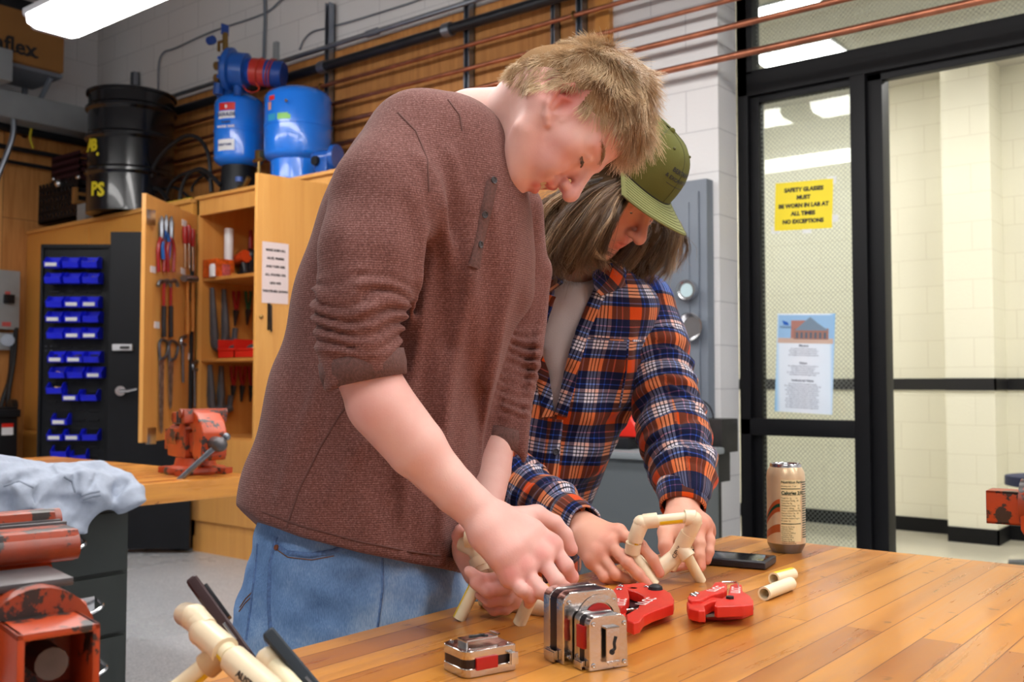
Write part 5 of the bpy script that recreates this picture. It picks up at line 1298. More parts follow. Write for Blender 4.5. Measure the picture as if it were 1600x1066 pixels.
# tape measures
M['tape_chrome'] = mat('tape_chrome', srgb(206, 202, 200), .16, 1.0, bump=.05, bscale=120)
M['tape_red'] = mat('tape_red', srgb(178, 20, 18), .35); M['tape_dark'] = mat('tape_dark', srgb(66, 60, 66), .3, .9)
def tape(T, W, H_, D, lab, clip=True, side_red=True, arch=False, disc_label=False):
    """T: origin at the front lower left corner, x across the face, y into depth, z up"""
    o = thing('tape_measure', lab, 'tape measure', T.translation)
    pr_ = [(0, .0)] + [(W, 0)] + [(W - W * .02 + 0, H_ * .62)] + [(W - .22 * W + .2 * W * math.cos(a), H_ - .22 * W + .22 * W * math.sin(a)) for a in [R(x) for x in (10, 30, 50, 70, 90)]] + [(.18 * W - .18 * W * math.sin(a), H_ - .16 * W + .16 * W * math.cos(a)) for a in [R(x) for x in (0, 20, 45, 70, 90)]]
    Mp = T @ Matrix(((1, 0, 0, 0), (0, 0, 1, 0), (0, 1, 0, 0), (0, 0, 0, 1)))
    MB().prism(pr_, 0, D * .34, M=Mp, bev=.0035, seg=3).build('front_shell', M['tape_chrome'], o)
    MB().prism([(x * .985 + .0075 * W, z * .985 + .004 * H_) for x, z in pr_], D * .33, D * .67, M=Mp, bev=.0005).build('band', M['tape_dark'], o)
    MB().prism(pr_, D * .66, D, M=Mp, bev=.0035, seg=3).build('back_shell', M['tape_chrome'], o)
    sc2 = MB()
    for x, z in ((.1, .1), (.9, .1), (.1, .86), (.9, .82)): sc2.lathe([(0, 0), (.0026, 0), (.0026, .0007), (.0015, .001), (.0006, .0004), (0, .0004)], 12, M=T @ Matrix.Translation((W * x, -.0002, H_ * z)) @ Matrix.Rotation(R(90), 4, 'X'))
    sc2.build('screw', M['chrome'], o)
    if clip:
        cp = MB().box((W * .36, -.006, H_ * .16), (W * .70, -.0045, H_ * .80), .0005, M=T).box((W * .36, -.006, H_ * .765), (W * .70, .001, H_ * .80), .0005, M=T)
        cp.prism([(W * .36, H_ * .16), (W * .70, H_ * .16), (W * .66, H_ * .10), (W * .53, H_ * .08), (W * .40, H_ * .10)], 0, .0015, M=T @ Matrix.Translation((0, -.008, 0)) @ Matrix(((1, 0, 0, 0), (0, 0, 1, 0), (0, 1, 0, 0), (0, 0, 0, 1))), bev=.0003)
        cp.build('belt_clip', M['tape_chrome'], o)
        MB().tube(smooth_path([T @ Vector((W * x, -.0064, H_ * z)) for x, z in ((.50, .36), (.57, .40), (.56, .50), (.60, .62))], 4), .0016, 6).cyl(T @ Vector((W * .5, -.006, H_ * .34)), T @ Vector((W * .5, -.0068, H_ * .34)), .003, 12).build('clip_slot', M['ink'], o)
    if disc_label:
        MB().lathe([(.0, 0), (W * .27, 0), (W * .27, .0012), (0, .0012)], 36, M=T @ Matrix.Translation((W * .62, -.0001, H_ * .56)) @ Matrix.Rotation(R(90), 4, 'X')).build('red_disc', M['tape_red'], o)
        MB().lathe([(W * .29, 0), (W * .40, .0005), (W * .40, .001), (W * .29, .0016)], 36, M=T @ Matrix.Translation((W * .62, -.0001, H_ * .56)) @ Matrix.Rotation(R(90), 4, 'X')).build('ring', M['tape_chrome'], o)
    if side_red:
        MB().box((-.0022, D * .28, H_ * .38), (.002, D * .74, H_ * .80), .0008, M=T).build('lock_button', M['tape_red'], o)
    MB().box((-.0045, D * .25, .003), (-.0005, D * .72, H_ * .17), .001, M=T).box((-.006, D * .25, .001), (-.0045, D * .72, H_ * .15), .0004, M=T).build('hook', M['tape_chrome'], o)
    return o
a, b3, c3 = at_z(921, 1051, TZ), at_z(986, 1041, TZ), at_z(890, 1034, TZ)
xd_ = (b3 - a).normalized(); yd_ = Vector((-xd_.y, xd_.x, 0)); Z1 = Vector((0, 0, 1))
TM = lambda p: Matrix.Translation(Vector((p.x, p.y, TZ + .0005))) @ Matrix((xd_, yd_, Z1)).transposed().to_4x4()
W1 = (b3 - a).length; D1 = max(.03, (c3 - a).dot(yd_))
print('tape', W1, D1, (c3 - a).length)
tape(TM(a), .048, .056, .031, 'chrome tape measure with belt clip standing in front of the bigger one')
p = a + yd_ * .0335 - xd_ * .012
tape(TM(p), .071, .076, .044, 'bigger chrome tape measure standing behind the one with the clip', clip=False, side_red=False, disc_label=True)
# the flat one
a, b3, c3 = at_z(727, 1063, TZ), at_z(794, 1050, TZ), at_z(695, 1040, TZ)
xd2 = (b3 - a).normalized(); yd2 = Vector((-xd2.y, xd2.x, 0))
# lies on its back: face up; local x along the front edge, local y (depth) = down, local z = away
T = Matrix.Translation(Vector((a.x, a.y, TZ + .0275))) @ Matrix((yd2 * 1.0, Vector((0, 0, -1)), xd2)).transposed().to_4x4()
T = Matrix.Translation(Vector((a.x, a.y, TZ + .0275)) + xd2 * .062) @ Matrix((yd2, Vector((0, 0, -1)), -xd2)).transposed().to_4x4()
tape(T, .052, .062, .027, 'small chrome tape measure lying flat, left of the standing ones')

# ------------------------------------------------------------------ phones propped on pipe stands at the near edge
RP, RF = .0082, .0112
def fit_sleeve(mb, a, b3, r=RF): return mb.hollow(a, b3, r, RP + .0002, 22)
t = thing('pipe_stand', 'cream pipe phone stand at the left near edge, holding the brown phone', 'phone stand', at_z(350, 1120, TZ))
S = lambda u, v, Z: P(u, v, Z)
e1, e2, e3, e4 = S(303, 965, .86), S(322, 984, .85), S(352, 1018, .825), S(430, 1088, .78)
MB().tube([S(290, 960, .9), e1, e2], [.0105, .0115, .0105], 18).ball(e1, .0118).build('elbow', M['pvc_fit'], t)
MB().tube([e2 - (e2 - e1) * .2, e3 + (e4 - e3) * .1], RP, 18).build('pipe', M['pvc'], t); add_stripe(e1, e2 + (e3 - e2) * .3, RP, t, -RT * .5 - UP * .4 - FW)
MB().tube([S(318, 988, .85), S(352, 1018, .825)], .0122, 18).ball(S(318, 988, .85), .0126).build('tee', M['pvc_fit'], t)
MB().tube([S(352, 1018, .825), S(372, 1040, .815)], RP, 18).build('pipe', M['pvc'], t); add_stripe(S(352, 1018, .825), S(372, 1040, .815), RP, t, -RT * .4 - UP * .5 - FW)
MB().tube([S(364, 1030, .818), e4], .0118, 18).build('coupler', M['pvc_fit'], t)
lg0, lg1 = S(345, 1022, .83), at_z(262, 1090, TZ)
lg1 = S(275, 1082, .835)
MB().tube([lg0, S(322, 1042, .83)], .0115, 18).build('collar', mat('brown_collar', srgb(190, 156, 116), .35), t)
lgz = lg0 + (lg1 - lg0) * ((TZ - lg0.z) / (lg1.z - lg0.z)); MB().tube([lg0, lgz + Vector((0, 0, .004))], RP, 18).build('pipe', M['pvc'], t); add_stripe(lg0, lgz, RP, t, RT * .5 - UP * .6 - FW * .8)
ft = at_z(470, 1160, TZ + .008); MB().tube([e4, ft], RP, 18).build('pipe', M['pvc'], t)
tx = MB(); q = S(392, 1058, .795) - FW * .012
text_mb(tx, 'AUSTIN', .0085, frame(q, (e4 - e3), z=-FW)); tx.build('lettering', M['ink'], t)
t = thing('pipe_stand', 'cream pipe phone stand holding the dark blue phone at the bottom edge', 'phone stand', at_z(440, 1130, TZ))
g1, g2, g3 = S(421, 1033, .84), S(440, 1060, .83), S(480, 1100, .80)
MB().tube([S(425, 1030, .87), g1, S(436, 1054, .832)], [.0105, .0118, .0105], 18).ball(g1, .012).build('elbow', M['pvc_fit'], t)
g4 = g1 + (g3 - g1) * ((TZ + .006 - g1.z) / (g3.z - g1.z)); MB().tube([g1, g4], RP, 18).build('pipe', M['pvc'], t)
def slab_phone(pa, pb, wdir, Wp, th, m, lab, cam_bump):
    """a: top near corner, b: along the long edge"""
    L_ = (pb - pa); x = L_.normalized(); w = Vector(wdir).normalized(); w = (w - x * w.dot(x)).normalized(); n_ = x.cross(w)
    if n_.dot(RT) < 0: n_ = -n_
    T = Matrix.Translation(pa) @ Matrix((x, w, n_)).transposed().to_4x4()
    t = thing('smartphone', lab, 'phone', pa)
    MB().box((0, 0, -th / 2), (L_.length, Wp, th / 2), .0042, M=T, seg=3).build('case', m, t)
    MB().box((.004, .004, -th / 2 - .0003), (L_.length - .004, Wp - .004, -th / 2 + .001), .0004, M=T).build('screen', mat('phone_glass2', srgb(14, 14, 18), .1), t)
    if cam_bump: MB().box((.012, .004, th / 2 - .0005), (.048, .034, th / 2 + .003), .0014, M=T).build('camera_bump', M['tool_black'], t)
    MB().box((.05, -.0006, -.0012), (.068, .001, .0012), .0003, M=T).build('button', M['chrome'], t)
    return t
slab_phone(S(297, 902, .875), S(413, 1062, .86), ray(345, 975) + RT * .05 - UP * .05, .072, .0105, mat('case_brown', srgb(62, 44, 46), .3, .2), 'brown cased phone propped on the pipe stand, seen edge on', True)
slab_phone(S(417, 985, .83), S(520, 1108, .82), ray(465, 1040) + RT * .03 - UP * .10, .072, .011, mat('case_blue', srgb(34, 44, 54), .5), 'dark blue cased phone leaning at the bottom edge', False)

# ------------------------------------------------------------------ chair glimpsed in the corridor
q = at_z(1590, 868, 0.0) if False else P(1590, 868, 4.9)
qb = at_z(1612, 905, 0)
cxp = P(1640, 600, 5.6); 
t = thing('office_chair', 'dark blue swivel chair beyond the doorway behind the right vise', 'chair', (cxp.x, cxp.y, 0))
zs_ = P(1590, 752, 5.6).z
MB().prism([(math.cos(a) * .24, math.sin(a) * .22) for a in [i * PI / 12 for i in range(24)]], zs_ - .03, zs_ + .03, M=Matrix.Translation((cxp.x, cxp.y, 0)), bev=.02).build('seat', mat('chair_navy', srgb(28, 36, 70), .7), t)
MB().cyl((cxp.x, cxp.y, .08), (cxp.x, cxp.y, zs_ - .03), .028).build('gas_column', M['steel'], t)
for k in range(5):
    a = k * 2 * PI / 5 + .35; e = Vector((cxp.x + .25 * math.cos(a), cxp.y + .25 * math.sin(a), .075))
    l = MB().tube([(cxp.x, cxp.y, .10), e], [.025, .014], 8).cyl(e, e - Vector((0, 0, .03)), .008).build('leg', M['steel'], t)
    MB().cyl(e + Vector((-.012, 0, -.045)), e + Vector((-.024, 0, -.045)), .028, 16).cyl(e + Vector((.012, 0, -.045)), e + Vector((.024, 0, -.045)), .028, 16).build('caster', M['rubber'], l)
# ------------------------------------------------------------------ smooth bodies: implicit shapes turned into one continuous mesh
# (coordinates here: metres right, up and ahead of the camera, converted to the world when the mesh is built)
CM = Matrix((RT, UP, FW)).transposed()          # camera-aligned axes -> world
CMn = np.array(CM)
def C(u, v, Z): return np.array([(u - CX) / F * Z, (CY - v) / F * Z, Z])
def cw(p): return CAM + CM @ Vector(p)
def unit(a): a = np.asarray(a, float); return a / np.linalg.norm(a)


class Field:
    def __init__(s, lo, hi, h):
        s.h = h; s.lo = np.array(lo, float); n = np.ceil((np.array(hi) - s.lo) / h).astype(int) + 1; s.n = n
        s.ax = [s.lo[i] + h * np.arange(n[i]) for i in range(3)]
        s.f = np.full(n, 1.0, np.float32)

    def _sub(s, lo, hi):
        sl = []
        for i in range(3):
            a = int(max(0, math.floor((lo[i] - s.lo[i]) / s.h))); b = int(min(s.n[i], math.ceil((hi[i] - s.lo[i]) / s.h) + 1))
            if b <= a: return None, None
            sl.append(slice(a, b))
        X = np.meshgrid(*[s.ax[i][sl[i]] for i in range(3)], indexing='ij')
        return tuple(sl), [x.astype(np.float32) for x in X]

    def _put(s, sl, d, k, sub=False):
        a = s.f[sl]
        if sub:
            d = -d; h = np.maximum(k - np.abs(a - d), 0) / k if k else 0; s.f[sl] = np.maximum(a, d) + (h * h * k / 4 if k else 0)
        else:
            h = np.maximum(k - np.abs(a - d), 0) / k if k else 0; s.f[sl] = np.minimum(a, d) - (h * h * k / 4 if k else 0)

    def cap(s, a, b, ra, rb, k=.01, sub=False, flat=None):
        """tapered capsule; flat=(direction, factor) squashes the section"""
        a, b = np.asarray(a, float), np.asarray(b, float); m = max(ra, rb) * (max(1, 1 / flat[1]) if flat else 1) + k * 1.5 + s.h * 3
        sl, X = s._sub(np.minimum(a, b) - m, np.maximum(a, b) + m)
        if sl is None: return s
        P_ = [X[i] - a[i] for i in range(3)]; ba = b - a; L2 = max(float(ba @ ba), 1e-12)
        t = np.clip((P_[0] * ba[0] + P_[1] * ba[1] + P_[2] * ba[2]) / L2, 0, 1)
        q = [P_[i] - t * ba[i] for i in range(3)]
        if flat:
            n_, f_ = unit(flat[0]), flat[1]; dn = q[0] * n_[0] + q[1] * n_[1] + q[2] * n_[2]
            q = [q[i] + dn * n_[i] * (1 / f_ - 1) for i in range(3)]
        d = np.sqrt(q[0] ** 2 + q[1] ** 2 + q[2] ** 2) - (ra + (rb - ra) * t)
        if flat: d = d * min(1, flat[1])
        s._put(sl, d, k, sub); return s

    def chain(s, pts, rs, k=.008, sub=False, flat=None, ki=.004):
        """a run of tapered capsules joined to each other first, then blended in once"""
        pts = [np.asarray(p, float) for p in pts]; m = max(rs) * (max(1, 1 / flat[1]) if flat else 1) + k * 1.5 + s.h * 3
        sl, X = s._sub(np.min(pts, 0) - m, np.max(pts, 0) + m)
        if sl is None: return s
        D = None
        for i in range(len(pts) - 1):
            a, ba = pts[i], pts[i + 1] - pts[i]; P_ = [X[j] - a[j] for j in range(3)]; L2 = max(float(ba @ ba), 1e-12)
            t = np.clip((P_[0] * ba[0] + P_[1] * ba[1] + P_[2] * ba[2]) / L2, 0, 1); q = [P_[j] - t * ba[j] for j in range(3)]
            if flat:
                n_, f_ = unit(flat[0]), flat[1]; dn = q[0] * n_[0] + q[1] * n_[1] + q[2] * n_[2]; q = [q[j] + dn * n_[j] * (1 / f_ - 1) for j in range(3)]
            d = np.sqrt(q[0] ** 2 + q[1] ** 2 + q[2] ** 2) - (rs[i] + (rs[i + 1] - rs[i]) * t)
            if flat: d = d * min(1, flat[1])
            if D is None: D = d
            else: h = np.maximum(ki - np.abs(D - d), 0) / ki; D = np.minimum(D, d) - h * h * ki / 4
        s._put(sl, D, k, sub); return s

    def ell(s, c, r, A=None, k=.01, sub=False):
        """ellipsoid: A rows are the axes"""
        c = np.asarray(c, float); A = np.eye(3) if A is None else np.array([unit(a) for a in A]); r = np.broadcast_to(np.asarray(r, float), (3,))
        m = max(r) + k * 1.5 + s.h * 3; sl, X = s._sub(c - m, c + m)
        if sl is None: return s
        P_ = [X[i] - c[i] for i in range(3)]
        q = [A[j][0] * P_[0] + A[j][1] * P_[1] + A[j][2] * P_[2] for j in range(3)]
        k0 = np.sqrt(sum((q[j] / r[j]) ** 2 for j in range(3))); k1 = np.sqrt(sum((q[j] / r[j] ** 2) ** 2 for j in range(3))) + 1e-6
        s._put(sl, k0 * (k0 - 1) / k1, k, sub); return s

    def loft(s, rows, k=.02, e=2.3, yaw=0.0):
        """rows: (v, u_left, u_right, Z, half depth) stacked down the picture; one closed soft trunk"""
        Y = []; Cx = []; Rx = []; Zc = []; Rz = []
        for v, ul, ur, Z, dz in rows:
            a, b = C(ul, v, Z), C(ur, v, Z); Y.append(a[1]); Cx.append((a[0] + b[0]) / 2); Rx.append((b[0] - a[0]) / 2); Zc.append(Z); Rz.append(dz)
        o = np.argsort(Y); Y, Cx, Rx, Zc, Rz = [np.array(x)[o] for x in (Y, Cx, Rx, Zc, Rz)]
        lo = (Cx.min() - Rx.max() - .05, Y[0] - .05, (Zc - Rz).min() - .05); hi = (Cx.max() + Rx.max() + .05, Y[-1] + .05, (Zc + Rz).max() + .05)
        sl, X = s._sub(lo, hi)
        y = X[1]; kn = np.hanning(max(3, int(.045 / s.h) | 1) + 2)[1:-1]; kn /= kn.sum(); pd = len(kn) // 2
        f = lambda a: np.convolve(np.pad(np.interp(y[0, :, 0], Y, a), pd, mode='edge'), kn, 'valid')[None, :, None].astype(np.float32)
        cx, rx, zc, rz = f(Cx), f(Rx), f(Zc), f(Rz)
        dx, dz_ = X[0] - cx, X[2] - zc
        if yaw: dz_ = dz_ - yaw * dx
        g = (np.abs(dx / rx) ** e + np.abs(dz_ / rz) ** e) ** (1 / e)
        d = (g - 1) * np.minimum(rx, rz)
        cap_ = np.maximum(y - (Y[-1] + 0.0), (Y[0]) - y)
        kk = .03; h = np.maximum(kk - np.abs(d - cap_), 0) / kk; d = np.maximum(d, cap_) + h * h * kk / 4
        s._put(sl, d, k); return s

    def cut(s, p, n, k=.0):
        """remove everything on the side n points to"""
        n = unit(n); X = np.meshgrid(*[a.astype(np.float32) for a in s.ax], indexing='ij')
        d = (X[0] - p[0]) * n[0] + (X[1] - p[1]) * n[1] + (X[2] - p[2]) * n[2]
        s._put((slice(None),) * 3, -d, max(k, 1e-6), True) if False else None
        h = np.maximum(k - np.abs(s.f - d), 0) / k if k else 0
        s.f = np.maximum(s.f, d) + (h * h * k / 4 if k else 0); return s

    def warp(s, fn, lo, hi):
        """add fn(x, y, z) to the field inside a box"""
        sl, X = s._sub(lo, hi); s.f[sl] += fn(*X).astype(np.float32); return s

    def mesh(s):
        f = s.f; f[0] = f[-1] = 1; f[:, 0] = f[:, -1] = 1; f[:, :, 0] = f[:, :, -1] = 1
        ins = f < 0; n = np.array(f.shape)
        c = [ins[dx:n[0] - 1 + dx, dy:n[1] - 1 + dy, dz:n[2] - 1 + dz] for dx in (0, 1) for dy in (0, 1) for dz in (0, 1)]
        cnt = sum(x.astype(np.int8) for x in c); act = (cnt > 0) & (cnt < 8)
        idx = np.argwhere(act); vid = np.full(act.shape, -1, np.int32); vid[act] = np.arange(len(idx))
        acc = np.zeros((len(idx), 3)); num = np.zeros(len(idx)); I = idx.T
        for ax in range(3):
            o1, o2 = [i for i in range(3) if i != ax]
            for a in (0, 1):
                for b in (0, 1):
                    off = np.zeros(3, int); off[o1] = a; off[o2] = b; e = np.zeros(3, int); e[ax] = 1
                    f0 = f[I[0] + off[0], I[1] + off[1], I[2] + off[2]]; f1 = f[I[0] + off[0] + e[0], I[1] + off[1] + e[1], I[2] + off[2] + e[2]]
                    cr = (f0 < 0) != (f1 < 0); t = np.where(cr, f0 / np.where(cr, f0 - f1, 1), 0)
                    p = off[None, :] + t[:, None] * e[None, :]; acc += p * cr[:, None]; num += cr
        V = s.lo + s.h * (idx + acc / num[:, None])
        Q = []
        for ax in range(3):
            o1, o2 = [(1, 2), (2, 0), (0, 1)][ax]
            sl0 = [slice(None)] * 3; sl1 = [slice(None)] * 3; sl0[ax] = slice(0, -1); sl1[ax] = slice(1, None)
            a, b = ins[tuple(sl0)], ins[tuple(sl1)]
            for flip in (False, True):
                e = np.argwhere((a & ~b) if not flip else (~a & b))
                e = e[(e[:, o1] > 0) & (e[:, o2] > 0)]
                def g(d1, d2): q = e.copy(); q[:, o1] -= d1; q[:, o2] -= d2; return vid[q[:, 0], q[:, 1], q[:, 2]]
                q = np.stack([g(1, 1), g(0, 1), g(0, 0), g(1, 0)], 1)
                Q.append(q[:, ::-1] if flip else q)
        Q = np.concatenate(Q); return V, Q


def relax(V, Q, it=2, lam=.5):
    """a little averaging so the surface is smooth"""
    e = np.concatenate([Q[:, [0, 1]], Q[:, [1, 2]], Q[:, [2, 3]], Q[:, [3, 0]]])
    for i in range(it):
        S = np.zeros_like(V); n = np.zeros(len(V))
        for a, b in ((0, 1), (1, 0)):
            for k in range(3): S[:, k] += np.bincount(e[:, a], V[e[:, b], k], len(V))
            n += np.bincount(e[:, a], minlength=len(V))
        V = V + lam * (S / n[:, None] - V)
    return V


def raw_mesh(name, V, Q, m, parent=None, attrs=None, smooth=True, world=False):
    W = V if world else V @ CMn.T + np.array(CAM)
    me = bpy.data.meshes.new(name); k = Q.shape[1]
    me.vertices.add(len(W)); me.vertices.foreach_set('co', W.astype(np.float32).ravel())
    me.loops.add(Q.size); me.loops.foreach_set('vertex_index', Q.astype(np.int32).ravel())
    me.polygons.add(len(Q)); me.polygons.foreach_set('loop_start', np.arange(0, Q.size, k, dtype=np.int32)); me.polygons.foreach_set('loop_total', np.full(len(Q), k, np.int32))
    me.polygons.foreach_set('use_smooth', np.full(len(Q), smooth))
    me.update(calc_edges=True); me.validate()
    for an, (typ, dat) in (attrs or {}).items():
        at = me.attributes.new(an, typ, 'POINT')
        at.data.foreach_set({'FLOAT': 'value', 'FLOAT_VECTOR': 'vector', 'FLOAT_COLOR': 'color'}[typ], np.asarray(dat, np.float32).ravel())
    me.materials.append(m)
    o = bpy.data.objects.new(name, me); COL.objects.link(o)
    if parent is not None: attach(o, parent)
    return o


def fbm(V, scale, seed=0, octv=3):
    """cheap smooth noise on points"""
    r = np.random.default_rng(seed); out = np.zeros(len(V)) if V.ndim == 2 else 0
    for o in range(octv):
        for _ in range(4):
            d = unit(r.normal(size=3)); ph = r.uniform(0, 6.28); out = out + np.sin((V @ d) * scale * (1.7 ** o) * r.uniform(.7, 1.3) * 6.28 + ph) / (4 * 1.5 ** o)
    return out


from mathutils.bvhtree import BVHTree
def hitter(V, Q):
    """ray from the camera through a pixel onto a body surface (camera-aligned coordinates)"""
    t = BVHTree.FromPolygons([tuple(v) for v in V], [tuple(int(i) for i in q) for q in Q])
    def hit(u, v, lift=0.0):
        d = Vector(C(u, v, 1.0)).normalized(); h = t.ray_cast(Vector((0, 0, 0)), d)
        if h[0] is None: return None
        n_ = h[1] if h[1].dot(d) < 0 else -h[1]
        return np.array(h[0] + n_ * lift), np.array(n_)
    hit.tree = t
    return hit


def strip_on(hit, px, w, th, lift=.0):
    """a raised strip (seam, placket) following pixels over a surface; w is its width in metres"""
    pts = []; nr = []
    for i in range(len(px) - 1):
        for k in range(6):
            s_ = k / 6; h = hit(px[i][0] + (px[i + 1][0] - px[i][0]) * s_, px[i][1] + (px[i + 1][1] - px[i][1]) * s_, lift)
            if h: pts.append(h[0]); nr.append(h[1])
    h = hit(*px[-1], lift)
    if h: pts.append(h[0]); nr.append(h[1])
    V, Q = [], []
    for i, (p, n_) in enumerate(zip(pts, nr)):
        T = unit(pts[min(i + 1, len(pts) - 1)] - pts[max(i - 1, 0)]); B = unit(np.cross(T, n_))
        for a, b in ((-1, -.3), (-.9, 1), (.9, 1), (1, -.3)): V.append(p + B * w / 2 * a + n_ * th * b)
    for i in range(len(pts) - 1):
        for k in range(3): a = i * 4 + k; Q.append([a, a + 1, a + 5, a + 4])
    return np.array(V), np.array(Q)


def strands(roots, dirs_fn, length, radius, seg, col, seed=0, sides=3):
    """hair: many fine tapered strands as arrays. roots (n,3); dirs_fn(points, t, i) gives the heading"""
    n = len(roots); r = np.random.default_rng(seed); p = roots.copy(); step = (length / seg)[:, None]
    P_ = [p.copy()]
    for j in range(seg):
        d = dirs_fn(p, j / seg); d = d / np.linalg.norm(d, axis=1, keepdims=True); p = p + d * step; P_.append(p.copy())
    P_ = np.stack(P_, 1); return tube_arrays(P_, radius, col, sides)


def tube_arrays(P_, radius, col, sides=3):
    n, m, _ = P_.shape; T = np.gradient(P_, axis=1); T /= np.linalg.norm(T, axis=2, keepdims=True) + 1e-9
    ref = np.array([.31, .52, .79]); A = np.cross(T, ref); A /= np.linalg.norm(A, axis=2, keepdims=True) + 1e-9; B = np.cross(T, A)
    rad = (radius[:, None] if np.ndim(radius) else np.full((n, 1), radius)) * np.linspace(1, .25, m)[None, :] ** .6
    V = np.stack([P_ + (A * math.cos(2 * PI * k / sides) + B * math.sin(2 * PI * k / sides)) * rad[:, :, None] for k in range(sides)], 2)
    idx = np.arange(n * m * sides).reshape(n, m, sides)
    a = idx[:, :-1, :]; b = idx[:, 1:, :]; a2 = np.roll(a, -1, 2); b2 = np.roll(b, -1, 2)
    Q = np.stack([a, a2, b2, b], -1).reshape(-1, 4)
    rc = np.repeat(np.repeat(col[:, None], m, 1)[:, :, None], sides, 2).reshape(-1)
    tt = np.broadcast_to(np.linspace(0, 1, m)[None, :, None], (n, m, sides)).reshape(-1)
    return V.reshape(-1, 3), Q, rc, tt


def hair_mat(name, dark, mid, light, rough=.38):
    m, nt, b = new_mat(name); L = nt.links.new
    at = N(nt, 'ShaderNodeAttribute'); at.attribute_name = 'tone'
    r = ramp(nt, [(0, dark[:3]), (.5, mid[:3]), (1, light[:3])]); L(at.outputs['Fac'], r.inputs[0]); L(r.outputs[0], b.inputs['Base Color'])
    b.inputs['Roughness'].default_value = rough; b.inputs['Specular IOR Level'].default_value = .6
    return m


def skin_mat(name, base, red):
    m, nt, b = new_mat(name); L = nt.links.new
    at = N(nt, 'ShaderNodeAttribute'); at.attribute_name = 'flush'
    tc = N(nt, 'ShaderNodeTexCoord'); n = N(nt, 'ShaderNodeTexNoise', Scale=28.0, Detail=5.0); L(tc.outputs['Object'], n.inputs['Vector'])
    ad = N(nt, 'ShaderNodeMath', operation='MULTIPLY_ADD'); L(n.outputs[0], ad.inputs[0]); ad.inputs[1].default_value = .5; L(at.outputs['Fac'], ad.inputs[2])
    sb = N(nt, 'ShaderNodeMath', operation='SUBTRACT'); L(ad.outputs[0], sb.inputs[0]); sb.inputs[1].default_value = .22; sb.use_clamp = True
    mx = N(nt, 'ShaderNodeMix', data_type='RGBA'); L(sb.outputs[0], mx.inputs[0]); mx.inputs[6].default_value = base; mx.inputs[7].default_value = red
    L(mx.outputs[2], b.inputs['Base Color']); b.inputs['Roughness'].default_value = .46; b.inputs['Specular IOR Level'].default_value = .35
    b.inputs['Subsurface Weight'].default_value = .08; b.inputs['Subsurface Radius'].default_value = (.012, .004, .002); b.inputs['Subsurface Scale'].default_value = .7
    n2 = N(nt, 'ShaderNodeTexNoise', Scale=420.0, Detail=3.0); L(tc.outputs['Object'], n2.inputs['Vector'])
    bp = N(nt, 'ShaderNodeBump', Strength=.12, Distance=.0012); L(n2.outputs[0], bp.inputs['Height']); L(bp.outputs[0], b.inputs['Normal'])
    return m


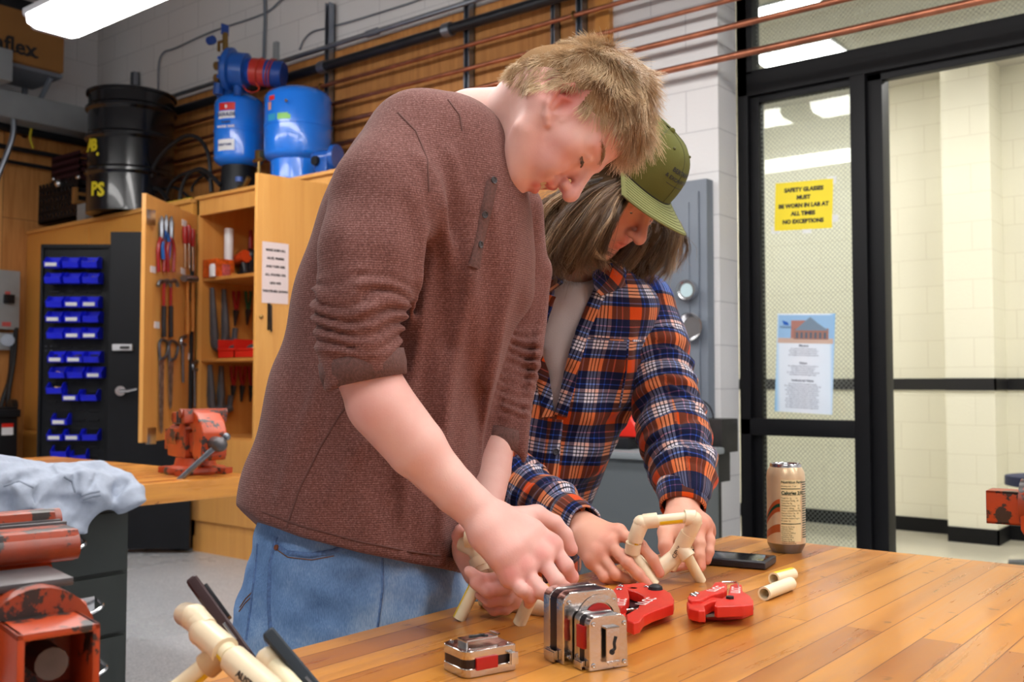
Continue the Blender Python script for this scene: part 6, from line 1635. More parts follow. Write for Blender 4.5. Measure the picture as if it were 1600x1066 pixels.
def head_field(fl, O, f, up, s, sc=1.0, ys=1.0, smile=True, neck=None, slit=True):
    """a head with a face added to a field. O = point between the ear canals; s = side axis"""
    f, up, s = unit(f), unit(up), unit(s)
    p = lambda x, y, z: O + sc * (s * x + up * y * ys + f * z)
    A = (s, up, f)
    fl.ell(p(0, .048, -.002) if smile else p(0, .045, -.008), np.array([.073, .081, .087] if smile else [.073, .083, .094]) * sc, A, .01)
    fl.ell(p(0, -.012, .040), np.array([.060, .066, .052]) * sc, A, .03)
    fl.ell(p(0, -.068, .045), np.array([.044, .040, .042]) * sc, A, .03)
    for x in (-1, 1):
        fl.chain([p(.058 * x, -.028, .0), p(.050 * x, -.068, .022), p(.020 * x, -.100, .070)], [.014 * sc, .014 * sc, .013 * sc], .024)
        fl.ell(p(.046 * x, -.010, .058), .017 * sc, k=.02)
        fl.ell(p(.034 * x, -.042, .074), (.016 if smile else .012) * sc, k=.018)
        fl.cap(p(.046 * x, .026, .068), p(.012 * x, .028, .086), .009 * sc, .008 * sc, .012)
    fl.ell(p(0, -.102, .080), np.array([.018, .014, .013]) * sc, A, .014)
    for x in (-1, 1):
        fl.ell(p(.031 * x, .008, .098), np.array([.017, .012, .014]) * sc, A, .012, sub=True)
        fl.ell(p(.031 * x, .006, .0750), .0128 * sc, k=.003)
        if slit: fl.chain([p(.0205 * x, .0015, .0885), p(.026 * x, .0018, .0905), p(.032 * x, .0020, .0905), p(.038 * x, .0018, .0880), p(.0445 * x, .0005, .0810)], [.0010 * sc, .0026 * sc, .0030 * sc, .0026 * sc, .0010 * sc], .001, sub=True)
        fl.chain([p(.045 * x, .010, .077), p(.038 * x, .0150, .0840), p(.030 * x, .0165, .0858), p(.021 * x, .013, .083)], [.0022 * sc] * 4, .004)      # fold over the lid
        fl.chain([p(.044 * x, -.004, .075), p(.036 * x, -.009, .0815), p(.028 * x, -.009, .0825), p(.019 * x, -.003, .081)], [.0018 * sc] * 4, .005)      # lower lid
    fl.chain([p(0, .020, .084), p(0, .004, .097), p(0, -.020, .115)], [.0080 * sc, .0085 * sc, .0105 * sc], .012)
    fl.ell(p(0, -.027, .117), np.array([.0125, .0110, .0110]) * sc, A, .006)
    for x in (-1, 1):
        fl.ell(p(.0125 * x, -.030, .102), np.array([.0065, .0075, .0095]) * sc, A, .006)
        fl.ell(p(.0065 * x, -.0385, .107), np.array([.0034, .004, .0045]) * sc, A, .002, sub=True)
    # muzzle and lips
    fl.ell(p(0, -.058, .080), np.array([.026, .022, .016]) * sc, A, .014)
    o = .0070 if smile else 0.0
    w = .028 if smile else .022; zc = .076 if smile else .084; yc = -.054 if smile else -.061
    fl.chain([p(-w, yc, zc), p(-w * .55, -.0575 + o * .5, .0915), p(-.005, -.0535 + o, .098), p(0, -.055 + o, .0975), p(.005, -.0535 + o, .098), p(w * .55, -.0575 + o * .5, .0915), p(w, yc, zc)], [.002 * sc, .0038 * sc, .0046 * sc, .0044 * sc, .0046 * sc, .0038 * sc, .002 * sc], .004)
    fl.chain([p(-w * .95, yc - .002, zc), p(-w * .5, -.0665 - o, .089), p(0, -.0695 - o, .0945), p(w * .5, -.0665 - o, .089), p(w * .95, yc - .002, zc)], [.002 * sc, .0045 * sc, .0058 * sc, .0045 * sc, .002 * sc], .004)
    if smile:
        fl.chain([p(-w * .85, yc - .001, zc + .004), p(-w * .5, -.062, .092), p(0, -.0635, .1005), p(w * .5, -.062, .092), p(w * .85, yc - .001, zc + .004)], [.0030 * sc, .0046 * sc, .0055 * sc, .0046 * sc, .0030 * sc], .002, sub=True)
        for x in (-1, 1): fl.chain([p(.018 * x, -.032, .094), p(.030 * x, -.046, .083), p(.034 * x, -.060, .072)], [.0018 * sc] * 3, .010, sub=True)
    else:
        fl.chain([p(-w, yc, zc + .003), p(0, -.0615, .1015), p(w, yc, zc + .003)], [.0008 * sc] * 3, .002, sub=True)
    return p, A


def ear_field(fl, p, A, sc, x=1, tilt=0.0):
    """outer ear on side x: rim, lobe, bowl"""
    s, up, f = A; s = s * x
    c0 = lambda a, b, o: p(0, -.008, .022) + sc * (s * (.060 + o) + (up * math.cos(tilt) - f * math.sin(tilt)) * a + (f * math.cos(tilt) + up * math.sin(tilt)) * b)
    fl.ell(c0(.008, -.010, .0), np.array([.006, .026, .015]) * sc, (s, up * math.cos(tilt) - f * math.sin(tilt), f), .006)
    rim = [(-.006, .006), (.010, .008), (.026, .004), (.036, -.006), (.036, -.018), (.026, -.027), (.010, -.028), (-.006, -.022), (-.018, -.012), (-.024, -.003)]
    fl.chain([c0(a, b, .003 + .010 * min(1, max(0, -b / .02))) for a, b in rim], [.0028 * sc, .003 * sc] + [.0036 * sc] * 5 + [.0042 * sc, .005 * sc, .0045 * sc], .003)
    fl.ell(c0(.006, -.008, .012), np.array([.010, .017, .009]) * sc, (s, up, f), .004, sub=True)
    fl.chain([c0(.024, -.004, .004), c0(.014, -.018, .009), c0(-.004, -.015, .008)], [.0026 * sc, .003 * sc, .0026 * sc], .003)


def finger(fl, pts, r=.0085, k=.0045, k0=.009):
    """finger from knuckle to tip with soft knuckle bulges"""
    n = len(pts); r = r * .93; rs = np.linspace(r * 1.12, r * .84, n)
    fl.chain(pts, rs, k, ki=.002)
    for i in range(1, n - 1): fl.ell(pts[i], rs[i] * 1.07, k=.003)
    return fl


def nail(pa, pb, nrm, w, m, parent, hitc=None):
    """fingernail plate near the tip pb of a finger running pa -> pb, facing nrm"""
    d = unit(pb - pa); n_ = unit(nrm - d * (nrm @ d)); b = np.cross(d, n_)
    V = []; Q = []
    for i in range(5):
        for j in range(5):
            x = (i / 4 - .5); y = j / 4
            V.append(pb + d * (-.006 + .010 * y) + b * w * x * (1 - .25 * y * y) + n_ * (.0004 - .010 * x * x * w / .012 * 1.2 - .001 * y * y))
    for i in range(4):
        for j in range(4): a = i * 5 + j; Q.append([a, a + 1, a + 6, a + 5])
    return raw_mesh('fingernail', np.array(V), np.array(Q), m, parent)
# ------------------------------------------------------------------ the blond person in the brown shirt
SK1 = skin_mat('skin_fair', srgb(236, 192, 180), srgb(214, 104, 96))
NAIL = mat('nail', srgb(226, 168, 158), .3)
m, nt, b = new_mat('brown_knit'); KNIT = m; L = nt.links.new
tc = N(nt, 'ShaderNodeTexCoord')
n1 = N(nt, 'ShaderNodeTexNoise', Scale=420.0, Detail=2.0); L(tc.outputs['Object'], n1.inputs['Vector'])
mp = N(nt, 'ShaderNodeMapping'); mp.inputs['Scale'].default_value = (1, 1, 1); L(tc.outputs['Object'], mp.inputs[0])
wv = N(nt, 'ShaderNodeTexWave', wave_type='BANDS', bands_direction='Z', wave_profile='SIN'); wv.inputs['Scale'].default_value = 110.0; wv.inputs['Distortion'].default_value = 1.2; wv.inputs['Detail'].default_value = 1.0; wv.inputs['Detail Scale'].default_value = 3.0
L(mp.outputs[0], wv.inputs['Vector'])
n2 = N(nt, 'ShaderNodeTexNoise', Scale=6.0, Detail=4.0); L(tc.outputs['Object'], n2.inputs['Vector'])
a1 = N(nt, 'ShaderNodeMath', operation='MULTIPLY_ADD'); L(n1.outputs[0], a1.inputs[0]); a1.inputs[1].default_value = 1.0; a1.inputs[2].default_value = -.32
a2 = N(nt, 'ShaderNodeMath', operation='MULTIPLY_ADD'); L(wv.outputs[0], a2.inputs[0]); a2.inputs[1].default_value = .28; L(a1.outputs[0], a2.inputs[2])
a3 = N(nt, 'ShaderNodeMath', operation='MULTIPLY_ADD'); L(n2.outputs[0], a3.inputs[0]); a3.inputs[1].default_value = .25; L(a2.outputs[0], a3.inputs[2])
r = ramp(nt, [(.10, srgb(92, 60, 56)), (.5, srgb(126, 86, 80)), (.90, srgb(168, 130, 126))]); L(a3.outputs[0], r.inputs[0]); L(r.outputs[0], b.inputs['Base Color'])
b.inputs['Roughness'].default_value = .9; b.inputs['Sheen Weight'].default_value = .08; b.inputs['Specular IOR Level'].default_value = .1
bp = N(nt, 'ShaderNodeBump', Strength=.32, Distance=.0012); L(a2.outputs[0], bp.inputs['Height']); L(bp.outputs[0], b.inputs['Normal'])

KNITC = mat('brown_rib', srgb(106, 75, 70), .95, var=.25, scale=300, bump=.25, bscale=400)
m, nt, b = new_mat('denim'); DENIM = m; L = nt.links.new
tc = N(nt, 'ShaderNodeTexCoord')
n1 = N(nt, 'ShaderNodeTexNoise', Scale=9.0, Detail=5.0, Roughness=.6); L(tc.outputs['Object'], n1.inputs['Vector'])
mp = N(nt, 'ShaderNodeMapping'); mp.inputs['Scale'].default_value = (900, 900, 160); L(tc.outputs['Object'], mp.inputs[0])
n2 = N(nt, 'ShaderNodeTexNoise', Scale=1.0, Detail=2.0); L(mp.outputs[0], n2.inputs['Vector'])
a1 = N(nt, 'ShaderNodeMath', operation='MULTIPLY_ADD'); L(n2.outputs[0], a1.inputs[0]); a1.inputs[1].default_value = .45; L(n1.outputs[0], a1.inputs[2])
at = N(nt, 'ShaderNodeAttribute'); at.attribute_name = 'tone'
a2 = N(nt, 'ShaderNodeMath', operation='ADD'); L(a1.outputs[0], a2.inputs[0]); L(at.outputs['Fac'], a2.inputs[1])
r = ramp(nt, [(.35, srgb(62, 94, 142)), (.72, srgb(116, 152, 200)), (1.0, srgb(170, 196, 224))]); L(a2.outputs[0], r.inputs[0]); L(r.outputs[0], b.inputs['Base Color'])
b.inputs['Roughness'].default_value = .85; b.inputs['Specular IOR Level'].default_value = .15
bp = N(nt, 'ShaderNodeBump', Strength=.35, Distance=.001); L(n2.outputs[0], bp.inputs['Height']); L(bp.outputs[0], b.inputs['Normal'])
STITCH = mat('stitch', srgb(120, 84, 60), .8); SEAM_D = mat('denim_seam', srgb(88, 120, 170), .85, var=.3, scale=200)

p1 = thing('person', 'blond person in a brown long-sleeved shirt and jeans leaning over pipes', 'person', (at_z(560, 1700, 0).x * 0 + cw(C(560, 900, 1.42)).x, cw(C(560, 900, 1.42)).y, 0))

# ---- shirt (trunk and both sleeves in one)
fl = Field(C(330, 960, 1.42) * [1, 1, 0] + [0, 0, 1.05], C(880, 110, 1.42) * [1, 1, 0] + [.03, .02, 1.76], .0041)
rows = [(150, 662, 728, 1.40, .05), (165, 628, 752, 1.40, .10), (190, 592, 785, 1.395, .14), (230, 556, 806, 1.395, .155), (280, 524, 822, 1.395, .16), (330, 502, 834, 1.40, .16), (400, 478, 840, 1.41, .155),
        (470, 457, 834, 1.42, .15), (540, 440, 796, 1.43, .148), (600, 424, 764, 1.43, .148), (660, 406, 751, 1.43, .15), (720, 390, 743, 1.43, .155), (780, 374, 738, 1.43, .16), (830, 380, 736, 1.43, .16), (900, 385, 733, 1.43, .16), (930, 385, 733, 1.43, .16)]
fl.loft(rows, .02, 2.25)
# near sleeve
sh, el, cu = C(650, 232, 1.28), C(566, 470, 1.20), C(562, 592, 1.205)
fl.chain([C(655, 222, 1.30), C(604, 305, 1.235), C(574, 395, 1.205), C(566, 470, 1.195)], [.070, .064, .056, .052], .016, ki=.03)
fl.chain([C(564, 470, 1.195), C(563, 540, 1.195), C(566, 592, 1.20)], [.052, .048, .045], .01)
# bunched folds round the sleeve
rf = random.Random(5)
def fold_ring(fl, c, ax, r, th, tilt, a0, a1, k=.004):
    ax = unit(ax); x = unit(np.cross(ax, [0, 0, 1])); y = np.cross(ax, x)
    pts = []
    for i in range(13):
        a = a0 + (a1 - a0) * i / 12; pts.append(c + (x * math.cos(a) + y * math.sin(a)) * r + ax * tilt * math.sin(a + .7))
    w = [th * math.sin(PI * (i + .6) / 13.2) ** .5 for i in range(13)]
    fl.chain(pts, w, k)
axs = C(566, 592, 1.20) - C(570, 420, 1.20)
def rolls(fl, pts, t0, t1, amp, spacing, seed=0, base=.003, rad=.075):
    """bunched cloth: round rolls with sharp valleys across a sleeve that runs through pts"""
    pts = [np.asarray(p) for p in pts]; lo = np.min(pts, 0) - rad; hi = np.max(pts, 0) + rad; sl, X = fl._sub(lo, hi)
    best = np.full(X[0].shape, 9., np.float32); al = np.zeros_like(best); ag = np.zeros_like(best); acc = 0.0
    for k in range(len(pts) - 1):
        a, ba = pts[k], pts[k + 1] - pts[k]; Ls = np.linalg.norm(ba); P_ = [X[j] - a[j] for j in range(3)]
        t = np.clip((P_[0] * ba[0] + P_[1] * ba[1] + P_[2] * ba[2]) / Ls ** 2, 0, 1); q = [P_[j] - t * ba[j] for j in range(3)]; d = np.sqrt(q[0] ** 2 + q[1] ** 2 + q[2] ** 2)
        ax = ba / Ls; x = unit(np.cross(ax, [0, 0, -1.])); y = np.cross(ax, x); m_ = d < best
        best = np.where(m_, d, best); al = np.where(m_, acc + t * Ls, al); ag = np.where(m_, np.arctan2(q[0] * x[0] + q[1] * x[1] + q[2] * x[2], q[0] * y[0] + q[1] * y[1] + q[2] * y[2]), ag); acc += Ls
    w = np.clip((al - t0 * acc) / .025, 0, 1) * np.clip((t1 * acc - al) / .012, 0, 1)
    ph = al / spacing * PI + .9 * np.sin(ag + seed) + .8 * np.sin(2 * ag + seed * 2.3 + al * 30) + .5 * np.sin(3 * ag - seed + al * 55)
    fl.f[sl] -= (w * (amp * (.65 + .35 * np.sin(ag * 1.5 + seed + al * 60)) * (np.abs(np.sin(ph)) - .55) + base)).astype(np.float32) * (best < rad)
rolls(fl, [C(655, 222, 1.30), C(604, 305, 1.235), C(574, 395, 1.205), C(566, 470, 1.195), C(564, 565, 1.197)], .66, 1.0, .0125, .0165, 1.0)
# cuff band
fl.cap(C(566, 566, 1.20), C(569, 590, 1.203), .0500, .0485, .004)
fl.cut(C(569, 590, 1.203) + unit([.20, -1, 0]) * .0075, unit([.20, -1, -.05]), .0) if False else None
# far sleeve
fl.chain([C(800, 330, 1.50), C(806, 420, 1.555), C(795, 500, 1.55), C(786, 600, 1.52), C(776, 700, 1.49)], [.050, .052, .047, .040, .033], .02)
rolls(fl, [C(800, 330, 1.50), C(806, 420, 1.555), C(795, 500, 1.55), C(786, 600, 1.52), C(779, 668, 1.50)], .55, 1.0, .011, .016, 2.0, rad=.06)
fl.cap(C(780, 665, 1.50), C(776, 695, 1.49), .0365, .035, .004)
# cuts: sleeve ends, hem, neck opening
def cut_local(fl, p, n, R_, k=.002):
    """cut only near p"""
    lo, hi = p - R_, p + R_; sl, X = fl._sub(lo, hi); n = unit(n)
    d = (X[0] - p[0]) * n[0] + (X[1] - p[1]) * n[1] + (X[2] - p[2]) * n[2]
    rr_ = np.sqrt((X[0] - p[0]) ** 2 + (X[1] - p[1]) ** 2 + (X[2] - p[2]) ** 2) - R_
    d = np.minimum(d, -rr_) ; fl.f[sl] = np.maximum(fl.f[sl], d)
cut_local(fl, C(569, 592, 1.203), (.34, -.94, .0), .085)
cut_local(fl, C(776, 694, 1.49), (-.30, -.95, .0), .055)
# drape: long soft folds on the back, side and chest
def drape(X, Y, Z):
    u = X * F / Z + CX; v = CY - Y * F / Z
    w = np.clip((v - 260) / 250, 0, 1)
    g = -.013 * (.5 + .5 * np.sin((u + (v - 500) * .10) * .098 + .8 * np.sin(v * .012))) ** 3 * w * np.clip((u - 600) / 60, 0, 1) - .003 * np.sin((u - (v - 400) * .30) * .07 + 1.3) * w + .002
    return g
fl.warp(drape, (-.6, -.45, 1.0), (.2, .35, 1.8))
# creases from the armpit and the front of the chest
for pts, r_ in (([(640, 300), (655, 360), (650, 430), (640, 520)], .006), ([(655, 250), (690, 320), (705, 420), (708, 520)], .0055), ([(700, 240), (728, 330), (735, 430), (738, 540)], .005),
                ([(770, 330), (778, 420), (776, 520), (765, 600)], .005), ([(620, 640), (560, 700), (520, 780)], .005), ([(500, 600), (470, 690), (440, 780)], .005), ([(690, 560), (680, 660), (676, 760)], .005)):
    P3 = []
    for u, v in pts:
        # find the front surface depth along this pixel
        zz = np.linspace(1.08, 1.6, 160); q = np.stack([C(u, v, z) for z in zz]); ii = ((q - fl.lo) / fl.h).round().astype(int)
        ii = np.clip(ii, 0, fl.n - 1); val = fl.f[ii[:, 0], ii[:, 1], ii[:, 2]]; w_ = np.where(val < 0)[0]
        z0_ = zz[w_[0]] if len(w_) else 1.3; P3.append(C(u, v, z0_ + .002))
    fl.chain(P3, [.003] + [r_] * (len(P3) - 2) + [.003], .018)
hp1, hp2 = C(376, 789, 1.43), C(730, 892, 1.43)
hn = unit(np.cross(C(405, 815, 1.30) - hp1, hp2 - hp1)); hn = hn if hn[1] < 0 else -hn
# hem follows the photo: low in front, raised toward the back
sl, X = fl._sub((-9, -9, 0), (9, C(0, 740, 1.3)[1], 3))
uu = X[0] * F / X[2] + CX; vv = CY - X[1] * F / X[2]
hv = np.interp(uu.ravel(), [340, 372, 405, 470, 560, 640, 712, 735, 800], [780, 786, 812, 838, 862, 878, 888, 889, 889]).reshape(uu.shape)
hv = hv + (1.27 - X[2]) * -60
fl.f[sl] = np.maximum(fl.f[sl], (vv - hv) * 1.35 / F)
# hollow the inside so the hem and neck read as cloth edges
co = C(748, 200, 1.40); nd = unit(C(835, 225, 1.40) - C(700, 185, 1.42))
fl.ell(C(752, 195, 1.395), (.062, .056, .066), (nd, np.cross([0, 0, 1], nd), (0, 0, 1)), .004, sub=True)
V, Q = fl.mesh(); V = relax(V, Q, 2, .5)
HIT1 = hitter(V, Q)
shirt = raw_mesh('shirt', V, Q, KNIT, p1)
# collar band round the neck
def ring_band(pts, w, th, m, name, parent, wdir, world=False):
    V, Q = [], []; n = len(pts)
    for i, p in enumerate(pts):
        T = unit(pts[(i + 1) % n] - pts[i - 1]); W = unit(wdir(p) - T * (wdir(p) @ T)); Nn = np.cross(T, W)
        for a, b2 in ((-.5, -.5), (-.5, .5), (0, .75), (.5, .5), (.5, -.5), (0, -.3)): V.append(p + W * w * a + Nn * th * b2)
    for i in range(n):
        for k in range(6): a = i * 6 + k; b2 = i * 6 + (k + 1) % 6; c = ((i + 1) % n) * 6 + (k + 1) % 6; d = ((i + 1) % n) * 6 + k; Q.append([a, b2, c, d])
    return raw_mesh(name, np.array(V), np.array(Q), m, parent)
cpts = [C(726, 158, 1.405), C(735, 165, 1.35), C(743, 185, 1.325), C(752, 212, 1.315), C(762, 245, 1.325), C(774, 268, 1.355), C(784, 276, 1.39), C(790, 268, 1.43), C(782, 240, 1.455), C(768, 205, 1.465), C(748, 172, 1.455), C(732, 156, 1.43)]
cp = smooth_path([Vector(x) for x in cpts + cpts[:1]], 5)[:-1]; cp = [np.array(x) for x in cp]
ring_band(cp, .016, .006, KNIT, 'collar', p1, lambda p: nd * 1.0)
tagp = C(732, 156, 1.40)
# placket and buttons
V_, Q_ = strip_on(HIT1, [(768, 286), (761, 318), (752, 358), (744, 400), (740, 418)], .0165, .0034); raw_mesh('placket', V_, Q_, KNITC, p1)
BT = mat('button_grey', srgb(70, 66, 68), .3)
for u, v in ((769, 282), (755, 335), (747, 382)):
    h = HIT1(u, v, .003)
    if h:
        T = frame(cw(h[0]), CM @ Vector(unit(np.cross(h[1], [0, 1, .1]))), z=CM @ Vector(h[1]))
        MB().lathe([(0, .0009), (.0026, .0009), (.0034, .0020), (.0044, .0022), (.0047, .0012), (.0042, 0), (0, 0)], 20, M=T).build('button', BT, p1)
def knit_cuff(c0, c1, r0, r1, nrm, name='cuff'):
    n_ = unit(nrm); x = unit(np.cross(n_, [0, 0, 1])); y = np.cross(n_, x); V, Q = [], []; n = 40; pr_ = [(0, r0 - .003), (.03, r0 + .0015), (.5, (r0 + r1) / 2 + .003), (.97, r1 + .0015), (1, r1 - .001), (.9, r1 - .004)]
    for i in range(n):
        a = 2 * PI * i / n
        for t, r_ in pr_: V.append(c0 + (c1 - c0) * t + (x * math.cos(a) + y * math.sin(a)) * (r_ + .0012 * math.sin(2 * a + 1)))
    k = len(pr_)
    for i in range(n):
        for j in range(k - 1): Q.append([i * k + j, i * k + j + 1, ((i + 1) % n) * k + j + 1, ((i + 1) % n) * k + j])
    return raw_mesh(name, np.array(V), np.array(Q), KNITC, p1)
knit_cuff(C(564, 556, 1.20), C(572, 597, 1.203), .0500, .0482, (-.20, .97, .05))
knit_cuff(C(779, 664, 1.50), C(776, 697, 1.49), .0405, .0380, (.22, .97, .05))
# seams
SEAM1 = mat('knit_seam', srgb(104, 70, 65), .95)
for nm, px in (('shoulder_seam', [(700, 156), (718, 180), (722, 205)]), ('armhole_seam', [(622, 176), (650, 205), (668, 250), (670, 300)]), ('side_seam', [(560, 610), (530, 650), (500, 700), (470, 760), (448, 824)]), ('hem_seam', [(410, 800), (470, 822), (560, 846), (640, 862), (712, 872), (730, 874)])):
    try:
        V_, Q_ = strip_on(HIT1, px, .0024, .0009); raw_mesh(nm, V_, Q_, SEAM1, p1)
    except Exception: pass

# ---- jeans
fj = Field(C(330, 1066, 1.45) * [1, 1, 0] + [-.05, -1.02, 1.10], C(800, 760, 1.45) * [1, 1, 0] + [.05, .02, 1.75], .009)
fj.loft([(770, 408, 722, 1.43, .13), (820, 408, 722, 1.43, .135), (850, 402, 722, 1.43, .14), (890, 388, 726, 1.43, .145), (940, 376, 730, 1.43, .15), (990, 373, 728, 1.43, .15), (1040, 385, 722, 1.43, .145), (1090, 400, 715, 1.43, .14)], .01, 2.4)
fj.chain([C(470, 1060, 1.38), C(460, 1400, 1.38), C(455, 1740, 1.38)], [.092, .068, .058], .05)
fj.chain([C(640, 1060, 1.50), C(620, 1370, 1.50), C(615, 1680, 1.50)], [.090, .066, .058], .05)
fj.warp(lambda X, Y, Z: .0022 * np.sin((X * 55 + Y * 120)) + .0018 * np.sin(X * -80 + Y * 90 + 1), (-.7, -.6, 1), (.2, -.1, 1.9))
for pts in ([(640, 900), (610, 960), (560, 1010)], [(660, 920), (650, 980), (620, 1030)], [(455, 905), (520, 930), (600, 925)], [(450, 870), (520, 886), (580, 880)]):
    P3 = []
    for u, v in pts:
        zz = np.linspace(1.1, 1.6, 200); q = np.stack([C(u, v, z) for z in zz]); ii = np.clip(((q - fj.lo) / fj.h).round().astype(int), 0, fj.n - 1); w_ = np.where(fj.f[ii[:, 0], ii[:, 1], ii[:, 2]] < 0)[0]
        P3.append(C(u, v, (zz[w_[0]] if len(w_) else 1.3) + .004))
    fj.chain(P3, [.003, .007, .003], .02)
V, Q = fj.mesh(); V = relax(V, Q, 3, .5); HJ = hitter(V, Q)
raw_mesh('jeans', V, Q, DENIM, p1, {'tone': ('FLOAT', fbm(V, 2.5, 3) * .10)})
for nm, px, w, mm in (('side_seam', [(432, 838), (422, 880), (420, 940), (424, 1010)], .006, SEAM_D), ('pocket_edge', [(432, 852), (448, 864), (485, 868), (520, 862), (545, 852)], .007, SEAM_D), ('back_pocket_edge', [(403, 850), (398, 900), (390, 960), (385, 1000)], .004, SEAM_D), ('fly_seam', [(598, 872), (598, 920), (590, 980)], .003, SEAM_D),
                      ('pocket_stitch', [(434, 860), (450, 871), (487, 875), (522, 869)], .0012, STITCH), ('pocket_stitch', [(375, 950), (384, 936), (394, 926)], .0012, STITCH), ('pocket_stitch', [(374, 956), (384, 942), (394, 932)], .0012, STITCH)):
    V_, Q_ = strip_on(HJ, px, w, .0012)
    if len(Q_): raw_mesh(nm, V_, Q_, mm, p1)
h = HJ(433, 856, .001)
if h: MB().lathe([(0, 0), (.0042, 0), (.0035, .0018), (0, .002)], 16, M=frame(cw(h[0]), CM @ Vector(unit(np.cross(h[1], [0, 1, .1]))), z=CM @ Vector(h[1]))).build('rivet', M['copper'], p1)
# shoes (hidden behind the bench in the photo)
for c, in ((C(455, 1775, 1.38),), (C(615, 1715, 1.50),)):
    w_ = cw(c); w_.z = 0.001
    MB().ball((w_.x + .06, w_.y, .045), .05, (2.6, .95, .9)).box((w_.x - .07, w_.y - .048, .001), (w_.x + .19, w_.y + .048, .03), .014).build('shoe', mat('shoe_grey', srgb(70, 70, 74), .6), p1)

# ---- head, neck, arms and hands: skin
HO = C(876, 178, 1.335); hf, hu, hs = unit([.30, -.945, -.10]), unit([.95, .30, .02]), None
hs = unit(np.cross(hf, hu)); hs = hs if hs[2] < 0 else -hs; hu = unit(np.cross(hs, hf)) if np.cross(hs, hf)[0] > 0 else unit(np.cross(hf, hs))
HS = .93
fh = Field(HO - .19, HO + .19, .0021)
hp, HA = head_field(fh, HO, hf, hu, hs, HS, .90, True)
ear_field(fh, hp, HA, HS * 1.02, 1, .42); ear_field(fh, hp, HA, HS * 1.02, -1, .42)
# neck
fh.chain([hp(0, -.02, -.035), C(800, 205, 1.39), C(735, 205, 1.41)], [.050, .052, .056], .03)
fh.chain([hp(0, .0, -.040), C(800, 182, 1.40), C(748, 194, 1.42)], [.036, .036, .038], .03)
fh.chain([hp(.045, -.03, -.01), C(812, 240, 1.355), C(776, 268, 1.38)], [.016, .014, .014], .02)
V, Q = fh.mesh(); V = relax(V, Q, 2, .5); VH, QH = V, Q
hit_h = hitter(V, Q)
def flush_of(V, spots):
    g = np.zeros(len(V))
    for c, r, a in spots: g = np.maximum(g, a * np.exp(-((V - c) ** 2).sum(1) / (2 * r * r)))
    return g
fh_att = flush_of(V, [(hp(.07, .01, -.01), .024, .75), (hp(0, -.026, .115), .018, .35), (hp(.045, -.03, .06), .024, .30), (hp(0, -.052, .098), .007, .8), (hp(0, -.074, .094), .008, .9), (hp(.015, -.054, .094), .006, .8), (hp(.014, -.073, .090), .006, .9), (hp(.028, -.056, .078), .007, .95), (hp(.05, .03, .075), .012, .25), (hp(0, .06, .08), .03, .22), (hp(.06, .03, .03), .02, .15)]) + .06
head = raw_mesh('head', V, Q, SK1, p1, {'flush': ('FLOAT', fh_att)})
# teeth, eyes, brows
EYEW = mat('eye_white', srgb(226, 222, 218), .15, coat=.6); IRIS = mat('iris_blue', srgb(92, 112, 122), .2); PUP = mat('pupil', srgb(8, 8, 10), .1); TEETH = mat('teeth', srgb(232, 214, 180), .25)
def eyes(hp, HA, sc, parent, look, side=(1, -1), iris=None):
    s, up, f = HA
    for x in side:
        c = hp(.031 * x, .006, .0750); T = frame(cw(c), CM @ Vector(unit(np.cross(look, [0.1, .2, 1.]))), z=CM @ Vector(unit(look)))
        e = MB().ball((0, 0, 0), .0119 * sc, M=T, seg=24).build('eyeball', EYEW, parent)
        MB().lathe([(0, .01225 * sc), (.0026 * sc, .0121 * sc), (.0056 * sc, .0107 * sc)], 24, M=T).build('iris', iris or IRIS, e)
        MB().lathe([(0, .0124 * sc), (.0024 * sc, .01225 * sc), (.0026 * sc, .0120 * sc)], 20, M=T).build('pupil', PUP, e)
eyes(hp, HA, HS, p1, unit(hf * .95 - hu * .25 + hs * .1))
tm = MB()
for k in range(-4, 5):
    a = k * .0068; c = cw(hp(a, -.0605, .0905 - a * a * 9)); d_ = CM @ Vector(hf)
    tm.box((-.0033, -.0052, -.003), (.0033, .0052, .003), .0012, M=frame(c, CM @ Vector(unit(hs - hf * (-a * 18))), y=CM @ Vector(hu)))
tm.build('teeth', TEETH, p1)
HAIR1 = hair_mat('hair_blond', srgb(130, 98, 66), srgb(196, 160, 118), srgb(240, 214, 174))
HBASE1 = mat('hair_root_blond', srgb(150, 118, 86), 1.0, spec=0.0)
# scalp hair
def local(V, O, A, sc): q = (V - O) / sc; return np.stack([q @ A[0], q @ A[1], q @ A[2]], 1)
rng = np.random.default_rng(11)
def scatter_on(V, Q, n, keep, rng):
    a, b2, c, d = V[Q[:, 0]], V[Q[:, 1]], V[Q[:, 2]], V[Q[:, 3]]; ctr = (a + b2 + c + d) / 4
    w = np.linalg.norm(np.cross(c - a, d - b2), axis=1) * keep(ctr); w = w / w.sum(); i = rng.choice(len(Q), n, p=w); x, y = rng.random(n)[:, None], rng.random(n)[:, None]
    pt = (a[i] * (1 - x) + b2[i] * x) * (1 - y) + (d[i] * (1 - x) + c[i] * x) * y
    nn = np.cross(c[i] - a[i], d[i] - b2[i]); nn /= np.linalg.norm(nn, axis=1, keepdims=True) + 1e-12; return pt, nn
def scalp1(P_):
    q = local(P_, HO, HA, HS); x, y, z = q.T; y = y / 1.0
    line = np.interp(z, [-.12, -.09, -.06, -.03, -.012, .004, .018, .034, .05, .062, .09], [-.060, -.058, -.056, -.046, .004, .040, .020, .026, .062, .078, .082])
    return ((y > line) & (y > -.08)).astype(float)
rt, nn = scatter_on(VH, QH, 21000, scalp1, rng)
ctrh = hp(0, .04, -.0); nn = np.where(((rt - ctrh) * nn).sum(1, keepdims=True) < 0, -nn, nn)
whorl = hp(.01, .105, -.070)
q = local(rt, HO, HA, HS)
topness = np.clip((q[:, 1] - .02) / .09, 0, 1)
clump = fbm(rt, 22, 5, 2)
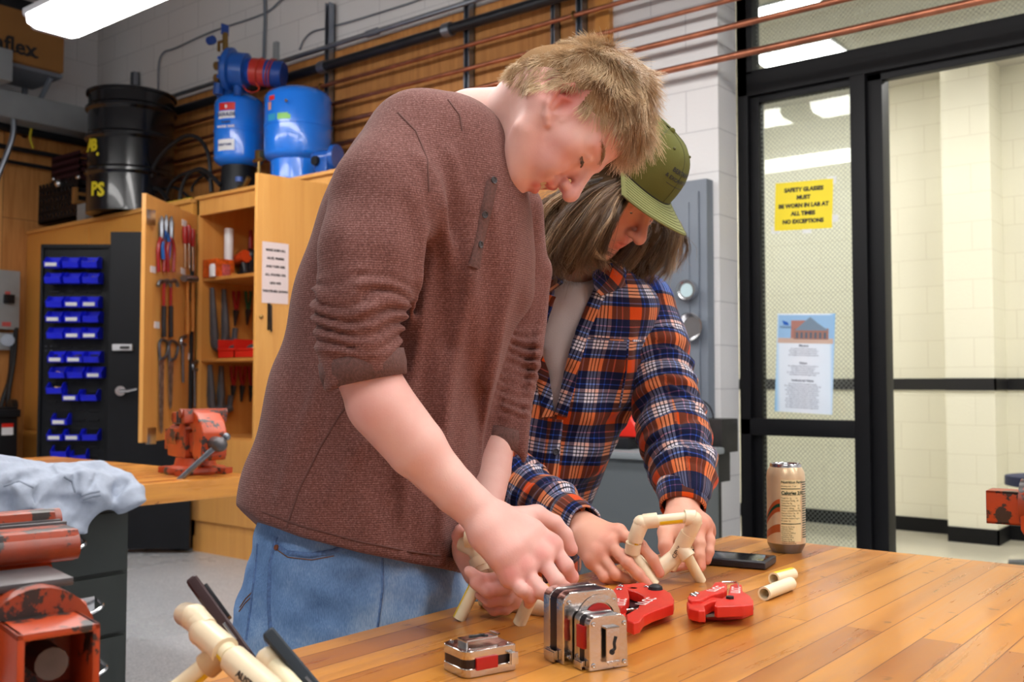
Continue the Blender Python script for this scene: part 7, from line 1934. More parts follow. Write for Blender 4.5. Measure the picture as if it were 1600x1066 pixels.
lenf = (.016 + .024 * topness ** 1.2) * (1 + .25 * clump) * rng.uniform(.75, 1.15, len(rt)); lenf *= np.where(q[:, 2] > .05, 1.25, 1) * np.clip(1 + (q[:, 2] + .02) * 5, .72, 1)
nz = np.stack([fbm(rt, 26, 20, 2), fbm(rt, 26, 30, 2), fbm(rt, 26, 40, 2)], 1)
wob = rng.normal(size=rt.shape) * .16
lift0 = .10 + .12 * topness + .10 * rng.random(len(rt))
def dirs1(p, t):
    out = p - ctrh; n_ = nn
    fl_ = p - whorl; fl_ /= np.linalg.norm(fl_, axis=1, keepdims=True)
    d = fl_ - n_ * (fl_ * n_).sum(1, keepdims=True); d /= np.linalg.norm(d, axis=1, keepdims=True) + 1e-6
    return d + n_ * ((lift0 * (1 - t) ** 1.0)[:, None] + .10) + nz * .60 + wob
tone = np.clip(.60 + .30 * clump + rng.normal(size=len(rt)) * .18, 0, 1)
Vs, Qs, rc, tt = strands(rt + nn * 0, dirs1, lenf, rng.uniform(.00026, .0004, len(rt)), 6, tone)
hair = raw_mesh('hair', Vs, Qs, HAIR1, p1, {'tone': ('FLOAT', np.clip(rc * .75 + tt * .3, 0, 1))}); hair['label'] = 'short tousled blond hair'
# under layer so no skin shows through
fs = Field(HO - .19, HO + .19, .003)
s_, u_, f_ = HA
fs.ell(hp(0, .048, -.002), np.array([.0745, .0825, .0885]) * HS, (s_, u_, f_), .01)
fs.ell(hp(0, -.005, -.045), np.array([.056, .055, .056]) * HS, (s_, u_, f_), .02)
Vc, Qc = fs.mesh(); keepq = scalp1(Vc[Qc].mean(1) + (ctrh - Vc[Qc].mean(1)) * .02) > 0
Qc = Qc[keepq]; usedv = np.unique(Qc); rm = np.full(len(Vc), -1); rm[usedv] = np.arange(len(usedv))
raw_mesh('hair_base', Vc[usedv], rm[Qc], HBASE1, p1, {'tone': ('FLOAT', .30 + .08 * fbm(Vc[usedv], 60, 2))})
# brow
def brow(hp, n, mm, parent, x=1, col=.5, dens=1.0, r_=.0002):
    a = np.linspace(0, 1, n); c = np.array([hp(x * (.014 + .034 * t), .027 + .010 * math.sin(t * 2.2), .0945 - .022 * t * t - .003) for t in a]); c = c + rng.normal(size=c.shape) * .0016
    A_ = HA
    Vb, Qb, rb, tb = strands(c, lambda p, t: np.tile(unit(hp(x * 1, .25, -.25) - hp(0, 0, 0)), (n, 1)) + rng.normal(size=(n, 3)) * .2, np.full(n, .008), np.full(n, r_), 3, np.full(n, col))
    return raw_mesh('eyebrow', Vb, Qb, mm, parent, {'tone': ('FLOAT', rb)})
brow(hp, 260, HAIR1, p1, 1, .42, 1, .00026); brow(hp, 160, HAIR1, p1, -1, .42, 1, .00026)
lashp = [hp(x_, .0045, z_) for x_, z_ in zip(np.linspace(.0205, .0445, 60), np.interp(np.linspace(.0205, .0445, 60), [.0205, .026, .032, .038, .0445], [.0855, .0875, .0880, .0862, .0800]))]
Vb, Qb, rb, tb = strands(np.array(lashp), lambda p, t: np.tile(hf * .6 - hu * .75 + hs * .25, (60, 1)) + rng.normal(size=(60, 3)) * .15, np.full(60, .006), np.full(60, .00028), 3, np.full(60, .0))
raw_mesh('eyelashes', Vb, Qb, HAIR1, p1, {'tone': ('FLOAT', rb)})

# near arm and hand
fa = Field(C(500, 960, 1.2) * [1, 1, 0] + [0, -.01, 1.06], C(915, 560, 1.2) * [1, 1, 0] + [.02, .02, 1.36], .0019)
wr = C(752, 806, 1.205)
fa.chain([C(566, 560, 1.20), C(590, 625, 1.203), C(650, 702, 1.205), C(712, 768, 1.207), C(757, 808, 1.205)], [.0385, .0380, .0335, .0275, .0255], .015)
fa.cap(C(600, 640, 1.195), C(650, 695, 1.20), .033, .029, .02)
kn = {'index': C(862, 853, 1.215), 'middle': C(845, 872, 1.195), 'ring': C(818, 889, 1.18), 'pinky': C(797, 903, 1.172)}
base = {'index': C(788, 812, 1.220), 'middle': C(778, 822, 1.203), 'ring': C(768, 832, 1.192), 'pinky': C(758, 838, 1.185)}
for k_, rr_ in (('index', .0135), ('middle', .0135), ('ring', .0125), ('pinky', .0118)):
    fa.chain([base[k_], base[k_] * .45 + kn[k_] * .55 + unit([.3, .6, -.4]) * .004, kn[k_]], [.0175, .0155, rr_ * .93], .020)
    fa.ell(kn[k_] + unit([.2, .35, -.6]) * .001, rr_ * .86, k=.010)
fa.cap(C(775, 845, 1.21), C(815, 870, 1.215), .016, .014, .02)
FN = {}
FN['index'] = [kn['index'], C(884, 884, 1.205), C(893, 902, 1.215), C(884, 912, 1.232)]
FN['middle'] = [kn['middle'], C(870, 908, 1.178), C(883, 921, 1.188), C(874, 929, 1.206)]
FN['ring'] = [kn['ring'], C(846, 924, 1.165), C(862, 937, 1.178), C(864, 950, 1.195)]
FN['pinky'] = [kn['pinky'], C(816, 922, 1.158), C(828, 934, 1.168), C(826, 943, 1.185)]
for k_, r_ in (('index', .0094), ('middle', .0094), ('ring', .0090), ('pinky', .0083)): finger(fa, FN[k_], r_, .003, .012)
TH = [C(800, 812, 1.235), C(838, 806, 1.25), C(866, 818, 1.258), C(882, 836, 1.262), C(893, 859, 1.262)]
fa.chain(TH, [.016, .0135, .0105, .0100, .0084], .010)
# webs between fingers, tendons
for a_, b_ in (('index', 'middle'), ('middle', 'ring'), ('ring', 'pinky')):
    q1 = kn[a_] * .5 + kn[b_] * .5; fa.ell(q1 + (FN[a_][1] - kn[a_]) * .04, .0078, k=.006)
for k_ in kn: fa.cap(base[k_] * .7 + kn[k_] * .3 + np.array([.001, .004, -.0125]), kn[k_] + np.array([-.001, .003, -.0085]), .0024, .0028, .004)
V, Q = fa.mesh(); V = relax(V, Q, 1, .5)
sp = [(kn[k_] + np.array([0, .006, -.008]), .010, .5) for k_ in kn] + [(FN[k_][2], .011, .42) for k_ in FN] + [(FN[k_][1], .009, .25) for k_ in FN] + [(C(800, 850, 1.18), .05, .14), (TH[4], .012, .4), (C(560, 600, 1.17), .05, .15)]
raw_mesh('forearm', V, Q, SK1, p1, {'flush': ('FLOAT', flush_of(V, sp) + .10)})

# far arm and hand, holding the pipe frame
fb = Field(C(690, 970, 1.35) * [1, 1, 0] + [0, 0, 1.18], C(850, 620, 1.5) * [1, 1, 0] + [0, 0, 1.58], .0020)
fb.chain([C(777, 672, 1.495), C(768, 735, 1.45), C(755, 800, 1.39), C(745, 850, 1.34)], [.0290, .0280, .0255, .0240], .02)
fb.chain([C(745, 850, 1.34), C(765, 890, 1.315)], [.027, .026], .02); fb.cap(C(735, 866, 1.325), C(745, 892, 1.31), .020, .018, .02)
kb = [C(795, 882, 1.295), C(806, 902, 1.285), C(809, 922, 1.28), C(804, 938, 1.28)]
for p_, r_ in zip(kb, (.0125, .012, .0115, .011)): fb.cap(C(768, 885, 1.315), p_, .017, r_, .018)
FB = [[kb[0], C(778, 905, 1.262), C(752, 906, 1.252), C(733, 893, 1.256)], [kb[1], C(790, 918, 1.255), C(762, 924, 1.245), C(742, 912, 1.25)], [kb[2], C(790, 936, 1.262), C(765, 939, 1.256), C(750, 930, 1.262)], [kb[3], C(790, 951, 1.275), C(772, 953, 1.272), C(760, 944, 1.278)]]
for q_, r_ in zip(FB, (.0092, .0092, .0088, .0080)): finger(fb, q_, r_)
fb.chain([C(740, 868, 1.325), C(722, 852, 1.315), C(718, 838, 1.305), C(720, 828, 1.295)], [.014, .0112, .0100, .0085], .012)
V, Q = fb.mesh(); V = relax(V, Q, 2, .5)
sp = [(q_[2], .012, .35) for q_ in FB] + [(C(722, 830, 1.3), .012, .45)]
raw_mesh('forearm', V, Q, SK1, p1, {'flush': ('FLOAT', flush_of(V, sp) + .10)})
for q_ in FB[:2]: nail(q_[2], q_[3], np.array([-.2, .5, -.9]), .010, NAIL, p1)

# ---- the pipe frame in these hands
def pf(name, lab, base): return thing(name, lab, 'pipe frame', base)
t = pf('pipe_assembly', 'cream pipe frame held by the blond person, two legs on the bench', at_z(765, 975, TZ))
def cpipe(a, b3, par, r=RP, cap_hollow=False): (MB().hollow(a, b3, r, r * .72, 22) if cap_hollow else MB().tube([a, b3], r, 20)).build('pipe', M['pvc'], par)
La = at_z(717, 968, TZ + .0015); Lb = cw(C(742, 922, 1.262)); cpipe(La, cw(C(757, 888, 1.275)), t, cap_hollow=True); add_stripe(La, cw(C(757, 888, 1.275)), RP, t, -RT * 1.0 - FW * .25 + UP * .3)
Lc = at_z(811, 975, TZ + .0015); cpipe(Lc, cw(C(838, 915, 1.235)), t, cap_hollow=True)
MB().tube([cw(C(757, 894, 1.275)), cw(C(749, 868, 1.285)), cw(C(740, 856, 1.29)), cw(C(722, 848, 1.30))], [.0112, .0118, .0116, .0112], 18).build('elbow', M['pvc_fit'], t)
MB().tube([cw(C(727, 842, 1.285)), cw(C(744, 842, 1.283))], .0116, 18).build('elbow', M['pvc_fit'], t)
MB().tube([cw(C(747, 872, 1.283)), cw(C(752, 886, 1.278))], .0128, 20).build('collar', M['pvc_fit'], t)
MB().tube([cw(C(744, 882, 1.28)), cw(C(800, 895, 1.27)), cw(C(842, 912, 1.24))], RP, 16).build('pipe', M['pvc'], t)
# loose printed pipe on the bench behind
a, b3 = at_z(752, 938, TZ + RP), at_z(880, 956, TZ + RP)
t = thing('pipe_length', 'cream printed pipe lying on the bench behind the hands', 'pipe', (a + b3) / 2 - Vector((0, 0, RP)))
MB().hollow(a, b3, RP, RP * .72, 22).build('pipe', M['pvc'], t); add_stripe(a, b3, RP, t, UP + FW * .2, .4)
m1 = a + (b3 - a) * .36; MB().tube([m1, m1 + (b3 - a) * .9], .0112, 22).build('coupler', M['pvc_fit'], t)
tx = MB(); text_mb(tx, 'CPVC 4120 DRINKING WATER', .007, frame(m1 + (b3 - a) * .42 + Vector((0, 0, .002)) - FW * .0115, (b3 - a), z=-FW)); tx.build('lettering', M['ink'], t)
# ------------------------------------------------------------------ the long-haired person in the plaid shirt and cap
SK2 = skin_mat('skin_warm', srgb(222, 168, 144), srgb(206, 96, 84))
p2 = thing('person', 'long-haired person in a green cap and open plaid shirt holding a pipe frame', 'person', (cw(C(835, 900, 1.9)).x, cw(C(835, 900, 1.9)).y, 0))
m, nt, b = new_mat('plaid_flannel'); PLAID = m; L = nt.links.new
at = N(nt, 'ShaderNodeAttribute'); at.attribute_name = 'cloth'
sp = N(nt, 'ShaderNodeSeparateXYZ'); L(at.outputs['Vector'], sp.inputs[0])
OR, NV, BL, WH, BK, PK, PU = [srgb(*c)[:3] for c in ((206, 72, 18), (20, 25, 54), (46, 90, 205), (226, 222, 232), (14, 14, 24), (232, 178, 160), (120, 76, 116))]
stops = [(0, OR), (.20, NV), (.255, BL), (.28, NV), (.38, WH), (.425, BK), (.445, WH), (.485, BK), (.505, WH), (.55, BK), (.57, PK), (.63, NV), (.71, BL), (.73, NV), (.81, PU), (.83, NV), (.96, OR)]
def axisr(o, off):
    ma = N(nt, 'ShaderNodeMath', operation='MULTIPLY_ADD'); L(o, ma.inputs[0]); ma.inputs[1].default_value = 1 / .094; ma.inputs[2].default_value = off
    fr_ = N(nt, 'ShaderNodeMath', operation='FRACT'); L(ma.outputs[0], fr_.inputs[0]); r = ramp(nt, stops, 'CONSTANT'); L(fr_.outputs[0], r.inputs[0]); return r
rx, ry = axisr(sp.outputs[0], .15), axisr(sp.outputs[1], .30)
mx = N(nt, 'ShaderNodeMix', data_type='RGBA'); gm = []
for q_ in (rx, ry):
    g_ = N(nt, 'ShaderNodeGamma'); g_.inputs[1].default_value = .18; L(q_.outputs[0], g_.inputs[0]); gm.append(g_)
L(gm[0].outputs[0], mx.inputs[6]); L(gm[1].outputs[0], mx.inputs[7])
# twill: the two thread directions alternate
ad = N(nt, 'ShaderNodeMath', operation='ADD'); L(sp.outputs[0], ad.inputs[0]); L(sp.outputs[1], ad.inputs[1])
tw = N(nt, 'ShaderNodeMath', operation='PINGPONG'); L(ad.outputs[0], tw.inputs[0]); tw.inputs[1].default_value = .0008
t2 = N(nt, 'ShaderNodeMath', operation='MULTIPLY_ADD'); L(tw.outputs[0], t2.inputs[0]); t2.inputs[1].default_value = 150.0; t2.inputs[2].default_value = .50
L(t2.outputs[0], mx.inputs[0]); g3 = N(nt, 'ShaderNodeGamma'); g3.inputs[1].default_value = 1 / .18; L(mx.outputs[2], g3.inputs[0]); L(g3.outputs[0], b.inputs['Base Color'])
b.inputs['Roughness'].default_value = .95; b.inputs['Sheen Weight'].default_value = .15; b.inputs['Specular IOR Level'].default_value = .08
tc = N(nt, 'ShaderNodeTexCoord'); n1 = N(nt, 'ShaderNodeTexNoise', Scale=500.0, Detail=2.0); L(tc.outputs['Object'], n1.inputs['Vector'])
bp = N(nt, 'ShaderNodeBump', Strength=.35, Distance=.001); L(n1.outputs[0], bp.inputs['Height']); L(bp.outputs[0], b.inputs['Normal'])
TEE = mat('tee_grey', srgb(206, 200, 200), .9, bump=.2, bscale=600)

def surf(fl, u, v, zn=1.3, zf=2.2, lift=.0):
    zz = np.linspace(zn, zf, 360); q = np.stack([C(u, v, z) for z in zz]); ii = ((q - fl.lo) / fl.h).round().astype(int); ok = ((ii >= 0) & (ii < fl.n)).all(1); ii = np.clip(ii, 0, fl.n - 1)
    w_ = np.where((fl.f[ii[:, 0], ii[:, 1], ii[:, 2]] < 0) & ok)[0]; return C(u, v, (zz[w_[0]] if len(w_) else (zn + zf) / 2) - lift)
# ---- shirt trunk
ft = Field(C(735, 925, 1.9) * [1, 1, 0] + [0, 0, 1.62], C(1085, 385, 1.9) * [1, 1, 0] + [0, 0, 2.15], .0055)
rows2 = [(398, 868, 930, 1.86, .05), (415, 845, 975, 1.87, .09), (440, 815, 1012, 1.88, .125), (475, 798, 1030, 1.885, .14), (520, 792, 1030, 1.885, .145), (570, 788, 1012, 1.885, .145), (620, 784, 996, 1.885, .145), (680, 778, 966, 1.885, .14),
         (730, 773, 944, 1.885, .14), (780, 770, 925, 1.89, .14), (830, 768, 908, 1.89, .14), (890, 764, 902, 1.89, .14), (910, 764, 902, 1.89, .14)]
ft.loft(rows2, .02, 2.3)
ft.warp(lambda X, Y, Z: .0035 * np.sin(X * 60 + Y * 22) * np.clip((.12 - Y) * 6, 0, 1) + .0025 * np.sin(X * 34 - Y * 60), (-.6, -.6, 1), (.6, .4, 2.4))
for pts in ([(1005, 560), (985, 610), (955, 640), (920, 655)], [(1000, 590), (970, 660), (930, 700), (900, 712)], [(985, 520), (975, 575), (965, 620)], [(960, 690), (930, 730), (905, 745)], [(820, 560), (830, 640), (826, 720)]):
    ft.chain([surf(ft, u, v, lift=-.003) for u, v in pts], [.003] + [.008] * (len(pts) - 2) + [.003], .022)
# tee underneath, then the open front
tt_ = Field(ft.lo, ft.lo + ft.h * ft.n, .008)
tt_.loft([(v, l + 9, r_ - 9, Z, d - .011) for v, l, r_, Z, d in rows2], .02, 2.3)
tt_.warp(lambda X, Y, Z: .003 * np.sin(X * 70 + Y * 30), (-.6, -.6, 1), (.6, .4, 2.4))
tt_.ell(C(903, 415, 1.80), (.052, .035, .06), k=.005, sub=True)
Vt, Qt = tt_.mesh(); Vt = relax(Vt, Qt, 2)
def grid_uv(fl):
    X = np.meshgrid(*[a.astype(np.float32) for a in fl.ax], indexing='ij'); return X, X[0] * F / X[2] + CX, CY - X[1] * F / X[2]
X, uu, vv = grid_uv(ft)
lft = np.interp(vv.ravel(), [400, 430, 461, 529, 583, 650], [866, 870, 866, 842, 853, 862]).reshape(vv.shape)
rgt = np.interp(vv.ravel(), [400, 430, 452, 515, 578, 632, 655], [946, 940, 930, 903, 886, 874, 864]).reshape(vv.shape)
d_open = np.maximum(np.maximum(lft - uu, uu - rgt) * 1.8 / F, (vv - 655) * 1.8 / F); d_open = np.maximum(d_open, X[2] - 1.86)
ft.f = np.maximum(ft.f, -d_open.astype(np.float32))
X = uu = vv = None
V, Q = ft.mesh(); V = relax(V, Q, 2); HIT2 = hitter(V, Q)
tx_ = unit(C(905, 450, 1.88) - C(838, 860, 1.88)); 
def cloth_trunk(V, du=0.0, rot=0.0):
    ang = np.arctan2(V[:, 0] - np.interp(V[:, 1], [C(0, 900, 1.88)[1], C(0, 450, 1.88)[1]], [C(835, 0, 1.88)[0], C(915, 0, 1.88)[0]]), -(V[:, 2] - 1.885))
    a = ang * .135 + du; bb = V @ tx_ - V[:, 0] * .0
    bb = bb + .10 * a * np.where(a > 0, -1, 0) ; n_ = fbm(V, 3.0, 8, 2)
    c_, s_ = math.cos(rot), math.sin(rot)
    A_, B_ = a + .006 * n_, bb + .006 * fbm(V, 3.0, 9, 2)
    return np.stack([A_ * c_ - B_ * s_, A_ * s_ + B_ * c_, A_ * 0], 1)
trunk = raw_mesh('shirt', V, Q, PLAID, p2, {'cloth': ('FLOAT_VECTOR', cloth_trunk(V))})
raw_mesh('tee_shirt', Vt, Qt, TEE, p2)
# neckline rib of the tee, plackets and pocket
for px, w in (([(866, 461), (853, 500), (843, 529), (847, 560), (854, 583), (860, 620), (864, 652)], .024), ([(931, 452), (916, 485), (903, 515), (893, 548), (885, 578), (878, 610), (868, 650)], .024)):
    px = [(u - (7 if w and px[0][0] < 900 else -8), v) for u, v in px]
    V_, Q_ = strip_on(HIT2, px, w, .0022)
    if len(Q_): raw_mesh('placket', V_, Q_, PLAID, p2, {'cloth': ('FLOAT_VECTOR', cloth_trunk(V_, .035, .25))})
V_, Q_ = strip_on(HIT2, [(868, 655), (864, 700), (858, 760), (852, 820)], .028, .0022)
if len(Q_): raw_mesh('placket', V_, Q_, PLAID, p2, {'cloth': ('FLOAT_VECTOR', cloth_trunk(V_, .03))})
BT2 = mat('button_dark', srgb(60, 62, 72), .3)
for u, v in ((849, 496), (868, 706), (862, 770)):
    h = HIT2(u, v, .003)
    if h: MB().lathe([(0, .0005), (.003, .0005), (.0045, .0018), (.0056, .0018), (.006, .0004), (0, 0)], 20, M=frame(cw(h[0]), CM @ Vector(unit(np.cross(h[1], [0, 1, .1]))), z=CM @ Vector(h[1]))).build('button', BT2, p2)
for px in ([(900, 527), (950, 530), (1010, 534)], [(982, 530), (978, 580), (968, 636)]):
    V_, Q_ = strip_on(HIT2, px, .004, .001)
    if len(Q_): raw_mesh('pocket_seam', V_, Q_, PLAID, p2, {'cloth': ('FLOAT_VECTOR', cloth_trunk(V_, .03))})

# ---- sleeves
def sleeve(pts, rs, lo, hi, folds, h=.0045, du=0.0, cutp=None, flare=0.0):
    fl = Field(lo, hi, h); fl.chain(pts, rs, .02, ki=.03)
    for t_, tilt, th, a0 in folds:
        k = min(int(t_), len(pts) - 2); q = pts[k] + (pts[k + 1] - pts[k]) * (t_ - k); r_ = rs[k] + (rs[k + 1] - rs[k]) * (t_ - k)
        fold_ring(fl, q, pts[k + 1] - pts[k], r_ * .96, th, tilt, a0, a0 + 4.4, .010)
    rolls(fl, pts, .25, .97, .010, .030, 3.0 + du * 30, .0, rad=.09)
    if cutp is not None: cut_local(fl, cutp[0], cutp[1], .06)
    V, Q = fl.mesh(); V = relax(V, Q, 2)
    # cloth coordinates: along the sleeve and round it
    best = np.full(len(V), 9.0); al = np.zeros(len(V)); ag = np.zeros(len(V)); acc = 0.0; ref = np.array([0, 0, -1.0])
    for k in range(len(pts) - 1):
        a, ba = pts[k], pts[k + 1] - pts[k]; Ls = np.linalg.norm(ba); t = np.clip(((V - a) @ ba) / Ls ** 2, 0, 1); q = V - a - t[:, None] * ba; d = np.linalg.norm(q, axis=1) - .0
        ax = ba / Ls; x = unit(np.cross(ax, ref)); y = np.cross(ax, x)
        m_ = d < best; best[m_] = d[m_]; al[m_] = acc + t[m_] * Ls; ag[m_] = np.arctan2(q[m_] @ x, q[m_] @ y); acc += Ls
    return V, Q, np.stack([ag * .055 + du + .004 * fbm(V, 4, 3, 2), -al + .006 * fbm(V, 3, 4, 2), al * 0], 1)
SL = [C(1002, 478, 1.89), C(1018, 540, 1.86), C(1034, 610, 1.80), C(1052, 680, 1.74), C(1066, 735, 1.68), C(1072, 772, 1.635)]
rsL = [.064, .062, .056, .056, .050, .041]
fo = [(1.2, .015, .010, 0.), (1.6, -.012, .009, 1.), (2.0, .016, .011, 2.), (2.35, -.01, .010, .3), (2.7, .014, .011, 1.2), (3.0, -.012, .011, 2.4), (3.3, .010, .011, .4), (3.65, -.012, .010, 1.6), (3.95, .01, .009, 2.), (4.3, -.006, .007, 0.5)]
V, Q, cl = sleeve(SL, rsL, C(930, 830, 1.75) * [1, 1, 0] + [0, 0, 1.5], C(1140, 395, 1.9) * [1, 1, 0] + [.02, 0, 2.0], fo, cutp=(C(1069, 786, 1.62), (.1, -.95, -.2)))
raw_mesh('sleeve', V, Q, PLAID, p2, {'cloth': ('FLOAT_VECTOR', cl)}); HS2 = hitter(V, Q)
# cuff
def cuff(c0, c1, r0, r1, du, flat=None):
    ax = unit(c1 - c0); x = unit(np.cross(ax, [0, 0, 1])); y = np.cross(ax, x); V, Q, A_ = [], [], []; n = 36
    prof = [(0, r0 - .004), (0, r0), (.3, r0 + .0015), (.7, r1 + .0015), (1, r1), (1, r1 - .003), (.5, r1 - .004)]
    for i in range(n):
        a = 2 * PI * i / n
        for t, r_ in prof:
            V.append(c0 + (c1 - c0) * t + (x * math.cos(a) + y * math.sin(a) * (flat or 1)) * (r_ + .0015 * math.sin(3 * a + 1))); A_.append([a * .045 + du, t * np.linalg.norm(c1 - c0) + du, 0])
    k = len(prof)
    for i in range(n):
        for j in range(k - 1): Q.append([i * k + j, i * k + j + 1, ((i + 1) % n) * k + j + 1, ((i + 1) % n) * k + j])
    return raw_mesh('cuff', np.array(V), np.array(Q), PLAID, p2, {'cloth': ('FLOAT_VECTOR', np.array(A_))})
cuff(C(1068, 762, 1.645), C(1067, 797, 1.605), .043, .037, .02, .9)
SR = [C(852, 478, 1.90), C(800, 590, 1.90), C(770, 690, 1.84), C(800, 755, 1.74), C(862, 792, 1.66), C(895, 812, 1.61)]
rsR = [.060, .058, .052, .047, .040, .034]
V, Q, cl = sleeve(SR, rsR, C(715, 870, 1.8) * [1, 1, 0] + [0, 0, 1.5], C(935, 395, 1.9) * [1, 1, 0] + [0, 0, 2.0], [(2.6, .01, .008, 0), (3.0, -.01, .009, 1), (3.4, .01, .008, 2), (3.9, -.01, .007, .5), (4.3, .008, .006, 1.5)], du=.03, cutp=(C(903, 818, 1.60), unit([.85, -.45, -.1])))
raw_mesh('sleeve', V, Q, PLAID, p2, {'cloth': ('FLOAT_VECTOR', cl)})
cuff(C(884, 803, 1.625), C(912, 821, 1.585), .0365, .0335, .055, 1)
# collar leaves
def leaf(px, name='collar'):
    """curved cloth leaf through rows of points"""
    V = [np.array(p) for r_ in px for p in r_]; nr, ncx = len(px), len(px[0]); Q = [[i * ncx + j, i * ncx + j + 1, (i + 1) * ncx + j + 1, (i + 1) * ncx + j] for i in range(nr - 1) for j in range(ncx - 1)]
    V = np.array(V); n = len(V); V2 = np.concatenate([V, V + np.array([0, -.001, .004])]); Q2 = Q + [[b_ + n for b_ in q[::-1]] for q in Q]
    edge = [j for j in range(ncx)] + [i * ncx + ncx - 1 for i in range(1, nr)] + [(nr - 1) * ncx + j for j in range(ncx - 2, -1, -1)] + [i * ncx for i in range(nr - 2, 0, -1)]
    for a, b_ in zip(edge, edge[1:] + edge[:1]): Q2.append([a, b_, b_ + n, a + n])
    o = raw_mesh(name, V2, np.array(Q2), PLAID, p2, {'cloth': ('FLOAT_VECTOR', cloth_trunk(V2, .05, .7))}); return o
leaf([[C(838, 392, 1.83), C(850, 402, 1.79), C(868, 412, 1.765), C(884, 420, 1.755)], [C(828, 415, 1.81), C(842, 425, 1.765), C(862, 436, 1.742), C(880, 442, 1.738)], [C(822, 440, 1.80), C(836, 447, 1.755), C(848, 452, 1.738), C(858, 458, 1.735)]])
leaf([[C(925, 425, 1.755), C(945, 415, 1.765), C(962, 408, 1.79), C(975, 402, 1.83)], [C(928, 448, 1.737), C(952, 436, 1.748), C(975, 428, 1.775), C(990, 420, 1.82)], [C(938, 462, 1.735), C(958, 455, 1.748), C(980, 446, 1.77), C(1000, 438, 1.81)]])

# ---- jeans, shoes
fj = Field(C(700, 1066, 1.9) * [1, 1, 0] + [-.02, -.72, 1.68], C(960, 840, 1.9) * [1, 1, 0] + [.02, 0, 2.12], .010)
fj.loft([(850, 772, 898, 1.89, .13), (900, 768, 900, 1.89, .135), (960, 766, 900, 1.89, .14), (1000, 768, 896, 1.89, .13)], .01, 2.4)
fj.chain([C(808, 985, 1.83), C(800, 1220, 1.83), C(795, 1460, 1.83)], [.085, .064, .055], .04); fj.chain([C(862, 985, 1.95), C(850, 1200, 1.95), C(845, 1400, 1.95)], [.085, .064, .055], .04)
V, Q = fj.mesh(); V = relax(V, Q, 3); raw_mesh('jeans', V, Q, DENIM, p2, {'tone': ('FLOAT', np.full(len(V), -.25))})
for c in (C(795, 1480, 1.83), C(845, 1440, 1.95)):
    w_ = cw(c)
    MB().ball((w_.x + .03, w_.y, .045), .048, (2.4, .95, .9)).box((w_.x - .08, w_.y - .045, .001), (w_.x + .14, w_.y + .045, .03), .014).build('shoe', mat('shoe_dark', srgb(40, 38, 40), .6), p2)

# ---- head
HO2 = C(964, 292, 1.765); f2 = unit([.44, -.74, -.50]); s2 = unit([.66, -.195, .73]); u2 = unit(np.cross(s2, f2)); 
if u2[1] < 0: u2 = -u2
s2 = unit(np.cross(u2, f2)); s2 = -s2 if s2[2] > 0 else s2       # their right side faces the camera
fh = Field(HO2 - .20, HO2 + .20, .0024)
hq, HB = head_field(fh, HO2, f2, u2, s2, .94, .95, False)
fh.chain([hq(0, -.03, -.03), C(925, 385, 1.84), C(905, 425, 1.88)], [.050, .050, .054], .03)
V, Q = fh.mesh(); V = relax(V, Q, 2); VH2, QH2 = V, Q
raw_mesh('head', V, Q, SK2, p2, {'flush': ('FLOAT', flush_of(V, [(hq(0, -.026, .115), .014, .3), (hq(0, -.060, .096), .012, .75), (hq(.045, -.03, .06), .022, .3)]) + .12)})
eyes(hq, HB, .94, p2, unit(f2 * .8 - u2 * .6))
HBASE2 = mat('hair_root_brown', srgb(62, 46, 32), 1.0, spec=0.0)
HAIR2 = hair_mat('hair_brown', srgb(52, 36, 24), srgb(118, 88, 60), srgb(200, 166, 126))
brow(hq, 120, HAIR2, p2, 1, .2); brow(hq, 120, HAIR2, p2, -1, .2)

# long hair: bundles that follow guide lines from under the cap
guides = [  # (points as (u, v, Z), spread in metres, strands)
    ([(962, 292, 1.70), (930, 305, 1.69), (895, 340, 1.69), (868, 385, 1.70), (856, 415, 1.72)], .016, 900),
    ([(950, 288, 1.72), (905, 300, 1.71), (868, 322, 1.71), (850, 355, 1.72), (846, 392, 1.74)], .016, 900),
    ([(965, 300, 1.68), (938, 325, 1.665), (915, 365, 1.665), (900, 400, 1.68), (890, 424, 1.70)], .016, 1000),
    ([(968, 310, 1.675), (950, 335, 1.655), (934, 370, 1.655), (922, 398, 1.665), (925, 415, 1.68)], .013, 900),
    ([(966, 318, 1.672), (958, 338, 1.655), (946, 362, 1.65), (938, 392, 1.66), (948, 408, 1.672)], .009, 500),
    ([(945, 296, 1.74), (890, 320, 1.74), (862, 350, 1.74), (858, 390, 1.75), (872, 420, 1.75)], .018, 800),
    ([(955, 300, 1.70), (915, 325, 1.68), (885, 362, 1.68), (872, 398, 1.69), (884, 418, 1.70)], .016, 900),
    ([(935, 300, 1.78), (875, 322, 1.78), (852, 352, 1.79), (850, 392, 1.80), (858, 424, 1.80)], .020, 800),
    ([(960, 295, 1.73), (925, 312, 1.70), (905, 345, 1.69), (896, 380, 1.695), (906, 412, 1.71)], .016, 900),
    ([(1052, 352, 1.84), (1050, 375, 1.83), (1042, 398, 1.83), (1032, 418, 1.83), (1022, 428, 1.83)], .012, 500),
    ([(1035, 358, 1.83), (1030, 380, 1.82), (1020, 402, 1.82), (1008, 420, 1.82), (998, 432, 1.82)], .015, 700),
    ([(1020, 362, 1.83), (1010, 385, 1.81), (998, 405, 1.81), (985, 425, 1.81), (975, 436, 1.81)], .015, 700),
    ([(1000, 372, 1.83), (990, 392, 1.82), (975, 412, 1.81), (962, 425, 1.81)], .014, 500),
    ([(990, 355, 1.83), (972, 382, 1.82), (958, 402, 1.81), (948, 418, 1.80)], .016, 600),
    ([(1060, 355, 1.86), (1062, 380, 1.86), (1060, 400, 1.87), (1050, 420, 1.87)], .010, 120),
]
rg = np.random.default_rng(4); PV = []; RR = []; TN = []
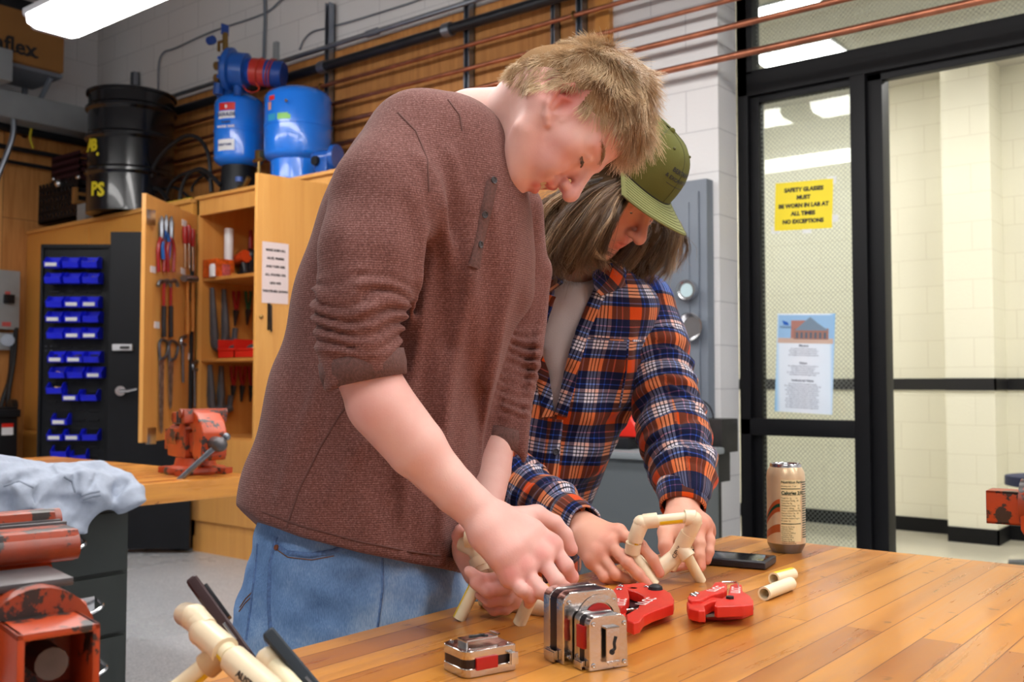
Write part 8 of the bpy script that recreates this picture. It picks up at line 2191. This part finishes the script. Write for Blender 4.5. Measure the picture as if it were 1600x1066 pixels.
for gi, (pts, sprd, n_) in enumerate(guides):
    pts = [(pts[0][0] + (22 if gi < 9 else -10), pts[0][1] - 16, pts[0][2] + .015)] + list(pts); sp_ = np.array([list(C(*p)) for p in pts]); fine = np.array([list(x) for x in smooth_path([Vector(x) for x in sp_], 4)]); mlen = 13
    tpar = np.linspace(0, len(fine) - 1, mlen); cen = np.stack([np.interp(tpar, np.arange(len(fine)), fine[:, k]) for k in range(3)], 1)
    n_ = int(n_ * .85); nlock = max(3, n_ // 55); lock = rg.normal(size=(nlock, 3)) * sprd * .72; li = rg.integers(0, nlock, n_)
    off = lock[li] + rg.normal(size=(n_, 3)) * sprd * .22; end = rg.uniform(.78, 1.06, n_); ph = rg.uniform(0, 6.28, nlock)[li] + rg.normal(size=n_) * .25; am = rg.uniform(.003, .009, nlock)[li]
    t = np.linspace(0, 1, mlen)[None, :] * end[:, None]
    base_ = np.stack([np.interp(t.ravel() * (mlen - 1), np.arange(mlen), cen[:, k]).reshape(n_, mlen) for k in range(3)], 2)
    spread = (.35 + .9 * t ** .8)[:, :, None]
    wave = np.stack([np.sin(t * 9 + ph[:, None]), np.cos(t * 7 + ph[:, None]) * .6, np.sin(t * 8 + ph[:, None] * 1.7)], 2) * (am[:, None] * t ** .7)[:, :, None]
    stray = rg.normal(size=(n_, 1, 3)) * (rg.random((n_, 1, 1)) < .10) * .014 * t[:, :, None] ** 2
    PV.append(base_ + off[:, None, :] * spread + wave + stray); RR.append(rg.uniform(.00028, .00045, n_)); TN.append(np.clip(.42 + (rg.normal(size=nlock) * .28)[li] + rg.normal(size=n_) * .12, 0, 1))
PV = np.concatenate(PV); RR = np.concatenate(RR); TN = np.concatenate(TN)
Vs, Qs, rc, tq = tube_arrays(PV, RR, TN, 3)
hair2 = raw_mesh('hair', Vs, Qs, HAIR2, p2, {'tone': ('FLOAT', np.clip(rc * .85 + tq * .22, 0, 1))}); hair2['label'] = 'long wavy brown hair'
fhb = Field(C(830, 440, 1.75) * [1, 1, 0] + [0, 0, 1.6], C(1075, 250, 1.75) * [1, 1, 0] + [0, 0, 1.95], .0035)
fhb.ell(hq(0, .045, -.012), np.array([.076, .086, .096]) * .94, HB, .01)
for i in (0, 1, 2, 5, 6, 7, 8, 10, 11): p_ = [C(u, v, Z + .010) for u, v, Z in guides[i][0]]; fhb.chain(p_, [guides[i][1] * .95] * (len(p_) - 1) + [.005], .02)
fhb.ell(hq(0, -.02, .085), np.array([.055, .085, .085]) * 1.0, HB, .004, sub=True)
Vb, Qb = fhb.mesh(); Vb = relax(Vb, Qb, 2); raw_mesh('hair_base', Vb, Qb, HBASE2, p2, {'tone': ('FLOAT', .12 + .10 * fbm(Vb, 40, 3))})

# ---- cap
m_, nt, b = new_mat('cap_olive'); CAP = m_; L = nt.links.new
b.inputs['Base Color'].default_value = srgb(98, 98, 50); b.inputs['Roughness'].default_value = .85; b.inputs['Specular IOR Level'].default_value = .15
tc = N(nt, 'ShaderNodeTexCoord'); n1 = N(nt, 'ShaderNodeTexNoise', Scale=600.0, Detail=2.0); L(tc.outputs['Object'], n1.inputs['Vector']); bp = N(nt, 'ShaderNodeBump', Strength=.3, Distance=.001); L(n1.outputs[0], bp.inputs['Height']); L(bp.outputs[0], b.inputs['Normal'])
CAPB = mat('cap_brim', srgb(132, 134, 80), .8, bump=.2, bscale=700); CAPS = mat('cap_stitch', srgb(84, 86, 46), .8)
cap_ = bpy.data.objects.new('cap', None)
rC = .096
def dome(phi, th, lift=0.0):
    """phi round the head from the front (0) toward the camera side, th from rim (0) to top (pi/2)"""
    y = math.sin(th) ** .86 * .100; rr2 = math.cos(th) ** .62
    return hq(math.sin(phi) * (.0835 + lift) * rr2, .052 + y + lift * math.sin(th), -.006 + math.cos(phi) * (.103 + lift) * rr2)
n, k = 60, 16
V = np.array([dome(2 * PI * i / n, (PI / 2 - .02) * j / k) for i in range(n) for j in range(k + 1)]); Q = np.array([[i * (k + 1) + j, ((i + 1) % n) * (k + 1) + j, ((i + 1) % n) * (k + 1) + j + 1, i * (k + 1) + j + 1] for i in range(n) for j in range(k)])
cp_ = raw_mesh('cap', V, Q, CAP, p2); cp_['label'] = 'olive green baseball cap with black embroidery'
seam = MB()
for a in (0, PI / 3, 2 * PI / 3, PI, -PI / 3, -2 * PI / 3): seam.tube([cw(dome(a, (PI / 2 - .02) * j / 14, .0004)) for j in range(15)], .0007, 6)
seam.build('panel_seam', CAPS, cp_); MB().ball(cw(dome(0, PI / 2 - .02)), .006, (1, 1, 1)).build('top_button', CAP, cp_)
# eyelets
ey = MB()
for a in (PI / 6, -PI / 6, PI / 2, -PI / 2): ey.ball(cw(dome(a, 1.05, .0004)), .0028)
ey.build('eyelet', CAPS, cp_)
# brim
def brimp(s, t, up_=0.0):
    phi = (s - .5) * 2 * R(66); base_ = dome(phi, 0.0); side = math.sin(phi); reach = .074 * (math.cos(phi * 1.02) ** .55)
    x = side * .0835; z = -.006 + math.cos(phi) * .103
    bend = -.024 * (side ** 2) * (0.1 + .9 * t) - .006 * t
    return hq(x * (1 + .10 * t), .052 + bend + up_, z + reach * t)
V, Q = [], []; ns, ntt = 32, 10
for lay in (0.0, -.003):
    for i in range(ns + 1):
        for j in range(ntt + 1): V.append(brimp(i / ns, j / ntt, lay + .0015 * (1 - 2 * abs(0)) * 0))
o_ = (ns + 1) * (ntt + 1)
for i in range(ns):
    for j in range(ntt):
        a = i * (ntt + 1) + j; q_ = [a, a + ntt + 1, a + ntt + 2, a + 1]; Q.append(q_); Q.append([x + o_ for x in q_[::-1]])
for i in range(ns): a = i * (ntt + 1) + ntt; Q.append([a, a + ntt + 1, a + ntt + 1 + o_, a + o_])
brim = raw_mesh('brim', np.array(V), np.array(Q), CAPB, cp_)
stc = MB()
for t in (.12, .24, .36, .48, .60, .72, .84, .96): stc.tube([cw(brimp(.03 + .94 * i / 40, t, .0003)) for i in range(41)], .00045, 5)
stc.build('brim_stitching', CAPS, brim)
edge = MB().tube([cw(brimp(i / 40, 0.0, .001)) for i in range(41)], .0012, 6); edge.build('brim_seam', mat('dark_seam', srgb(26, 26, 18), .8), brim)
# embroidery across the front panels
def cap_text(s, size, phi0, th0, lift=.0012):
    c_ = MB(); text_mb(c_, s, size, Matrix.Identity(4), 'CENTER', depth=.0, bold=.0004)
    for v in c_.bm.verts: v.co = cw(dome(phi0 - v.co.x / .098, th0 + v.co.y / .118, lift))
    return c_.build('embroidery', M['ink'], cp_, smooth=False)
sgn = 1 if True else -1
cap_text('BERTRAM', .016, 0, .62); cap_text('& EXCAVATING', .0125, 0, .45); cap_text('_____________', .010, .0, .36)

# ---- hands
fr_ = Field(C(885, 935, 1.55) * [1, 1, 0] + [0, 0, 1.40], C(1050, 790, 1.55) * [1, 1, 0] + [0, 0, 1.66], .0019)
w2 = C(912, 824, 1.585)
fr_.chain([C(885, 806, 1.62), w2, C(925, 838, 1.565)], [.026, .0265, .027], .02, flat=(unit([.5, .7, -.5]), .85))
K2 = [C(966, 832, 1.535), C(951, 850, 1.52), C(936, 865, 1.515), C(925, 878, 1.515)]
B2 = [C(928, 828, 1.57), C(922, 834, 1.56), C(915, 840, 1.555), C(911, 846, 1.555)]
for a, b_, r_ in zip(B2, K2, (.0125, .0125, .0118, .011)):
    fr_.chain([a, b_], [.0165, r_], .018); fr_.ell(b_ + np.array([0, .001, -.001]), r_ * .92, k=.008)
F2 = [[K2[0], C(1001, 853, 1.50), C(1020, 874, 1.49), C(1031, 896, 1.488)], [K2[1], C(981, 880, 1.485), C(998, 898, 1.478), C(1014, 916, 1.475)], [K2[2], C(962, 898, 1.49), C(978, 905, 1.50), C(988, 908, 1.515)], [K2[3], C(944, 902, 1.495), C(955, 909, 1.505), C(966, 911, 1.52)]]
for q_, r_ in zip(F2, (.0095, .0095, .0090, .0082)): finger(fr_, q_, r_)
fr_.chain([C(935, 850, 1.575), C(965, 868, 1.56), C(985, 872, 1.535), C(998, 882, 1.52)], [.016, .0125, .0105, .009], .012)
V, Q = fr_.mesh(); V = relax(V, Q, 2)
raw_mesh('hand', V, Q, SK2, p2, {'flush': ('FLOAT', flush_of(V, [(q_[0], .010, .4) for q_ in F2] + [(q_[3], .011, .5) for q_ in F2] + [(q_[1], .009, .2) for q_ in F2]) + .10)})
nail(F2[0][2], F2[0][3], np.array([.55, .55, -.6]), .011, NAIL, p2); nail(F2[1][2], F2[1][3], np.array([.4, .5, -.75]), .011, NAIL, p2)
fl_ = Field(C(1015, 925, 1.55) * [1, 1, 0] + [0, 0, 1.42], C(1125, 770, 1.6) * [1, 1, 0] + [0, 0, 1.68], .0019)
fl_.chain([C(1068, 780, 1.625), C(1066, 806, 1.59), C(1068, 826, 1.57)], [.028, .027, .030], .02)
fl_.chain([C(1052, 816, 1.575), C(1040, 832, 1.55), C(1040, 855, 1.53), C(1043, 876, 1.52)], [.017, .0125, .0110, .0092], .012)      # thumb
KL = [C(1092, 822, 1.555), C(1100, 818, 1.575), C(1104, 826, 1.59), C(1104, 836, 1.60)]
for k_ in KL: fl_.cap(C(1072, 818, 1.58), k_, .018, .0125, .018)
FLn = [[KL[0], C(1093, 850, 1.535), C(1093, 868, 1.525), C(1096, 886, 1.52)], [KL[1], C(1108, 845, 1.56), C(1107, 862, 1.55), C(1104, 876, 1.545)], [KL[2], C(1104, 858, 1.575), C(1090, 872, 1.56), C(1074, 878, 1.55)], [KL[3], C(1100, 868, 1.585), C(1078, 882, 1.56), C(1050, 888, 1.535)]]
for q_, r_ in zip(FLn, (.0095, .0095, .0088, .0085)): finger(fl_, q_, r_)
V, Q = fl_.mesh(); V = relax(V, Q, 2)
raw_mesh('hand', V, Q, SK2, p2, {'flush': ('FLOAT', flush_of(V, [(q_[0], .012, .4) for q_ in FLn] + [(q_[3], .010, .45) for q_ in FLn] + [(C(1043, 876, 1.52), .012, .5)]) + .10)})
nail(C(1041, 862, 1.525), C(1043, 876, 1.518), np.array([-.1, .1, -1]), .012, NAIL, p2); nail(FLn[0][2], FLn[0][3], np.array([.2, .1, -1]), .0105, NAIL, p2)

# ---- the pipe frame they hold
t = pf('pipe_assembly', 'cream pipe frame with raised crossbar held by the person in plaid', at_z(1060, 915, TZ))
eL, eR = C(1002, 816, 1.485), C(1083, 808, 1.485)
def ctube(pts, r, name, mm=M['pvc_fit'], seg=20): return MB().tube([cw(p) for p in pts], r, seg).build(name, mm, t)
ctube([eL + (eR - eL) * .1, eR - (eR - eL) * .1], RP, 'pipe', M['pvc']); add_stripe(cw(eL + (eR - eL) * .34), cw(eL + (eR - eL) * .78), RP, t, -FW - UP * .45)
MB().tube([cw(p) for p in (C(1027, 813, 1.485), C(1008, 815, 1.485), C(1001, 820, 1.485), C(995, 835, 1.485), C(992, 845, 1.487))], [.0115, .0115, .012, .0115, .0115], 20).ball(cw(C(1002, 818, 1.485)), .0125).build('elbow', M['pvc_fit'], t)
ctube([C(992, 845, 1.487), C(990, 854, 1.487)], RP, 'pipe', M['pvc']); add_stripe(cw(C(992, 844, 1.487)), cw(C(990, 854, 1.487)), RP, t, -FW + RT * .3)
ctube([C(990, 848, 1.489), C(988, 864, 1.492)], .0118, 'tee')
lgA = at_z(1023, 914, TZ + .001); lgA2 = cw(C(986, 860, 1.495)); MB().hollow(lgA, lgA2, RP, RP * .72, 20).build('pipe', M['pvc'], t)
MB().tube([cw(p) for p in (C(1070, 809, 1.485), C(1082, 809, 1.485), C(1085, 815, 1.485), C(1078, 832, 1.49), C(1074, 840, 1.492))], [.0118, .0122, .0118, .0110, .0105], 20).ball(cw(C(1084, 812, 1.485)), .0125).build('elbow', M['pvc_fit'], t)
ctube([C(1076, 834, 1.492), C(1066, 852, 1.497)], .0125, 'collar'); ctube([C(1067, 850, 1.498), C(1046, 886, 1.507)], .0115, 'tee')
ctube([C(1056, 870, 1.505), C(1030, 890, 1.50)], .0125, 'coupler')
ctube([C(1064, 856, 1.497), C(1076, 872, 1.49)], .0118, 'tee')
lgB = at_z(1095, 908, TZ + .001); MB().hollow(lgB, cw(C(1071, 864, 1.492)), RP, RP * .72, 20).build('pipe', M['pvc'], t)
ctube([C(1036, 884, 1.503), C(1024, 884, 1.53), C(990, 872, 1.54)], RP, 'pipe', M['pvc'])
tx = MB(); text_mb(tx, 'CPVC', .009, frame(cw(C(1058, 862, 1.488)), cw(C(1066, 848, 1.488)) - cw(C(1052, 872, 1.488)), z=-FW)); tx.build('lettering', M['ink'], t)
# ------------------------------------------------------------------ grey hoodie thrown over the second bench
GREY = mat('hoodie_grey', srgb(160, 168, 184), .95, var=.06, scale=60, bump=.25, bscale=500)
t = thing('hoodie', 'light grey hoodie crumpled over the edge of the second bench', 'hoodie', at_z(120, 745, TZ))
fo_ = Field(C(-70, 900, 2.9) * [1, 1, 0] + [-.02, 0, 2.45], C(245, 690, 2.9) * [1, 1, 0] + [.02, 0, 3.35], .0062)
fo_.ell(C(70, 756, 2.86), (.20, .040, .20), k=.03)
fo_.ell(C(20, 748, 2.78), (.16, .045, .18), k=.03)
fo_.chain([C(-30, 742, 2.70), C(15, 738, 2.80), C(60, 742, 2.90), C(95, 752, 2.92)], [.045, .046, .040, .032], .012)
fo_.chain([C(112, 760, 2.86), C(130, 740, 2.92), C(155, 736, 2.95), C(174, 748, 2.94), C(152, 772, 2.86)], [.036, .032, .032, .034, .045], .008)
fo_.chain([C(150, 742, 2.94), C(180, 748, 2.95), C(200, 764, 2.92), C(207, 778, 2.88)], [.040, .041, .042, .041], .012)          # sleeve
fo_.cap(C(203, 770, 2.90), C(211, 788, 2.87), .044, .043, .004)                                                        # cuff
fo_.chain([C(135, 770, 2.83), C(122, 800, 2.77), C(95, 822, 2.74), C(72, 842, 2.70)], [.055, .055, .045, .030], .03, flat=(unit([.0, 0, 1]), .6))
fo_.chain([C(90, 770, 2.78), C(72, 800, 2.72), C(66, 835, 2.69), C(62, 855, 2.685)], [.06, .055, .04, .018], .03, flat=(unit([.0, 0, 1]), .6))
fo_.chain([C(30, 770, 2.72), C(20, 800, 2.66), C(15, 830, 2.64)], [.07, .06, .05], .03, flat=(unit([.0, 0, 1]), .6))
fo_.chain([C(-40, 760, 2.66), C(-30, 810, 2.60)], [.07, .06], .03)
# folds
for pts, r_ in (([(110, 745), (100, 775), (80, 810), (66, 850)], .014), ([(125, 738), (118, 770), (105, 800)], .012), ([(95, 742), (70, 765), (45, 790)], .012), ([(60, 732), (30, 745), (0, 765)], .012), ([(50, 760), (35, 795), (22, 830)], .012), ([(140, 745), (160, 738), (176, 745)], .010), ([(85, 728), (98, 745), (110, 770)], .012), ([(130, 775), (146, 770), (158, 765)], .008), ([(128, 783), (146, 778), (158, 773)], .008)):
    fo_.chain([surf(fo_, u, v, 2.4, 3.3, lift=-.002) for u, v in pts], [.005] + [r_] * (len(pts) - 2) + [.005], .016)
for pts in ([(104, 750), (92, 780), (74, 812)], [(120, 742), (112, 776)], [(80, 748), (55, 772)], [(42, 742), (12, 758)], [(150, 742), (145, 760)], [(190, 752), (180, 770)], [(52, 775), (44, 815)], [(140, 790), (120, 815), (95, 835)]):
    fo_.chain([surf(fo_, u, v, 2.4, 3.3, lift=.004) for u, v in pts], [.012] * len(pts), .008, sub=True)
fo_.warp(lambda X, Y, Z: -.017 * (.6 - np.abs(np.sin(X * 22 + Y * 30 + Z * 8 + 1.2 * np.sin(Y * 18 + X * 7)))) - .008 * (.6 - np.abs(np.sin(X * -40 + Y * 24 + Z * 14 + 1 + np.sin(X * 16)))), (-2, -.6, 2.3), (0, .1, 3.4))
# rest on the worktop instead of inside it
X = np.meshgrid(*[a.astype(np.float32) for a in fo_.ax], indexing='ij')
Wx = CAM.x + CMn[0, 0] * X[0] + CMn[0, 1] * X[1] + CMn[0, 2] * X[2]; Wz = CAM.z + CMn[2, 0] * X[0] + CMn[2, 1] * X[1] + CMn[2, 2] * X[2]
inb = np.minimum(TZ + .002 - Wz, (B2X + .004) - Wx); fo_.f = np.maximum(fo_.f, inb).astype(np.float32); X = Wx = Wz = inb = None
cut_local(fo_, C(212, 791, 2.865), unit([.45, -.85, -.1]), .07)
V, Q = fo_.mesh(); V = relax(V, Q, 2); raw_mesh('body', V, Q, GREY, t); HG = hitter(V, Q)
SG = mat('hoodie_seam', srgb(130, 138, 152), .95)
for px in ([(100, 745), (112, 752), (118, 770)], [(128, 775), (142, 770), (156, 768)], [(130, 781), (144, 776), (157, 774)], [(5, 760), (30, 752), (52, 762)]):
    V_, Q_ = strip_on(HG, px, .006, .0015)
    if len(Q_): raw_mesh('seam', V_, Q_, SG, t)
